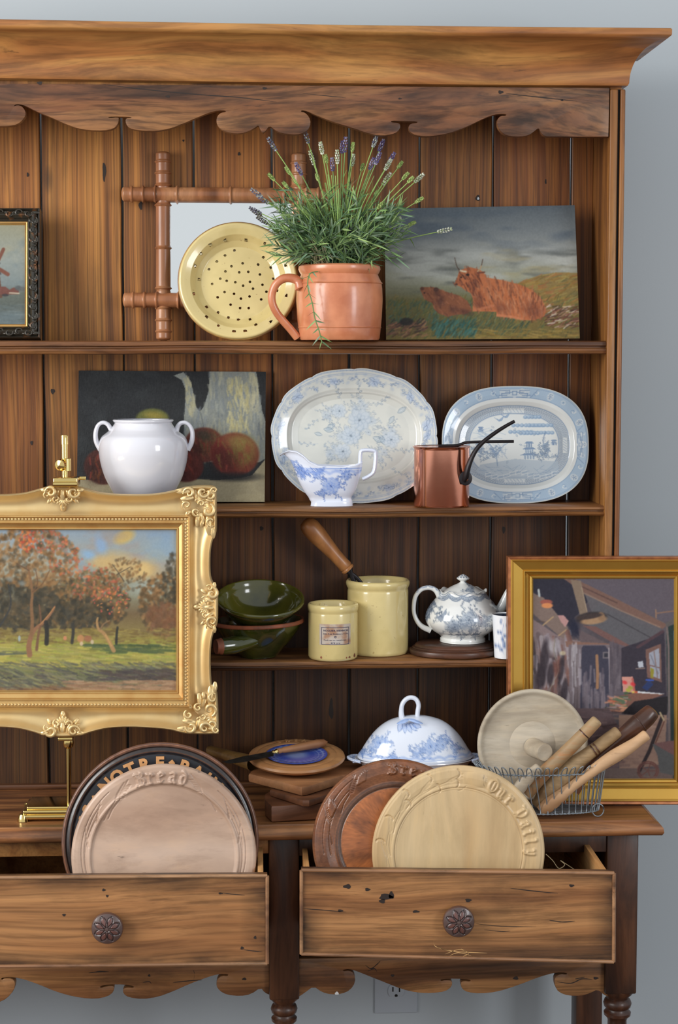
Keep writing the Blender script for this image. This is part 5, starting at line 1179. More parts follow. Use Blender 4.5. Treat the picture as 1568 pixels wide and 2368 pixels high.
for k in range(NX+1):
    x = xa+(xb-xa)*k/NX
    for py in (1440.5, 1488.0): V.append(wrapS(x, zpx(py), 0.0004))
g.add(V, [[2*k, 2*k+1, 2*k+3, 2*k+2] for k in range(NX)]); lab = g.build('label', lm, tS)
ink = plain('label_ink', (52, 50, 78), 0.6)
g = G()
def strip(x0_, x1_, p0, p1, n_=20):
    V = []
    for k in range(n_+1):
        x = x0_+(x1_-x0_)*k/n_
        for py in (p0, p1): V.append(wrapS(x, zpx(py), 0.0007))
    g.add(V, [[2*k, 2*k+1, 2*k+3, 2*k+2] for k in range(n_)])
bx0, bx1 = labx(741.5), labx(804); strip(bx0, bx1, 1447.6, 1448.9); strip(bx0, bx1, 1486.0, 1487.2); strip(bx0, bx0+1.2, 1448, 1487, 1); strip(bx1-1.2, bx1, 1448, 1487, 1)
g.build('label_border', ink, tS)
# glyphs: every letter needed, converted from the built-in font in one pass
GL = {}
def glyphs(chars, off=0.0):
    objs = []
    for ch in chars:
        cu = bpy.data.curves.new('gl', 'FONT'); cu.body = ch; cu.size = 1.0; cu.offset = off; cu.resolution_u = 3; ob_ = bpy.data.objects.new('gl', cu); COL.objects.link(ob_); objs.append(ob_)
    bpy.context.view_layer.update(); dg = bpy.context.evaluated_depsgraph_get()
    for ch, ob_ in zip(chars, objs):
        me = bpy.data.meshes.new_from_object(ob_.evaluated_get(dg)); V = np.array([v.co[:] for v in me.vertices]).reshape(-1, 3); Fc = [list(p_.vertices) for p_ in me.polygons]
        GL[(ch, off)] = (V, Fc); bpy.data.meshes.remove(me)
    for ob_ in objs:
        cu = ob_.data; bpy.data.objects.remove(ob_); bpy.data.curves.remove(cu)
lines = [('NOGUIER-VIENNOIS', 1457.0, 5.6, 746, 802, 0.02), ('350, Rue Boileau-LYON', 1464.2, 5.2, 745, 802, 0.0), ('Poids net au remplissage', 1478.2, 4.4, 747, 798, 0.0), ('475 grs', 1485.0, 4.8, 762, 784, 0.02)]
glyphs(sorted(set(''.join(l_[0] for l_ in lines if l_[5]))), 0.02); glyphs(sorted(set(''.join(l_[0] for l_ in lines if not l_[5]))), 0.0)
def adv(ch, off):
    V, _ = GL[(ch, off)]; return 0.3 if len(V) == 0 else V[:, 0].max()+0.07
for txt, py, sz, x0_, x1_, off in lines:
    W = sum(adv(ch, off) for ch in txt); a0, a1 = labx(x0_), labx(x1_); k = (a1-a0)/W; x = a0; g = G()
    for ch in txt:
        V, Fc = GL[(ch, off)]
        if len(V): g.add([wrapS(x+v_[0]*k, zpx(py-v_[1]*sz), 0.0007) for v_ in V], Fc)
        x += adv(ch, off)*k
    g.build('lettering', ink, tS, sharp=0)
g = G(); c0 = [(773+labx(773)-3+2.6*math.cos(a_), 1469.5+2.4*math.sin(a_)) for a_ in ellipse_pts(16)]; xm = labx(773)
g.add([wrapS(xm+2.7*math.cos(a_), zpx(1469.5+2.6*math.sin(a_)), 0.0007) for a_ in ellipse_pts(16)]+[wrapS(xm+1.7*math.cos(a_), zpx(1469.5+1.7*math.sin(a_)), 0.0007) for a_ in ellipse_pts(16)], [[k, (k+1) % 16, 16+(k+1) % 16, 16+k] for k in range(16)])
g.add([wrapS(xm-2, zpx(1470.6), 0.0007), wrapS(xm+2, zpx(1469.0), 0.0007), wrapS(xm+2, zpx(1468.0), 0.0007), wrapS(xm-2, zpx(1469.6), 0.0007)], [[0, 1, 2, 3]])
g.build('label_emblem', ink, tS, sharp=0)
# chips of bare clay at the foot of the small crock
for px, w_, h_ in ((741, 5, 6), (806, 6, 5), (818, 8, 9), (799, 4, 4)):
    x = labx(px); g = G(); n_ = 10; pts = [wrapS(x+w_*.5*math.cos(a_)*(1+.3*math.sin(3*a_)), zpx(1520-h_*.5+h_*.5*math.sin(a_)), 0.0002) for a_ in ellipse_pts(n_)]; g.add(pts, [list(range(n_))]); g.build('chip', M['clay'], tS, sharp=0)
# --- tool with a wooden handle
M['handle'] = wood('worn_handle', (190, 134, 82), (170, 114, 68), (126, 82, 50), 'Z', fine=60, band=18, rough=0.36, stain=0.3, coat=0.3, contrast=0.2, stain_col=(84, 52, 32), bump=0.1)
yt = 0.085
A0, B0 = P(703, 1203, 0.070), P(806, 1318, 0.080)
t = thing('mezzaluna_handle_tool', 'kitchen tool with a turned wooden handle standing in the tall crock', 'utensil', (P(850, 1400, 0.062)[0], 0.062, Z3+0.05))
t.name = 'wooden_handled_tool'; LOC[t.name] = LOC.pop('mezzaluna_handle_tool')
k = S(750, 1260, yt)
V, Fc = turned(A0, B0, [(0, 0.2*k), (0.02, 13*k), (0.06, 19*k), (0.14, 22.5*k), (0.3, 22*k), (0.5, 18.5*k), (0.7, 15.5*k), (0.86, 15*k), (0.93, 16*k), (0.95, 14*k), (0.97, 16.5*k), (0.995, 15.5*k), (1.0, 0.3*k)], 28); mk('handle', V, Fc, M['handle'], t)
dv = (B0-A0)/np.linalg.norm(B0-A0)
for o_ in (-7, 7):
    sx_ = np.array([dv[2], 0, -dv[0]])*o_*k
    p_ = smoothline([B0-dv*0.004+sx_, P(822+o_*.6, 1340-o_*.4, 0.082), P(850+o_*.6, 1385-o_*.5, 0.083), P(872, 1440, 0.083)], 5); V, Fc = tube(p_, 0.0042 if o_ < 0 else 0.0036, 8, flat=0.7, up=(0, 1, 0)); mk('tine', V, Fc, M['iron'], t)
# --- round wooden stand, teapot, mug
M['stand'] = wood('dark_turned_wood', (96, 60, 42), (70, 44, 32), (40, 26, 22), 'X', fine=120, band=24, rough=0.4, stain=0.5, coat=0.2, contrast=0.3)
YT = 0.062; sx0 = P(1052, 1505, YT)[0]; sk = S(1052, 1500, YT)*.925
t = thing('round_stand', 'dark turned wooden stand under the teapot', 'stand', (sx0, YT, Z3))
hS = 29*sk
V, Fc = lathe([(0, 0.0006), (108*sk, 0.0006), (113*sk, hS*.12), (114.5*sk, hS*.3), (113*sk, hS*.5), (106*sk, hS*.56), (105*sk, hS*.6), (107*sk, hS*.64), (106*sk, hS*.68), (101*sk, hS*.72), (101.5*sk, hS*.78), (98*sk, hS*.92), (94*sk, hS), (0, hS)], (sx0, YT, Z3), 96, sy=0.84); mk('stand_body', V, Fc, M['stand'], t)
ZS = Z3+hS
YT2 = 0.072; tx0 = P(1070, 1489, YT2)[0]
cvt = Cv(940, 1320, 1200, 1500, 2.0, (228, 229, 226))
TB_ = (106, 122, 144)
bouquet(cvt, 1076, 1432, 46, TB_, 0.5, 4); rose(cvt, 1074, 1428, 17, TB_, 0.85, 9, 1.2); rose(cvt, 1042, 1444, 15, TB_, 0.85, 12, 1.2); bouquet(cvt, 1035, 1442, 28, TB_, 0.35, 8); bouquet(cvt, 1110, 1432, 26, TB_, 0.4, 11); bouquet(cvt, 1062, 1466, 14, TB_, 0.5, 12); bouquet(cvt, 1090, 1466, 12, TB_, 0.5, 15)
for x, y in ((1004, 1430), (996, 1442)): sprig(cvt, x, y, 26, 5.4, TB_, 0.7, 3)
cvt.poly([(1002, 1425), (1014, 1418), (1026, 1404), (1024, 1424), (1012, 1436)], TB_, 0.7)
for k in range(60):                           # lace border at the collar
    x = 1005+k*2.3; y = 1383+6*abs(math.sin(k*0.26)); cvt.ell(x, y-5, 2.6, 3.4, TB_, 0.65, 0, .3); cvt.ell(x, y-5, 1.2, 1.6, (230, 232, 230), .7); cvt.ell(x, y, 1.5, 1.2, TB_, 0.8)
cvt.line([(1005+k*2.3, 1374+4*math.sin(k*.3)) for k in range(60)], 1.6, TB_, 0.8)
for k in range(12): sprig(cvt, 1000-k*1.6+random.uniform(-2, 2), 1388+k*4, 9, 2.0, TB_, 0.6, k); sprig(cvt, 1136+k*1.6, 1388+k*3.4, 9, 1.0, TB_, 0.6, k)
def printed_lathe(name, prpx, cx, Y, zb, pyb, x0, cv, parent, na=220, inner=None, sub=6, wav=None, sy=1.0):
    pr = smoothline(prpx, sub); zz = np.array([P(cx, py, Y)[2]-P(cx, pyb, Y)[2] for _, py in pr]); rr = np.array([r_*S(cx, py, Y) for r_, py in pr])
    T_ = np.linspace(0, 2*math.pi, na, endpoint=False)
    dz = np.zeros((na, len(pr))) if wav is None else wav(T_[:, None], pr[None, :, 1])
    X = x0+rr[None]*np.sin(T_)[:, None]; Yy = Y-sy*rr[None]*np.cos(T_)[:, None]; Z = zb+zz[None]+dz
    V = np.stack([X, Yy, np.broadcast_to(Z, X.shape)], -1)
    ang = np.where(T_ > math.pi, T_-2*math.pi, T_)
    U_ = cx+pr[None, :, 0]*np.sin(np.clip(ang, -1.57, 1.57))[:, None]; W_ = np.broadcast_to(pr[None, :, 1], U_.shape)
    C = cv.at(U_, W_)
    return mk(name, V.reshape(-1, 3), grid(na, len(pr), cu=True)[:, ::-1], M['print'], parent, cols=np.clip(C, 0, 255).reshape(-1, 3), sharp=60)
t = thing('teapot', 'white teapot printed with grey-blue flowers, on the dark round stand', 'teapot', (tx0, YT2, ZS))
printed_lathe('teapot_body', [(0, 1488.5), (48, 1488.5), (52, 1487), (52, 1481), (50, 1478), (56, 1472), (70, 1463), (82, 1450), (87, 1436), (84, 1420), (75, 1404), (64, 1391), (56, 1382), (53, 1376), (55, 1371), (53, 1371), (49, 1374), (40, 1378)], 1070, YT2, ZS, 1489, tx0, cvt, t, inner=True,
              wav=lambda T_, py: np.clip((1386-py)/14, 0, 1)*0.0022*np.sin(T_*8+1.0))
cvl = Cv(1000, 1325, 1140, 1385, 2.5, (228, 229, 226)); bouquet(cvl, 1082, 1364, 14, TB_, .75, 3); sprig(cvl, 1060, 1368, 20, 0, TB_, .6, 2); rose(cvl, 1088, 1364, 6, TB_, .8, 3)
for k in range(30): cvl.ell(1056+k*1.0, 1338+3*math.sin(k), 1.2, 1.2, TB_, 0.7)
ld = printed_lathe('teapot_lid', [(44, 1375), (45, 1373), (40, 1370), (30, 1364), (20, 1359), (11, 1355), (7, 1352), (7, 1350), (10, 1348), (14.5, 1345), (14, 1342), (9, 1338), (4, 1335), (0, 1334)], 1070, YT2, ZS, 1489, tx0, cvl, t, na=120)
hpth = smoothline([(1016, 1379), (1010, 1368), (1001, 1361), (988, 1359), (973, 1364), (961, 1379), (957, 1400), (958, 1420), (966, 1438), (978, 1450), (996, 1458)], 6)
pts = [P(x, y, YT2) for x, y in hpth]; V, Fc = tube(pts, np.interp(np.linspace(0, 1, len(pts)), [0, .2, .7, 1], [.0055, .0044, .0036, .0055]), 12, flat=1.0, up=(0, 1, 0))
top_ = (np.arange(len(V))//12 < 28); g = G(); g.add(V, Fc, np.where(((np.arange(len(V)) % 12 > 6) & top_ & (np.sin(np.arange(len(V))*2.7) > -.2))[:, None], np.array([(140, 156, 180)]), np.array([(228, 229, 226)]))); g.build('handle', M['print'], t)
pts = [P(x, y, YT2) for x, y in smoothline([(1128, 1430), (1146, 1420), (1158, 1408), (1167, 1390), (1174, 1374), (1180, 1362)], 5)]
V, Fc = tube(pts, np.interp(np.linspace(0, 1, len(pts)), [0, .3, 1], [.017, .010, .006]), 16); g = G(); g.add(V, Fc, (226, 228, 226)); g.build('spout', M['print'], t)
# mug
YG2 = 0.015; mx = P(1171, 1522, YG2)[0]
cvm = Cv(1130, 1415, 1215, 1530, 2.5, (246, 249, 253)); MB_ = (120, 150, 206)
for k in range(7): sprig(cvm, 1158+random.uniform(-3, 3), 1508-k*11, 9, -1.57+(.8 if k % 2 else -.8), MB_, .6, k, .6)
cvm.line([(1160, 1510), (1157, 1470), (1160, 1440)], 1, MB_, .8); rose(cvm, 1174, 1470, 9, MB_, .8, 2)
sprig(cvm, 1140, 1500, 12, -1.3, MB_, .5, 2)
t = thing('small_mug', 'small white mug with a blue printed sprig beside the teapot', 'mug', (mx, YG2, Z3))
printed_lathe('mug_body', [(0, 1524), (25, 1524), (28, 1522), (28.5, 1515), (31, 1470), (33.5, 1428), (33.8, 1425), (33, 1424.5), (32, 1427)], 1171, YG2, Z3+0.0008, 1525, mx, cvm, t, na=120)
zc_ = lambda py: P(1171, py, YG2)[2]-P(1171, 1525, YG2)[2]; ks = S(1171, 1470, YG2)
V, Fc = lathe([(32.2*ks, zc_(1426.5)), (30*ks, zc_(1460)), (26*ks, zc_(1515)), (0, zc_(1517))], (mx, YG2, Z3), 60); mk('mug_inside', V, Fc, plain('blue_speckled_glaze', (92, 98, 118), 0.25, coat=0.5, var=0.9, vs=260, var_col=(40, 46, 66)), t)
# ================================================================ PICTURE IN A GILT FRAME ON A BRASS EASEL
YE0, YE1 = -0.128, -0.105                    # bottom and top of the frame's front
cv = Cv(-130, 1215, 415, 1610, 0.95)
cv.vgrad([(1225, (134, 150, 164)), (1300, (150, 150, 136)), (1380, (128, 126, 104)), (1420, (110, 92, 66)), (1470, (130, 116, 70)), (1482, (140, 138, 66)), (1520, (150, 152, 74)), (1545, (120, 122, 72)), (1570, (92, 92, 70)), (1600, (134, 108, 78))])
cv.blot((122, 146, 172), 60, 40, 51, 0.5, 0.7, 0.8, (150, 1215, 415, 1330, 25)); cv.blot((150, 140, 134), 50, 24, 52, 0.5, 0.75, 0.7, (150, 1215, 415, 1340, 25))
cv.ell(232, 1262, 12, 26, (124, 158, 196), 0.7, -0.25, 0.5); cv.ell(205, 1285, 18, 10, (126, 168, 206), 0.7, 0.4, 0.5); cv.ell(286, 1242, 24, 14, (196, 164, 88), 0.85, -0.4, 0.35); cv.ell(262, 1240, 30, 10, (150, 134, 120), 0.5, 0, .6)
for x, y, rx, ry in ((268, 1300, 40, 22), (335, 1316, 36, 24), (300, 1322, 44, 20), (232, 1302, 24, 14)): cv.ell(x, y, rx, ry, (190, 160, 106), 0.75, 0.1, 0.45)
cv.ell(330, 1318, 16, 14, (206, 176, 116), .8, 0, .5); cv.ell(335, 1360, 40, 20, (152, 160, 150), 0.7, 0, 0.5); cv.ell(372, 1270, 36, 26, (136, 158, 172), .6, 0, .6)
def dabs(n_, cx, cy, rx, ry, cols, sz=5, al=0.6):
    for _ in range(n_):
        a = random.uniform(0, 6.283); q_ = math.sqrt(random.random()); c_ = np.array(random.choice(cols), float)+random.uniform(-10, 10)
        cv.ell(cx+rx*q_*math.cos(a), cy+ry*q_*math.sin(a), sz*random.uniform(.4, 1.1), sz*random.uniform(.35, .8), c_, al, random.uniform(0, 3), 0.35)
BR = [(112, 84, 54), (90, 74, 52), (132, 98, 62), (78, 68, 52), (150, 112, 70)]; DKg = [(62, 58, 48), (72, 66, 52), (52, 52, 46), (86, 74, 54)]; RD = [(172, 96, 72), (186, 104, 80), (160, 82, 62), (198, 120, 70), (140, 90, 60)]
dabs(500, 380, 1400, 60, 75, BR, 7); dabs(160, 400, 1340, 26, 60, DKg, 6, .5); dabs(140, 378, 1430, 44, 34, [(120, 84, 60), (104, 76, 56)], 8, .5)
dabs(700, 170, 1400, 130, 60, DKg+BR, 8, .65); dabs(500, 40, 1400, 90, 60, DKg, 9, .6); dabs(700, 70, 1290, 110, 70, BR+[(150, 116, 76)], 7, .55); dabs(260, -70, 1330, 70, 100, BR, 9, .6)
dabs(500, 215, 1380, 80, 62, BR+[(130, 104, 66), (112, 100, 64)], 6, .55); dabs(240, 190, 1420, 70, 34, DKg, 8, .6)
dabs(150, 290, 1330, 50, 40, BR, 5, .5); dabs(90, 100, 1250, 60, 30, RD, 4, .7); dabs(110, 215, 1350, 60, 45, RD, 4.5, .6); dabs(60, 255, 1390, 44, 30, [(190, 88, 76), (204, 130, 76)], 3, .85); dabs(60, 60, 1250, 20, 26, [(206, 120, 66), (178, 80, 60)], 4, .7); dabs(80, 150, 1295, 40, 40, RD, 4, .6)
for x, y in ((130, 1255), (150, 1275), (10, 1290), (20, 1340), (48, 1350), (-10, 1360)): cv.ell(x, y, 8, 6, (142, 156, 158), .5, .3, .5)
cv.strokes(500, (-130, 1455, 412, 1490), 0.0, 16, 4, [(132, 116, 66), (120, 104, 60), (150, 134, 72), (104, 84, 56)], .5, .2)
cv.strokes(500, (-130, 1492, 412, 1545), 0.05, 30, 3.4, [(164, 150, 78), (152, 142, 76), (178, 164, 84), (130, 124, 70), (142, 134, 82)], .6, .12)
cv.strokes(60, (200, 1492, 412, 1512), 0.03, 40, 4, [(84, 96, 60), (70, 84, 58)], .6, .06); cv.strokes(30, (-130, 1508, 60, 1516), 0.03, 40, 3, [(84, 88, 76)], .6, .06)
cv.strokes(650, (-130, 1535, 412, 1592), 0.3, 26, 3.6, [(90, 90, 76), (112, 108, 90), (76, 76, 72), (120, 122, 90), (92, 82, 76), (134, 128, 84)], .55, .35)
cv.strokes(130, (230, 1550, 412, 1575), 0.1, 24, 4, [(72, 66, 66), (84, 72, 66)], .5, .2); cv.strokes(200, (160, 1576, 412, 1602), 0.0, 30, 3.4, [(150, 118, 92), (134, 104, 80), (164, 134, 104)], .5, .08); cv.strokes(80, (-130, 1590, 160, 1602), 0.2, 24, 4, [(128, 96, 66), (96, 76, 62)], .5, .1)
TR = (120, 88, 64)
for pth, w0, w1, c_ in (([(66, 1516), (64, 1495), (70, 1470), (80, 1455), (98, 1440), (116, 1418), (124, 1404)], 13, 4, (136, 98, 72)), ([(70, 1470), (72, 1440), (70, 1400), (72, 1370), (66, 1330), (62, 1310)], 9, 4, (126, 94, 66)), ([(82, 1504), (86, 1470), (92, 1440), (88, 1400)], 7, 3, (112, 82, 62)), ([(64, 1320), (50, 1312), (36, 1304)], 3, 2, (96, 74, 56)), ([(76, 1370), (96, 1350), (112, 1320)], 4, 2, (110, 82, 56)), ([(72, 1370), (84, 1350), (80, 1320)], 3, 2, (104, 76, 56)),
                        ([(105, 1490), (106, 1465), (104, 1440)], 10, 10, (50, 48, 44)), ([(164, 1488), (167, 1462), (166, 1445)], 7, 7, (60, 58, 52)), ([(261, 1506), (250, 1484), (238, 1466), (226, 1456), (222, 1440), (224, 1430)], 10, 4, (160, 126, 84)), ([(230, 1456), (238, 1444), (252, 1436)], 4, 2, (130, 104, 76)), ([(267, 1490), (268, 1470), (270, 1452)], 6, 5, (54, 54, 48)), ([(-4, 1450), (12, 1424), (22, 1400), (20, 1370), (16, 1352)], 5, 3, (60, 60, 58)), ([(268, 1330), (285, 1320), (300, 1312)], 2, 1.5, (76, 68, 56)), ([(285, 1345), (272, 1325), (258, 1306)], 2.5, 1.5, (76, 68, 56)), ([(-60, 1520), (-56, 1460), (-64, 1380), (-50, 1330)], 14, 5, (110, 80, 60)), ([(-90, 1500), (-88, 1440)], 8, 6, (60, 54, 48))):
    cv.line(smoothline(pth, 4), w0, c_, .9, w1)
cv.line([(90, 1446), (112, 1420), (123, 1405)], 2, (196, 140, 84), .7); cv.line([(242, 1470), (256, 1495)], 3, (190, 150, 92), .7)
cv.ell(184, 1478, 8, 9, (176, 126, 84), .9); cv.ell(186, 1490, 4, 5, (196, 170, 138), .9); cv.ell(201, 1478, 9, 7, (150, 100, 74), .9); cv.ell(211, 1486, 4, 5, (190, 170, 144), .9); cv.ell(148, 1477, 4, 5, (196, 128, 96), .85); cv.ell(42, 1478, 3, 7, (150, 166, 170), .85)
cv.line([(-30, 1568+2*math.sin(k)) if False else (0+k*3, 1570+1.5*math.sin(k*2)) for k in range(9)], 1.5, (52, 52, 54), .7)
cv.grain(6, 5, 2, 2); cv.blur(1)
fx = 145.0
t = thing('gilt_framed_landscape', 'autumn orchard landscape in an ornate gilt frame with scrolled corners, standing on the brass easel', 'picture', (P(fx, 1697, YE0)[0], YE0, P(fx, 1697, YE0)[2]))
def PE(px, py, h_=0.0):
    return PP(px, py, Ptb, Nn)+Nn*h_
Ptb = P(fx, 1697, YE0); vv = P(fx, 1125, YE1)-Ptb; Nn = np.cross((1, 0, 0), vv); Nn /= np.linalg.norm(Nn); Nn = -Nn if Nn[1] > 0 else Nn
Vv = vv/np.linalg.norm(vv); Uu = np.array([1.0, 0, 0])
# outline of the frame: right half, clockwise from top centre, mirrored about the centre ornament
rh = [(145, 1124), (175, 1124), (200, 1130), (230, 1138), (265, 1142), (320, 1143), (360, 1141), (395, 1135), (420, 1128), (440, 1124), (470, 1122), (495, 1124), (500, 1135), (501, 1180), (501, 1220), (499, 1235), (492, 1250), (487, 1275), (486, 1310), (488, 1335), (495, 1352), (503, 1368), (504, 1405), (503, 1440), (496, 1458), (490, 1480), (487, 1510), (487, 1550), (490, 1585), (500, 1600), (503, 1615), (505, 1660), (505, 1692), (498, 1697), (440, 1697), (415, 1693), (395, 1688), (360, 1684), (300, 1681), (250, 1684), (215, 1692), (190, 1700), (165, 1703), (145, 1704)]
outl = rh+[(2*fx-x, y) for x, y in rh[::-1][1:-1]]
outl = smoothline(outl, 4, closed=True); no = len(outl)
ir = (2*fx-406.0, 1227.0, 406.0, 1598.0)
def inner_pt(x, y, r4):
    # matching point on the inner rectangle, mitred at the corners
    cxm, cym = (r4[0]+r4[2])/2, (r4[1]+r4[3])/2; hw, hh = (r4[2]-r4[0])/2, (r4[3]-r4[1])/2
    ox, oy = (x-cxm), (y-cym); W_, H_ = 360.0, 288.0
    if abs(ox)/W_ > abs(oy)/H_: k = 1/(abs(ox)); s_ = math.copysign(1, ox); return cxm+s_*hw, cym+oy/H_*hh if abs(oy) < H_ else cym+math.copysign(hh, oy)
    return cxm+ox/W_*hw if abs(ox) < W_ else cxm+math.copysign(hw, ox), cym+math.copysign(hh, oy)
scoop_in = (2*fx-440.0, 1192.0, 440.0, 1637.0)
inn_ = []
for x, y in outl:
    d_ = min(x-scoop_in[0], scoop_in[2]-x); e_ = min(y-scoop_in[1], scoop_in[3]-y)
    # straight-down projection with 45 degree mitres
    px_ = min(max(x, scoop_in[0]), scoop_in[2]); py_ = min(max(y, scoop_in[1]), scoop_in[3]); inn_.append((px_, py_))
hp2 = [(0.0, -0.022), (0.0, 0.002), (0.03, 0.0065), (0.07, 0.008), (0.11, 0.0065), (0.14, 0.0045), (0.24, -0.003), (0.4, -0.0085), (0.6, -0.0105), (0.8, -0.0085), (0.93, -0.004), (0.97, -0.001), (1.0, 0.0)]
def swl(s_, h_): return [PE(o_[0]*(1-s_)+i_[0]*s_, o_[1]*(1-s_)+i_[1]*s_, h_) for o_, i_ in zip(outl, inn_)]
rows = np.array([swl(s_, h_) for s_, h_ in hp2])
mk('frame_scoop', rows.reshape(-1, 3), grid(len(hp2), no, cv=True), M['gilt_pale'], t, sharp=40)
rectframe((scoop_in[0]-1, scoop_in[1]-1, scoop_in[2]+1, scoop_in[3]+1), ir, YE1, YE0, [(0, -0.001)], M['gilt'], 'x', t) if False else None
def rf(o4, i4, prof, mat, name):
    cn = [((o4[0], o4[1]), (i4[0], i4[1])), ((o4[2], o4[1]), (i4[2], i4[1])), ((o4[2], o4[3]), (i4[2], i4[3])), ((o4[0], o4[3]), (i4[0], i4[3]))]
    rws = [[PE(o_[0]*(1-s_)+i_[0]*s_, o_[1]*(1-s_)+i_[1]*s_, h_) for s_, h_ in prof] for o_, i_ in cn]; m_ = len(prof)
    for k in range(4):
        V = rws[k]+rws[(k+1) % 4]; mk(name, V, [[j, j+1, m_+j+1, m_+j] for j in range(m_-1)], mat, t, sharp=35)
rf(scoop_in, ir, [(0, 0.0), (0.04, 0.0035), (0.10, 0.004), (0.14, 0.0015), (0.18, 0.001), (0.42, 0.001), (0.46, 0.003), (0.50, 0.003), (0.54, 0.0), (0.58, -0.003), (0.80, -0.006), (0.84, -0.0045), (0.90, -0.0045), (0.94, -0.009), (1.0, -0.012)], M['gilt'], 'sight_moulding')
# beading
g = G(); m4 = (2*fx-429.5, 1200.5, 429.5, 1629.0)
sph = [(0.25, 0.0), (1.0, 0.45), (0.75, 0.9), (0.0, 1.1)]
def bead(px, py, hor):
    c0 = PE(px, py, 0.0008); k = S(px, py, -0.12); V = [];
    for r_, h_ in sph:
        for j in range(6): a = j*1.047; V.append(c0+(Uu*math.cos(a)*(3.4 if hor else 3.0)+Vv*math.sin(a)*(3.0 if hor else 3.4))*r_*k+Nn*h_*k*3.0)
    g.add(V, grid(4, 6, cv=True).tolist())
for x in np.arange(m4[0], m4[2], 8.0): bead(x, m4[1], True); bead(x, m4[3], True)
for y in np.arange(m4[1], m4[3], 8.0): bead(m4[2], y, False); bead(m4[0], y, False)
g.build('beading', M['gilt_pale'], t, kind='stuff')
W_ = [(-120, 1222), (408, 1222), (408, 1602), (-120, 1602)]
c_ = [PE(x, y, -0.0115) for x, y in W_]; nx, ny = 420, 300
U_, V_ = np.meshgrid(np.linspace(0, 1, nx), np.linspace(0, 1, ny)); Wp = quadpt(c_, U_, V_)
C = cv.at(-120+528*U_, 1222+380*V_); mk('painted_surface', Wp.reshape(-1, 3), grid(ny, nx)[:, ::-1], M['oil'], t, cols=np.clip(C, 0, 255).reshape(-1, 3))
V, Fc = slab([PE(x, y, -0.013) for x, y in [(-180, 1165), (470, 1165), (470, 1660), (-180, 1660)]], Nn, 0, 0.008); mk('backing', V, Fc, M['leg'], t, smooth=False)
# applied ornaments: scrolls, shells and leaves
def shell(g, c0, d, L, n_=7, spread=2.2, wd=0.28):
    sd = np.cross(Nn, d); sd /= np.linalg.norm(sd)
    for k in range(n_):
        a = (k/(n_-1)-0.5)*spread; dd = d*math.cos(a)+sd*math.sin(a); petal(g, c0, dd, Nn, L*(1-0.12*abs(a)), L*wd*0.55, L*0.16)
    scroll(g, c0, Uu, Vv, Nn, L*0.16, 0.9, 0.5, 1, 0, .8, 8)
kE = S(300, 1400, -0.12)
def orn(name, items, mx=1, my=1, ox=0, oy=0):
    g = G()
    for it in items:
        kd, x, y = it[0], it[1], it[2]; c0 = PE(ox+mx*x, oy+my*y, it[-1])
        if kd == 's': scroll(g, c0, Uu*mx, -Vv*my, Nn, it[3]*kE, it[4], it[5], 1, it[6], 0.35)
        elif kd == 'p': a = it[3]; d_ = Uu*mx*math.cos(a)-Vv*my*math.sin(a); petal(g, c0, d_, Nn, it[4]*kE, it[5]*kE, it[5]*kE*0.75)
        elif kd == 'h': a = it[3]; d_ = Uu*mx*math.cos(a)-Vv*my*math.sin(a); shell(g, c0, d_, it[4]*kE)
    g.build(name, M['gilt_pale'], t, sharp=60)
corner = [('h', -45, 34, -0.6, 30, 0.004), ('s', -62, 16, 14, 1.1, .34, 3.0, 0.006), ('s', -30, 14, 14, 1.1, .34, 0.0, 0.007), ('s', -14, 22, 12, 1.2, .32, 4.0, 0.006), ('s', -18, 56, 16, 1.1, .32, 5.0, 0.005), ('s', -12, 82, 12, 1.0, .34, 1.0, 0.006), ('s', -68, 44, 11, 1.1, .34, 2.0, 0.002), ('s', -46, 60, 10, 1.2, .34, 1.0, 0.001),
          ('p', -52, 26, 3.0, 30, 7, 0.006), ('p', -40, 60, 1.7, 34, 6, 0.0), ('p', -34, 62, 1.3, 32, 6, 0.0), ('p', -18, 70, 1.5, 44, 9, 0.006), ('p', -60, 12, 3.15, 34, 7, 0.006), ('p', -6, 8, 2.4, 18, 6, 0.008), ('p', -8, 95, 1.5, 26, 6, 0.007), ('p', -24, 30, 0.2, 20, 6, 0.005), ('s', -4, 10, 9, 1.1, .3, 2.0, 0.009), ('p', -60, 58, 2.4, 14, 5, 0.0), ('s', -34, 40, 8, 1.2, .34, 3.0, 0.006), ('p', -64, 30, 2.6, 16, 6, 0.003), ('p', -30, 78, 1.8, 18, 6, 0.001)]
for mx, my, ox, oy in ((1, 1, 500, 1124), (1, -1, 504, 1696), (-1, 1, 2*fx-500, 1124), (-1, -1, 2*fx-504, 1696)): orn('corner_ornament', corner, mx, my, ox, oy)
centre = [('h', 0, 26, 1.57, 22, 0.0), ('s', 26, 14, 14, 1.2, .34, 0.0, 0.006), ('s', -26, 14, 14, 1.2, .34, 3.1, 0.006), ('s', 14, 30, 9, 1.1, .34, 5.0, 0.0), ('s', -14, 30, 9, 1.1, .34, 2.0, 0.0), ('p', 34, 10, -0.1, 16, 5, 0.007), ('p', -34, 10, 3.24, 16, 5, 0.007), ('p', 0, 6, 1.57, 26, 6, 0.003), ('p', 10, 8, 1.2, 22, 5, 0.003), ('p', -10, 8, 1.94, 22, 5, 0.003), ('p', 24, 26, 0.9, 18, 5, -0.002), ('p', -24, 26, 2.24, 18, 5, -0.002), ('p', 0, 40, 1.57, 18, 6, -0.004), ('s', 36, 20, 8, 1.1, .34, 1.0, 0.004), ('s', -36, 20, 8, 1.1, .34, 2.1, 0.004)]
orn('centre_ornament', centre, 1, 1, 145, 1124); orn('centre_ornament', centre, 1, -1, 145, 1703)
side = [(k_[0], k_[2], k_[1])+k_[3:] if False else k_ for k_ in centre]
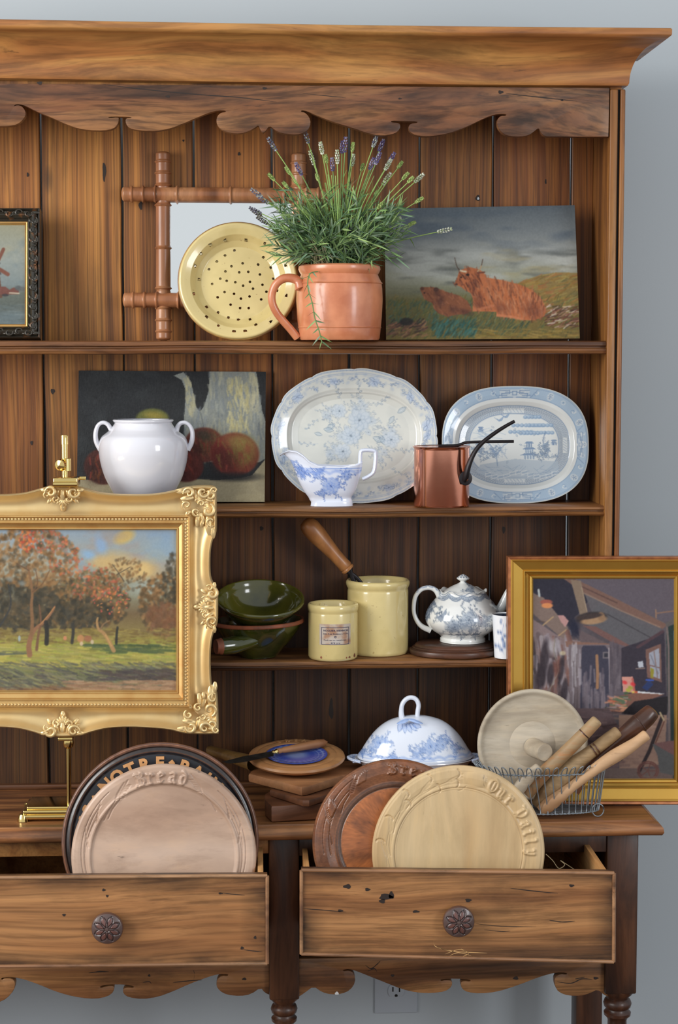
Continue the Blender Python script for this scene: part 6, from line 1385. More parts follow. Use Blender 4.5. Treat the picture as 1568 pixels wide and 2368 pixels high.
def orn_side(mx, ox, oy):
    it = []
    for k_ in centre:
        x, y = k_[1], k_[2]
        if k_[0] == 's': it.append(('s', -y, x*1.25, k_[3], k_[4], k_[5], k_[6]+1.57, k_[7]))
        else: it.append((k_[0], -y, x*1.25, k_[3]+1.57)+k_[4:])
    orn('side_ornament', it, mx, 1, ox, oy)
orn_side(1, 505, 1404); orn_side(-1, 2*fx-505, 1404)
# --- brass easel
YE = -0.079
e0 = PZ(47, 1888, ZC)
eb = thing('brass_easel', 'polished brass table easel with stepped base behind the bread boards', 'easel', (P(160, 1860, YE)[0], YE, ZC))
ex = eb.location.x
hw0 = ex-PZ(47, 1888, ZC)[0]; yb0, yb1 = -0.104, -0.008
def step(hw, y0, y1, z0, z1, nm='base_step'):
    V, Fc = box(ex-hw, ex+hw, y0, y1, z0, z1, 0.0016, 3); mk(nm, V, Fc, M['brass'], eb)
kz = S(100, 1860, -0.13)
step(hw0-5*kz, yb0+0.002, yb1-0.002, ZC+6*kz, ZC+16*kz); step(hw0-12*kz, yb0+0.006, yb1-0.006, ZC+15*kz, ZC+26*kz); step(hw0-20*kz, yb0+0.012, yb1-0.012, ZC+25*kz, ZC+33*kz)
for sx_ in (-1, 1):
    for yy in (yb0, yb1):
        V, Fc = lathe([(0.0, 0.0006), (0.010, 0.0006), (0.0095, 0.004), (0.0085, 0.009), (0.007, 0.0125), (0, 0.013)], (ex+sx_*(hw0-0.009), yy+(0.009 if yy < -.08 else -0.009), ZC), 20); mk('foot', V, Fc, M['brass'], eb)
zt_e = P(163, 1005, YE)[2]; kr = S(160, 1700, YE)
V, Fc = tube([(ex, YE, ZC+32*kz), (ex, YE, P(160, 1716, YE)[2])], 5.5*kr, 20); mk('rod', V, Fc, M['brass'], eb)
zb_ = P(160, 1716, YE)[2]
V, Fc = lathe([(6*kr, -14*kr), (11*kr, -10*kr), (13*kr, 0), (11*kr, 9*kr), (7*kr, 12*kr), (6*kr, 20*kr), (9*kr, 23*kr), (9*kr, 28*kr), (5*kr, 30*kr)], (ex, YE, zb_), 28); mk('collar', V, Fc, M['brass'], eb)
V, Fc = tube([(ex, YE, zb_+20*kr), (ex, YE, zt_e-22*kr)], 7.5*kr, 20); mk('rod', V, Fc, M['brass'], eb)
V, Fc = lathe([(8.6*kr, 0), (8.8*kr, 20*kr), (8.0*kr, 21.5*kr), (0, 22*kr)], (ex, YE, zt_e-22*kr), 24); mk('finial', V, Fc, M['brass'], eb)
zk = P(160, 1074, YE)[2]; kk = S(160, 1074, YE)
V, Fc = lathe([(7*kk, -15*kk), (11*kk, -14*kk), (11*kk, 14*kk), (7*kk, 15*kk)], (ex+4*kk, YE, zk), 24); mk('sleeve', V, Fc, M['brass'], eb)
V, Fc = lathe([(4*kk, 0), (5*kk, 8*kk), (12*kk, 10*kk), (14*kk, 15*kk), (12*kk, 21*kk), (5*kk, 24*kk), (0, 24.5*kk)], (ex-2*kk, YE-4*kk, zk), 24, A=axisM((-0.35, -1, 0))); mk('thumb_screw', V, Fc, M['brass'], eb)
za, zb2 = P(150, 1128, YE1-0.01)[2], P(150, 1104, YE1-0.01)[2]
V, Fc = box(P(122, 1115, -.125)[0], P(179, 1115, -.125)[0], -0.124, YE+0.004, za+0.002, zb2, 0.002, 3); mk('clip', V, Fc, M['brass'], eb)
V, Fc = tube([(P(123, 1110, -.125)[0], -0.124, za+0.0065), (P(178, 1110, -.125)[0], -0.124, za+0.0065)], 0.0045, 16); mk('clip_lip', V, Fc, M['brass'], eb)
V, Fc = box(P(170, 1105, YE)[0], P(198, 1105, YE)[0], YE+0.004, YE+0.007, zb2-0.007, zb2-0.001, 0.001); mk('spring_arm', V, Fc, M['brass'], eb)
V, Fc = box(ex-0.012, ex+0.012, YE0-0.002, YE+0.002, Ptb[2]-0.012, Ptb[2]-0.006, 0.001); mk('ledge', V, Fc, M['brass'], eb)
# ================================================================ FRAMED BARN INTERIOR, RIGHT
cv = Cv(1205, 1325, 1580, 1835, 0.9, (84, 76, 80))
cv.blot((96, 90, 96), 60, 50, 61, .45, .75, .6); cv.blot((66, 60, 68), 50, 60, 62, .5, .75, .5)
cv.poly([(1232, 1340), (1400, 1340), (1342, 1420), (1330, 1430), (1350, 1480), (1235, 1370)], (44, 42, 54)); 
cv.poly([(1330, 1340), (1580, 1340), (1580, 1430), (1540, 1440), (1340, 1345)], (92, 84, 92)); cv.poly([(1345, 1350), (1540, 1440), (1530, 1460), (1480, 1480), (1380, 1440)], (92, 88, 92))
cv.poly([(1350, 1440), (1385, 1400), (1540, 1470), (1500, 1500), (1465, 1500)], (90, 88, 92)); cv.line([(1408, 1422), (1508, 1476)], 1.6, (44, 40, 44), .8)
cv.poly([(1306, 1340), (1336, 1342), (1440, 1392), (1548, 1446), (1536, 1456), (1440, 1412), (1345, 1368)], (116, 88, 78)); cv.line([(1350, 1372), (1440, 1414), (1530, 1452)], 3, (146, 118, 100), .8); cv.line([(1330, 1350), (1430, 1396)], 2.5, (76, 56, 54), .8)
cv.poly([(1322, 1342), (1346, 1345), (1362, 1418), (1344, 1424)], (128, 110, 94)); cv.line([(1348, 1360), (1360, 1415)], 2, (170, 150, 126), .7)
cv.ell(1370, 1430, 36, 13, (54, 46, 46), 1, -.12); cv.ell(1376, 1436, 30, 9, (158, 126, 96), 1, -.14); cv.ell(1394, 1428, 8, 11, (140, 110, 84), 1, -.3); cv.ell(1366, 1427, 30, 6, (64, 52, 50), 1, -.15)
cv.poly([(1350, 1448), (1380, 1450), (1482, 1506), (1470, 1512), (1452, 1506)], (112, 82, 78)); cv.poly([(1340, 1456), (1400, 1486), (1418, 1500), (1344, 1490)], (98, 84, 86))
cv.poly([(1233, 1372), (1260, 1384), (1340, 1482), (1310, 1484), (1234, 1420)], (122, 104, 96)); cv.line([(1248, 1456), (1282, 1428)], 3, (168, 140, 106)); cv.line([(1278, 1484), (1312, 1458)], 3, (164, 136, 106)); cv.line([(1240, 1438), (1262, 1440)], 2, (80, 66, 62)); cv.line([(1236, 1440), (1278, 1468)], 4, (128, 56, 56), .8)
cv.ell(1266, 1394, 14, 6, (150, 84, 72)); cv.ell(1268, 1402, 13, 6, (206, 134, 86)); cv.line([(1248, 1366), (1250, 1380)], 5, (172, 178, 178)); cv.poly([(1292, 1424), (1306, 1424), (1318, 1438), (1310, 1452), (1300, 1440)], (176, 134, 130)); cv.line([(1321, 1460), (1323, 1468)], 4, (190, 190, 190)); cv.ell(1330, 1458, 12, 22, (34, 36, 54), .8, 0, .4)
cv.poly([(1230, 1430), (1300, 1476), (1345, 1484), (1345, 1640), (1230, 1640)], (128, 110, 110)); cv.ell(1250, 1484, 12, 20, (116, 102, 102), .9, 0, .15)
cv.strokes(140, (1232, 1480, 1322, 1640), 1.5, 36, 8, [(150, 140, 146), (106, 90, 92), (164, 156, 160), (58, 50, 54), (118, 82, 74), (84, 70, 72)], .65, .2)
for x, y, rx, ry in ((1262, 1520, 10, 40), (1254, 1566, 12, 30), (1276, 1560, 8, 26), (1300, 1550, 7, 30), (1308, 1600, 8, 30)): cv.ell(x, y, rx, ry, (50, 42, 48), .85, .1, .25)
cv.ell(1282, 1498, 12, 18, (170, 166, 170), .7, 0, .4); cv.line(smoothline([(1286, 1480), (1284, 1510), (1294, 1550), (1282, 1580), (1272, 1600)], 4), 2, (132, 124, 112)); cv.ell(1290, 1545, 8, 18, (106, 66, 58), .7, 0, .4); cv.ell(1304, 1512, 7, 5, (190, 178, 144), .7)
cv.poly([(1310, 1484), (1415, 1490), (1412, 1500), (1312, 1498)], (128, 96, 84)); cv.poly([(1318, 1492), (1412, 1492), (1412, 1640), (1320, 1640)], (112, 100, 104))
cv.poly([(1348, 1500), (1352, 1494), (1402, 1494), (1411, 1506), (1412, 1640), (1344, 1640)], (60, 58, 72)); cv.strokes(60, (1350, 1560, 1408, 1640), 1.57, 40, 5, [(112, 102, 110), (94, 84, 92), (128, 118, 124)], .6, .06); cv.line([(1383, 1518), (1385, 1560), (1384, 1592)], 7, (150, 112, 84)); cv.poly([(1397, 1509), (1411, 1509), (1411, 1524), (1397, 1524)], (110, 102, 106)); cv.poly([(1400, 1512), (1409, 1512), (1409, 1521), (1400, 1521)], (50, 50, 60))
cv.strokes(30, (1325, 1500, 1346, 1640), 1.57, 46, 4, [(150, 142, 148), (90, 78, 80), (164, 158, 162)], .7, .05); cv.line([(1411, 1500), (1413, 1620)], 2, (166, 156, 160))
cv.poly([(1412, 1484), (1480, 1506), (1486, 1610), (1412, 1620)], (94, 84, 90)); cv.strokes(40, (1416, 1500, 1440, 1600), 1.57, 36, 5, [(112, 102, 108), (84, 76, 84)], .5, .1); cv.poly([(1440, 1500), (1500, 1480), (1540, 1460), (1545, 1640), (1440, 1600)], (54, 48, 58)); cv.line([(1478, 1498), (1536, 1462)], 7, (78, 58, 64))
cv.poly([(1496, 1504), (1532, 1490), (1534, 1580), (1500, 1568)], (116, 86, 78)); cv.poly([(1504, 1512), (1528, 1500), (1530, 1572), (1508, 1564)], (150, 152, 164)); cv.line([(1506, 1540), (1529, 1546)], 2.5, (116, 86, 78)); cv.line([(1516, 1508), (1524, 1568)], 2.5, (128, 108, 104)); cv.poly([(1508, 1545), (1516, 1550), (1514, 1570), (1508, 1568)], (140, 132, 50)); cv.line([(1508, 1516), (1526, 1560)], 2, (110, 112, 124))
cv.poly([(1478, 1532), (1490, 1530), (1492, 1544), (1480, 1546)], (176, 180, 188)); cv.line([(1474, 1548), (1494, 1547)], 2.5, (136, 118, 112))
cv.poly([(1544, 1440), (1548, 1450), (1580, 1440), (1580, 1835), (1556, 1835), (1548, 1640)], (36, 52, 50)); cv.line([(1546, 1448), (1550, 1500), (1552, 1720)], 5, (112, 98, 96)); cv.poly([(1562, 1460), (1580, 1460), (1580, 1600), (1564, 1520)], (128, 158, 180)); cv.line([(1520, 1412), (1521, 1430)], 3, (146, 114, 92)); cv.line([(1520, 1420), (1580, 1412)], 3, (132, 102, 86)); cv.line([(1548, 1446), (1580, 1424)], 10, (92, 86, 84))
cv.poly([(1441, 1567), (1466, 1566), (1470, 1604), (1444, 1602)], (198, 140, 126)); cv.line([(1466, 1572), (1470, 1600)], 5, (176, 96, 86)); cv.poly([(1504, 1574), (1515, 1584), (1500, 1600), (1488, 1592)], (44, 56, 96)); cv.line([(1498, 1574), (1514, 1575)], 4, (60, 86, 170))
for x, y, c_ in ((1448, 1580, (204, 56, 60)), (1467, 1584, (204, 56, 60)), (1461, 1592, (150, 150, 60)), (1456, 1598, (160, 164, 60)), (1470, 1604, (214, 190, 90)), (1478, 1612, (210, 150, 80)), (1452, 1606, (70, 92, 60)), (1476, 1604, (190, 84, 60))): cv.ell(x, y, 6, 4, c_, .9, .4, .3)
cv.poly([(1478, 1600), (1540, 1606), (1512, 1612), (1478, 1616)], (206, 206, 208)); cv.poly([(1412, 1616), (1470, 1604), (1540, 1608), (1500, 1622), (1440, 1650), (1412, 1648)], (120, 84, 72)); cv.strokes(40, (1412, 1612, 1450, 1645), 0.1, 18, 4, [(180, 96, 70), (150, 130, 130), (86, 104, 80), (196, 140, 110)], .8, .3)
cv.poly([(1440, 1652), (1470, 1624), (1548, 1612), (1546, 1655), (1500, 1660)], (34, 30, 34)); cv.poly([(1434, 1655), (1546, 1655), (1540, 1770), (1436, 1786)], (140, 112, 98)); cv.strokes(60, (1436, 1660, 1540, 1780), .1, 34, 4, [(152, 124, 108), (124, 98, 88)], .5, .1)
cv.poly([(1320, 1640), (1412, 1640), (1440, 1700), (1430, 1800), (1320, 1800)], (96, 78, 80)); cv.strokes(80, (1340, 1640, 1440, 1800), 0, 34, 5, [(108, 86, 86), (66, 52, 54), (120, 98, 94)], .6, .2); cv.poly([(1230, 1780), (1560, 1780), (1560, 1835), (1230, 1835)], (104, 88, 84))
cv.line([(1535, 1660), (1505, 1740), (1480, 1790)], 8, (44, 34, 36)); cv.line([(1530, 1650), (1540, 1670)], 4, (170, 152, 120)); cv.line([(1540, 1670), (1520, 1720)], 3, (96, 60, 50))
cv.poly([(1512, 1724), (1580, 1712), (1580, 1800), (1530, 1790), (1524, 1750)], (84, 84, 84)); cv.poly([(1514, 1722), (1580, 1712), (1580, 1760)], (112, 80, 78))
for k in range(2): cv.line([(1502+(24-k*4)*math.cos(a_), 1786+(22-k*4)*math.sin(a_)) for a_ in np.linspace(0, 6.283, 26)], 3, (104, 66, 60))
for k in range(5): cv.line([(1502, 1786), (1502+20*math.cos(k*1.25), 1786+19*math.sin(k*1.25))], 2, (104, 66, 60))
cv.strokes(60, (1220, 1800, 1580, 1832), 0, 40, 5, [(112, 96, 90), (92, 78, 76)], .5, .1); cv.grain(6, 8, 2.5, 2.5); cv.blur(1)
t = thing('barn_interior_picture', 'cluttered barn interior painting in a plain gilt frame, at the right end of the worktop', 'picture', (P(1390, 1850, -0.02)[0], -0.02, ZC+0.0006))
RB, RT = -0.033, -0.029
o4 = (1174.0, 1287.0, 1620.0, 1859.0); i4 = (1232.0, 1338.0, 1562.0, 1801.0)
Pb2 = P(1390, 1859, RB)
vv2 = P(1390, 1287, RT)-Pb2; N2 = np.cross((1, 0, 0), vv2); N2 /= np.linalg.norm(N2); N2 = -N2 if N2[1] > 0 else N2
def PR(px, py, h_=0.0): return PP(px, py, Pb2, N2)+N2*h_
def rf2(o4, i4, prof, mat, name):
    cn = [((o4[0], o4[1]), (i4[0], i4[1])), ((o4[2], o4[1]), (i4[2], i4[1])), ((o4[2], o4[3]), (i4[2], i4[3])), ((o4[0], o4[3]), (i4[0], i4[3]))]
    rws = [[PR(o_[0]*(1-s_)+i_[0]*s_, o_[1]*(1-s_)+i_[1]*s_, h_) for s_, h_ in prof] for o_, i_ in cn]; m_ = len(prof)
    for k in range(4): mk(name, rws[k]+rws[(k+1) % 4], [[j, j+1, m_+j+1, m_+j] for j in range(m_-1)], mat, t, sharp=35)
M['gold'] = plain('plain_gold_leaf', (208, 164, 76), 0.30, metal=0.72, var=0.3, vs=14, var_col=(190, 138, 58), bump=0.04)
M['gold_red'] = plain('rubbed_gold_edge', (176, 112, 70), 0.4, metal=0.5, var=0.6, vs=60, var_col=(120, 66, 42))
bq = (1850-o4[3])
rf2(o4, (1180, 1293, 1614, 1852), [(0, -0.016), (0, 0.006), (0.3, 0.0075), (1, 0.0065)], M['gold_red'], 'outer_edge')
rf2((1180, 1293, 1614, 1852), (1222, 1329, 1572, 1814), [(0, 0.0065), (0.06, 0.0085), (0.12, 0.007), (0.16, 0.005), (0.72, -0.002), (0.76, 0.0), (0.80, 0.0), (0.82, -0.002), (1.0, -0.0065)], M['gold'], 'frame_rail')
rf2((1222, 1329, 1572, 1814), (1236, 1341, 1562, 1804), [(0, -0.0065), (0.3, -0.010), (0.34, -0.0085), (0.7, -0.009), (0.8, -0.011), (1.0, -0.0125)], M['gold'], 'sight_slip')
W_ = [(1230, 1336), (1566, 1336), (1566, 1806), (1230, 1806)]; c_ = [PR(x, y, -0.0122) for x, y in W_]; nx, ny = 260, 360
U_, V_ = np.meshgrid(np.linspace(0, 1, nx), np.linspace(0, 1, ny)); Wp = quadpt(c_, U_, V_); C = cv.at(1230+336*U_, 1336+470*V_); mk('painted_surface', Wp.reshape(-1, 3), grid(ny, nx)[:, ::-1], M['oil'], t, cols=np.clip(C, 0, 255).reshape(-1, 3))
V, Fc = slab([PR(x, y, -0.013) for x, y in [(1178, 1290), (1616, 1290), (1616, 1847), (1178, 1847)]], N2, 0, 0.003); mk('backing', V, Fc, M['leg'], t, smooth=False)
# ================================================================ COVERED DISH
YU = 0.012
cv = Cv(780, 1600, 1130, 1780, 1.8, (222, 228, 240)); UB = (116, 150, 214)
for x, y, r_ in ((880, 1712, 30), (862, 1722, 22), (985, 1718, 32), (1010, 1712, 26), (960, 1728, 20), (1050, 1726, 20), (905, 1738, 14), (1030, 1704, 14), (835, 1736, 12)): bouquet(cv, x, y, r_, UB, 0.36, int(x*3+y))
for x, y, r_ in ((875, 1712, 12), (990, 1716, 13), (1018, 1716, 9)): rose(cv, x, y, r_, UB, .75, int(x))
for k in range(64): cv.ell(825+k*4.3, 1741+2*math.sin(k), 3.2, 2.6, UB, .4, k, .5); cv.ell(826+k*4.3, 1747, 2.5, 1.6, UB, .3, 0, .5)
for k in range(5): sleaf(cv, 925+k*6, 1666+k, 22, 1.9-k*.4, UB, .7)
ux = P(960, 1750, YU)[0]; ku = S(960, 1750, YU); zrim = P(960, 1752, YU)[2]
t = thing('vegetable_dish', 'low blue and white dish under the domed lid, with side lugs', 'dish', (ux, YU, ZC))
hR = zrim-ZC
sy_ = 0.60
V, Fc = lathe([(0, 0.0006), (70*ku, 0.0006), (74*ku, 0.003), (72*ku, hR*.15), (84*ku, hR*.35), (116*ku, hR*.75), (130*ku, hR*.94), (140*ku, hR), (139*ku, hR+.0015), (128*ku, hR-.001), (108*ku, hR*.7), (0, hR*.3)], (ux, YU, ZC), 96, sy=sy_); mk('dish_body', V, Fc, M['white_glaze'], t)
for sg in (-1, 1):
    g = G(); pts = [np.array([ux+sg*(134+x)*ku, YU+y*ku, ZC+hR-0.001+z*ku]) for x, y, z in ((-6, -34, 0), (8, -26, 2), (18, -10, 3), (20, 0, 4), (18, 10, 3), (8, 26, 2), (-6, 34, 0))]
    V, Fc = tube(smoothline(pts, 5), 0.0036, 10, flat=.8); g.add(V, Fc, np.where((np.arange(len(V)) % 3 == 0)[:, None], np.array([(150, 176, 224)]), np.array([(216, 224, 238)]))); g.build('lug', M['print'], t)
    V, Fc = box(ux+sg*136*ku-10*ku, ux+sg*136*ku+12*ku, YU-26*ku, YU+26*ku, ZC+hR-.004, ZC+hR-.0005, .001); g = G(); g.add(V, Fc, (196, 208, 232)); g.build('lug', M['print'], t)
t = thing('domed_lid', 'white domed lid with blue flowers and a looped knob, on the dish', 'lid', (ux, YU, zrim))
dome = [(132, 1757), (134, 1753), (131, 1747), (124, 1738), (116, 1725), (105, 1709), (92, 1694), (77, 1681), (60, 1671), (42, 1665), (24, 1661), (0, 1659)]
printed_lathe('lid_dome', [(r_, y-2) for r_, y in dome], 960, YU, zrim+0.0006, 1755, ux, cv, t, na=260, sub=6, sy=sy_)
lo = smoothline([(930, 1664), (928, 1648), (930, 1630), (938, 1618), (950, 1613), (962, 1617), (968, 1630), (966, 1646), (966, 1660), (975, 1668), (988, 1671)], 5)
pts = [P(x, y, YU-.004) for x, y in lo]; V, Fc = tube(pts, np.interp(np.linspace(0, 1, len(pts)), [0, .15, .75, 1], [.006, .0042, .0042, .003]), 12, flat=1.1, up=(0, 1, 0)); g = G()
g.add(V, Fc, np.where((np.arange(len(V)) % 12 < 2)[:, None], np.array([(150, 172, 218)]), np.array([(222, 228, 240)]))); g.build('loop_knob', M['print'], t)
g = G()
for a_, L_ in ((2.5, 30), (2.2, 22), (0.3, 34), (-0.1, 30)):
    c0 = P(945, 1663, YU-.03); d_ = np.array([math.cos(a_), -.25, -.18-.1*abs(math.cos(a_))]); d_ /= np.linalg.norm(d_); Nn_s = Nn; Nn = np.array([0, -.35, .94]); petal(g, c0, d_, Nn, L_*ku, 6*ku, 4*ku); Nn = Nn_s
g.C = [np.broadcast_to(np.array((160, 184, 228.)), (len(v_), 3)) for v_ in g.V]; g.build('moulded_leaf', M['print'], t)
# ================================================================ STACK OF BOARDS
M['board1'] = wood('reddish_board', (130, 84, 56), (104, 66, 44), (62, 40, 28), 'X', fine=80, band=18, rough=0.45, stain=0.4, coat=0.15, contrast=0.25)
M['board2'] = wood('mid_board', (182, 132, 90), (162, 112, 74), (120, 80, 52), 'X', fine=70, band=14, rough=0.5, stain=0.35, contrast=0.2, stain_col=(80, 52, 38))
M['board3'] = wood('honey_board', (206, 158, 108), (190, 140, 92), (160, 108, 68), 'X', fine=80, band=14, rough=0.38, stain=0.15, coat=0.25, contrast=0.15)
def flatboard(name, label, pts, z0, th, mat, bev=.003):
    c = np.array(pts).mean(0); t = thing(name, label, 'cutting board', (c[0], c[1], z0))
    V, Fc = prism([np.array([x, y, z0+th]) for x, y in pts], (0, 0, -th), bev); mk('board', V, Fc, mat, t, sharp=30); return t
kb = S(700, 1850, -.1); zz0 = ZC+0.0008
def q2(px, py, z): q_ = PZ(px, py, z); return (q_[0], q_[1])
th1, th2, th3 = 38*kb, 16*kb, 22*kb
za_, zb_, zc_ = zz0+th1, zz0+th1+.0006+th2, zz0+th1+th2+th3+.0012
a = q2(622, 1850, za_); b_ = q2(650, 1866, za_); c_ = q2(738, 1858, za_)
flatboard('cutting_board', 'thick dark red-brown board at the bottom of the stack', [q2(612, 1836, za_), q2(613, 1850, za_), q2(628, 1864, za_), q2(742, 1858, za_), q2(790, 1838, za_), q2(740, 1815, za_), q2(640, 1818, za_)], zz0, th1, M['board1'])
flatboard('cutting_board', 'thin red-brown board second from the bottom of the stack', [q2(624, 1826, zb_), q2(700, 1850, zb_), q2(715, 1850, zb_), q2(790, 1826, zb_), q2(720, 1800, zb_), q2(640, 1806, zb_)], za_+.0006, th2, M['board1'])
flatboard('cutting_board', 'large light brown board set cornerwise under the round board', [q2(575, 1788, zc_), q2(698, 1820, zc_), q2(712, 1818, zc_), q2(868, 1768, zc_), q2(862, 1764, zc_), q2(740, 1752, zc_), q2(600, 1762, zc_)], zb_+.0006, th3, M['board2'], .004)
LAB3 = ['dark', 'thin', 'large']
# handled paddle lying behind, on top of the large board
rb_z = zc_+.0006
cR = PZ(686, 1751, rb_z+22*kb*.5+.012); rR = 112*S(686, 1747, cR[1])
t = thing('round_bread_board', 'round honey-coloured bread board with a blue pottery centre, topping the stack', 'bread board', (cR[0], cR[1], rb_z))
kR = rR/112; hB = 20*kR
rpf = [(0, 0), (86, 0), (98, 2), (108, 7), (112, 12), (110, 17), (104, 19.6), (96, 20.6), (92, 19.2), (90, 20.4), (84, 20.6), (78, 19.4), (76, 17), (72, 16.5), (0, 16.5)]
V, Fc = lathe([(r_*kR, z_*kR) for r_, z_ in rpf], (cR[0], cR[1], rb_z), 96); mk('board', V, Fc, M['board3'], t)
cvp = Cv(-80, -80, 80, 80, 2.0, (60, 88, 190))
for k in range(26): a_ = k*.2417; cvp.ell(60*math.cos(a_), 60*math.sin(a_), 6, 4, (150, 172, 226), .6, a_, .3); cvp.ell(46*math.cos(a_), 46*math.sin(a_), 5, 3, (110, 136, 210), .6, a_, .3)
for k in range(4): cvp.line([((70-k*9)*math.cos(a_), (70-k*9)*math.sin(a_)) for a_ in np.linspace(0, 6.3, 60)], 1.4, (170, 190, 232), .7)
cvp.ell(0, 0, 24, 24, (180, 196, 230), .7, 0, .4)
nr, na = 30, 120; UU, TT = np.meshgrid(np.linspace(0, 1, nr), np.linspace(0, 2*math.pi, na, endpoint=False), indexing='ij')
Hh = np.interp(UU, [0, .7, .82, .95, 1], [17, 17, 18, 20, 19.5])*kR; X = UU*71*np.cos(TT); Y_ = UU*71*np.sin(TT)
mk('pottery_centre', np.stack([cR[0]+X*kR, cR[1]+Y_*kR, rb_z+Hh], -1).reshape(-1, 3), grid(nr, na, cv=True), M['print'], t, cols=cvp.at(X, Y_).reshape(-1, 3))
bt = glyphs(['B', 'R', 'E', 'A', 'D'], 0.03)
for k, ch in enumerate('BREAD'):
    V, Fc = GL[(ch, 0.03)]; a_ = R_(90+26-13*k); ca, sa = math.cos(a_-math.pi/2), math.sin(a_-math.pi/2); sz = 15*kR; w_ = V[:, 0].max()/2
    g = G(); W = [];
    for hz_ in (0.0018, -.001):
        W += [(cR[0]+(93*kR)*math.cos(a_)*1.0+((v_[0]-w_)*ca-(v_[1]-.5)*sa)*sz, cR[1]+93*kR*math.sin(a_)+((v_[0]-w_)*sa+(v_[1]-.5)*ca)*sz, rb_z+20.4*kR+hz_) for v_ in V]
    nV = len(V); from collections import Counter
    ec = Counter(tuple(sorted(e_)) for f_ in Fc for e_ in zip(f_, f_[1:]+f_[:1])); be = [e_ for f_ in Fc for e_ in zip(f_, f_[1:]+f_[:1]) if ec[tuple(sorted(e_))] == 1]
    g.add(W, Fc+[[b2, a2, a2+nV, b2+nV] for a2, b2 in be]); g.build('carved_letter', M['board3'], t, smooth=False)
# bread knife lying across it
zt_ = rb_z+20.6*kR
t = thing('bread_knife', 'old table knife with a wooden handle lying on the round board', 'knife', (cR[0], cR[1], zt_))
def KZ(px, py, dz): return PZ(px, py, zt_+dz)
A0 = KZ(638, 1742, .007); B0 = KZ(756, 1726, .009)
V, Fc = turned(A0, B0, [(0, .1*kR), (.02, 6*kR), (.08, 6.5*kR), (.1, 5.5*kR), (.14, 7*kR), (.5, 9.5*kR), (.8, 10.5*kR), (.93, 8*kR), (1, .5*kR)], 18); mk('handle', V, Fc, M['board2'], t)
V, Fc = turned(KZ(628, 1744, .007), KZ(642, 1742, .007), [(0, 3*kR), (.2, 5.5*kR), (.5, 4.5*kR), (.8, 7*kR), (1, 5*kR)], 16); mk('ferrule', V, Fc, M['brass'], t)
bl = [KZ(632, 1740, .009), KZ(560, 1749, .0095), KZ(514, 1757, .0095), KZ(530, 1760, .0085), KZ(565, 1758, .0075), KZ(632, 1749, .0065)]
V, Fc = prism(bl, (0, .0012, -.0009), 0); mk('blade', V, Fc, plain('old_steel', (110, 108, 104), .38, metal=.9, var=.6, vs=60, var_col=(60, 54, 48)), t, smooth=False)
# thick wooden handle poking out to the left at the back
pz = zc_+.010
t = thing('wooden_paddle', 'olive-brown wooden paddle handle poking out behind the round board', 'paddle', (PZ(530, 1745, pz)[0], PZ(530, 1745, pz)[1], pz-.014))
hA, hB_ = PZ(481, 1733, pz+.008), PZ(585, 1765, pz+.002)
V, Fc = turned(hA, hB_, [(0, .5*kb), (.02, 10*kb), (.06, 12*kb), (.25, 12.5*kb), (.6, 15*kb), (1, 19*kb)], 20); mk('handle', V, Fc, wood('olive_handle', (134, 104, 60), (112, 84, 46), (84, 58, 34), 'X', rough=.35, coat=.3, stain=.3, contrast=.2), t)
# the round board and the knife on it tip forward over the handle behind
for nm_, z_ in (('round_bread_board', 0.0), ('bread_knife', zt_-rb_z)):
    o_ = bpy.data.objects[nm_]; o_.rotation_euler.x = R_(6.5); o_.location = (cR[0], cR[1]-z_*math.sin(R_(6.5))-.004, rb_z+rR*math.sin(R_(6.5))+.003+z_*math.cos(R_(6.5)))
    if z_: o_.location.y -= .030; o_.location.z -= .030*math.tan(R_(6.5))
# ================================================================ UPRIGHT BREAD BOARDS IN THE DRAWERS
def breadboard(name, label, cx, cy, R, Yb, Yt, prof, mat, relief=None, colf=None, zbot=None, nr=110, na=640, thick=.016, extra=None):
    c, r, u, v, n = lean(cx, cy, R, Yb, Yt)
    if zbot is not None:                       # rest on the drawer bottom: board is a full disc
        pass
    t = thing(name, label, 'bread board', (c[0], Yb, c[2]-r*v[2]))
    U = np.concatenate([np.linspace(0, .62, 14, endpoint=False), np.linspace(.62, 1.0, nr-14)]); T_ = np.linspace(0, 2*math.pi, na, endpoint=False); UU, TT = np.meshgrid(U, T_, indexing='ij')
    H = np.interp(UU, [p_[0] for p_ in prof], [p_[1] for p_ in prof])
    A_, B_ = UU*np.cos(TT), UU*np.sin(TT)
    if relief is not None: H = H+relief.at(A_*100, -B_*100)[..., 0]
    W = c+(A_*r)[..., None]*u+(B_*r)[..., None]*v+(H*r)[..., None]*n
    col = None
    if colf is not None: col = np.clip(colf.at(A_*100, -B_*100), 0, 255).reshape(-1, 3)
    mk('board_face', W.reshape(-1, 3), grid(len(U), na, cv=True), mat, t, cols=col, sharp=0)
    h1 = prof[-1][1]; ub = [1.0, 1.004, 1.002, .985, .9, 0]; hb = [h1, h1-.02, h1-.05, h1-.075, h1-.085, h1-.085]
    Wb = np.array([[c+(q_*r*math.cos(a_))*u+(q_*r*math.sin(a_))*v+h_*r*n for a_ in T_[::8]] for q_, h_ in zip(ub, hb)])
    mk('board_back', Wb.reshape(-1, 3), grid(len(ub), len(T_[::8]), cv=True), mat if colf is None else M['board1'], t, sharp=0)
    return t, c, r, u, v, n
def relief_cv(k=3.2): return Cv(-100, -100, 100, 100, k, (0,), ch=1)
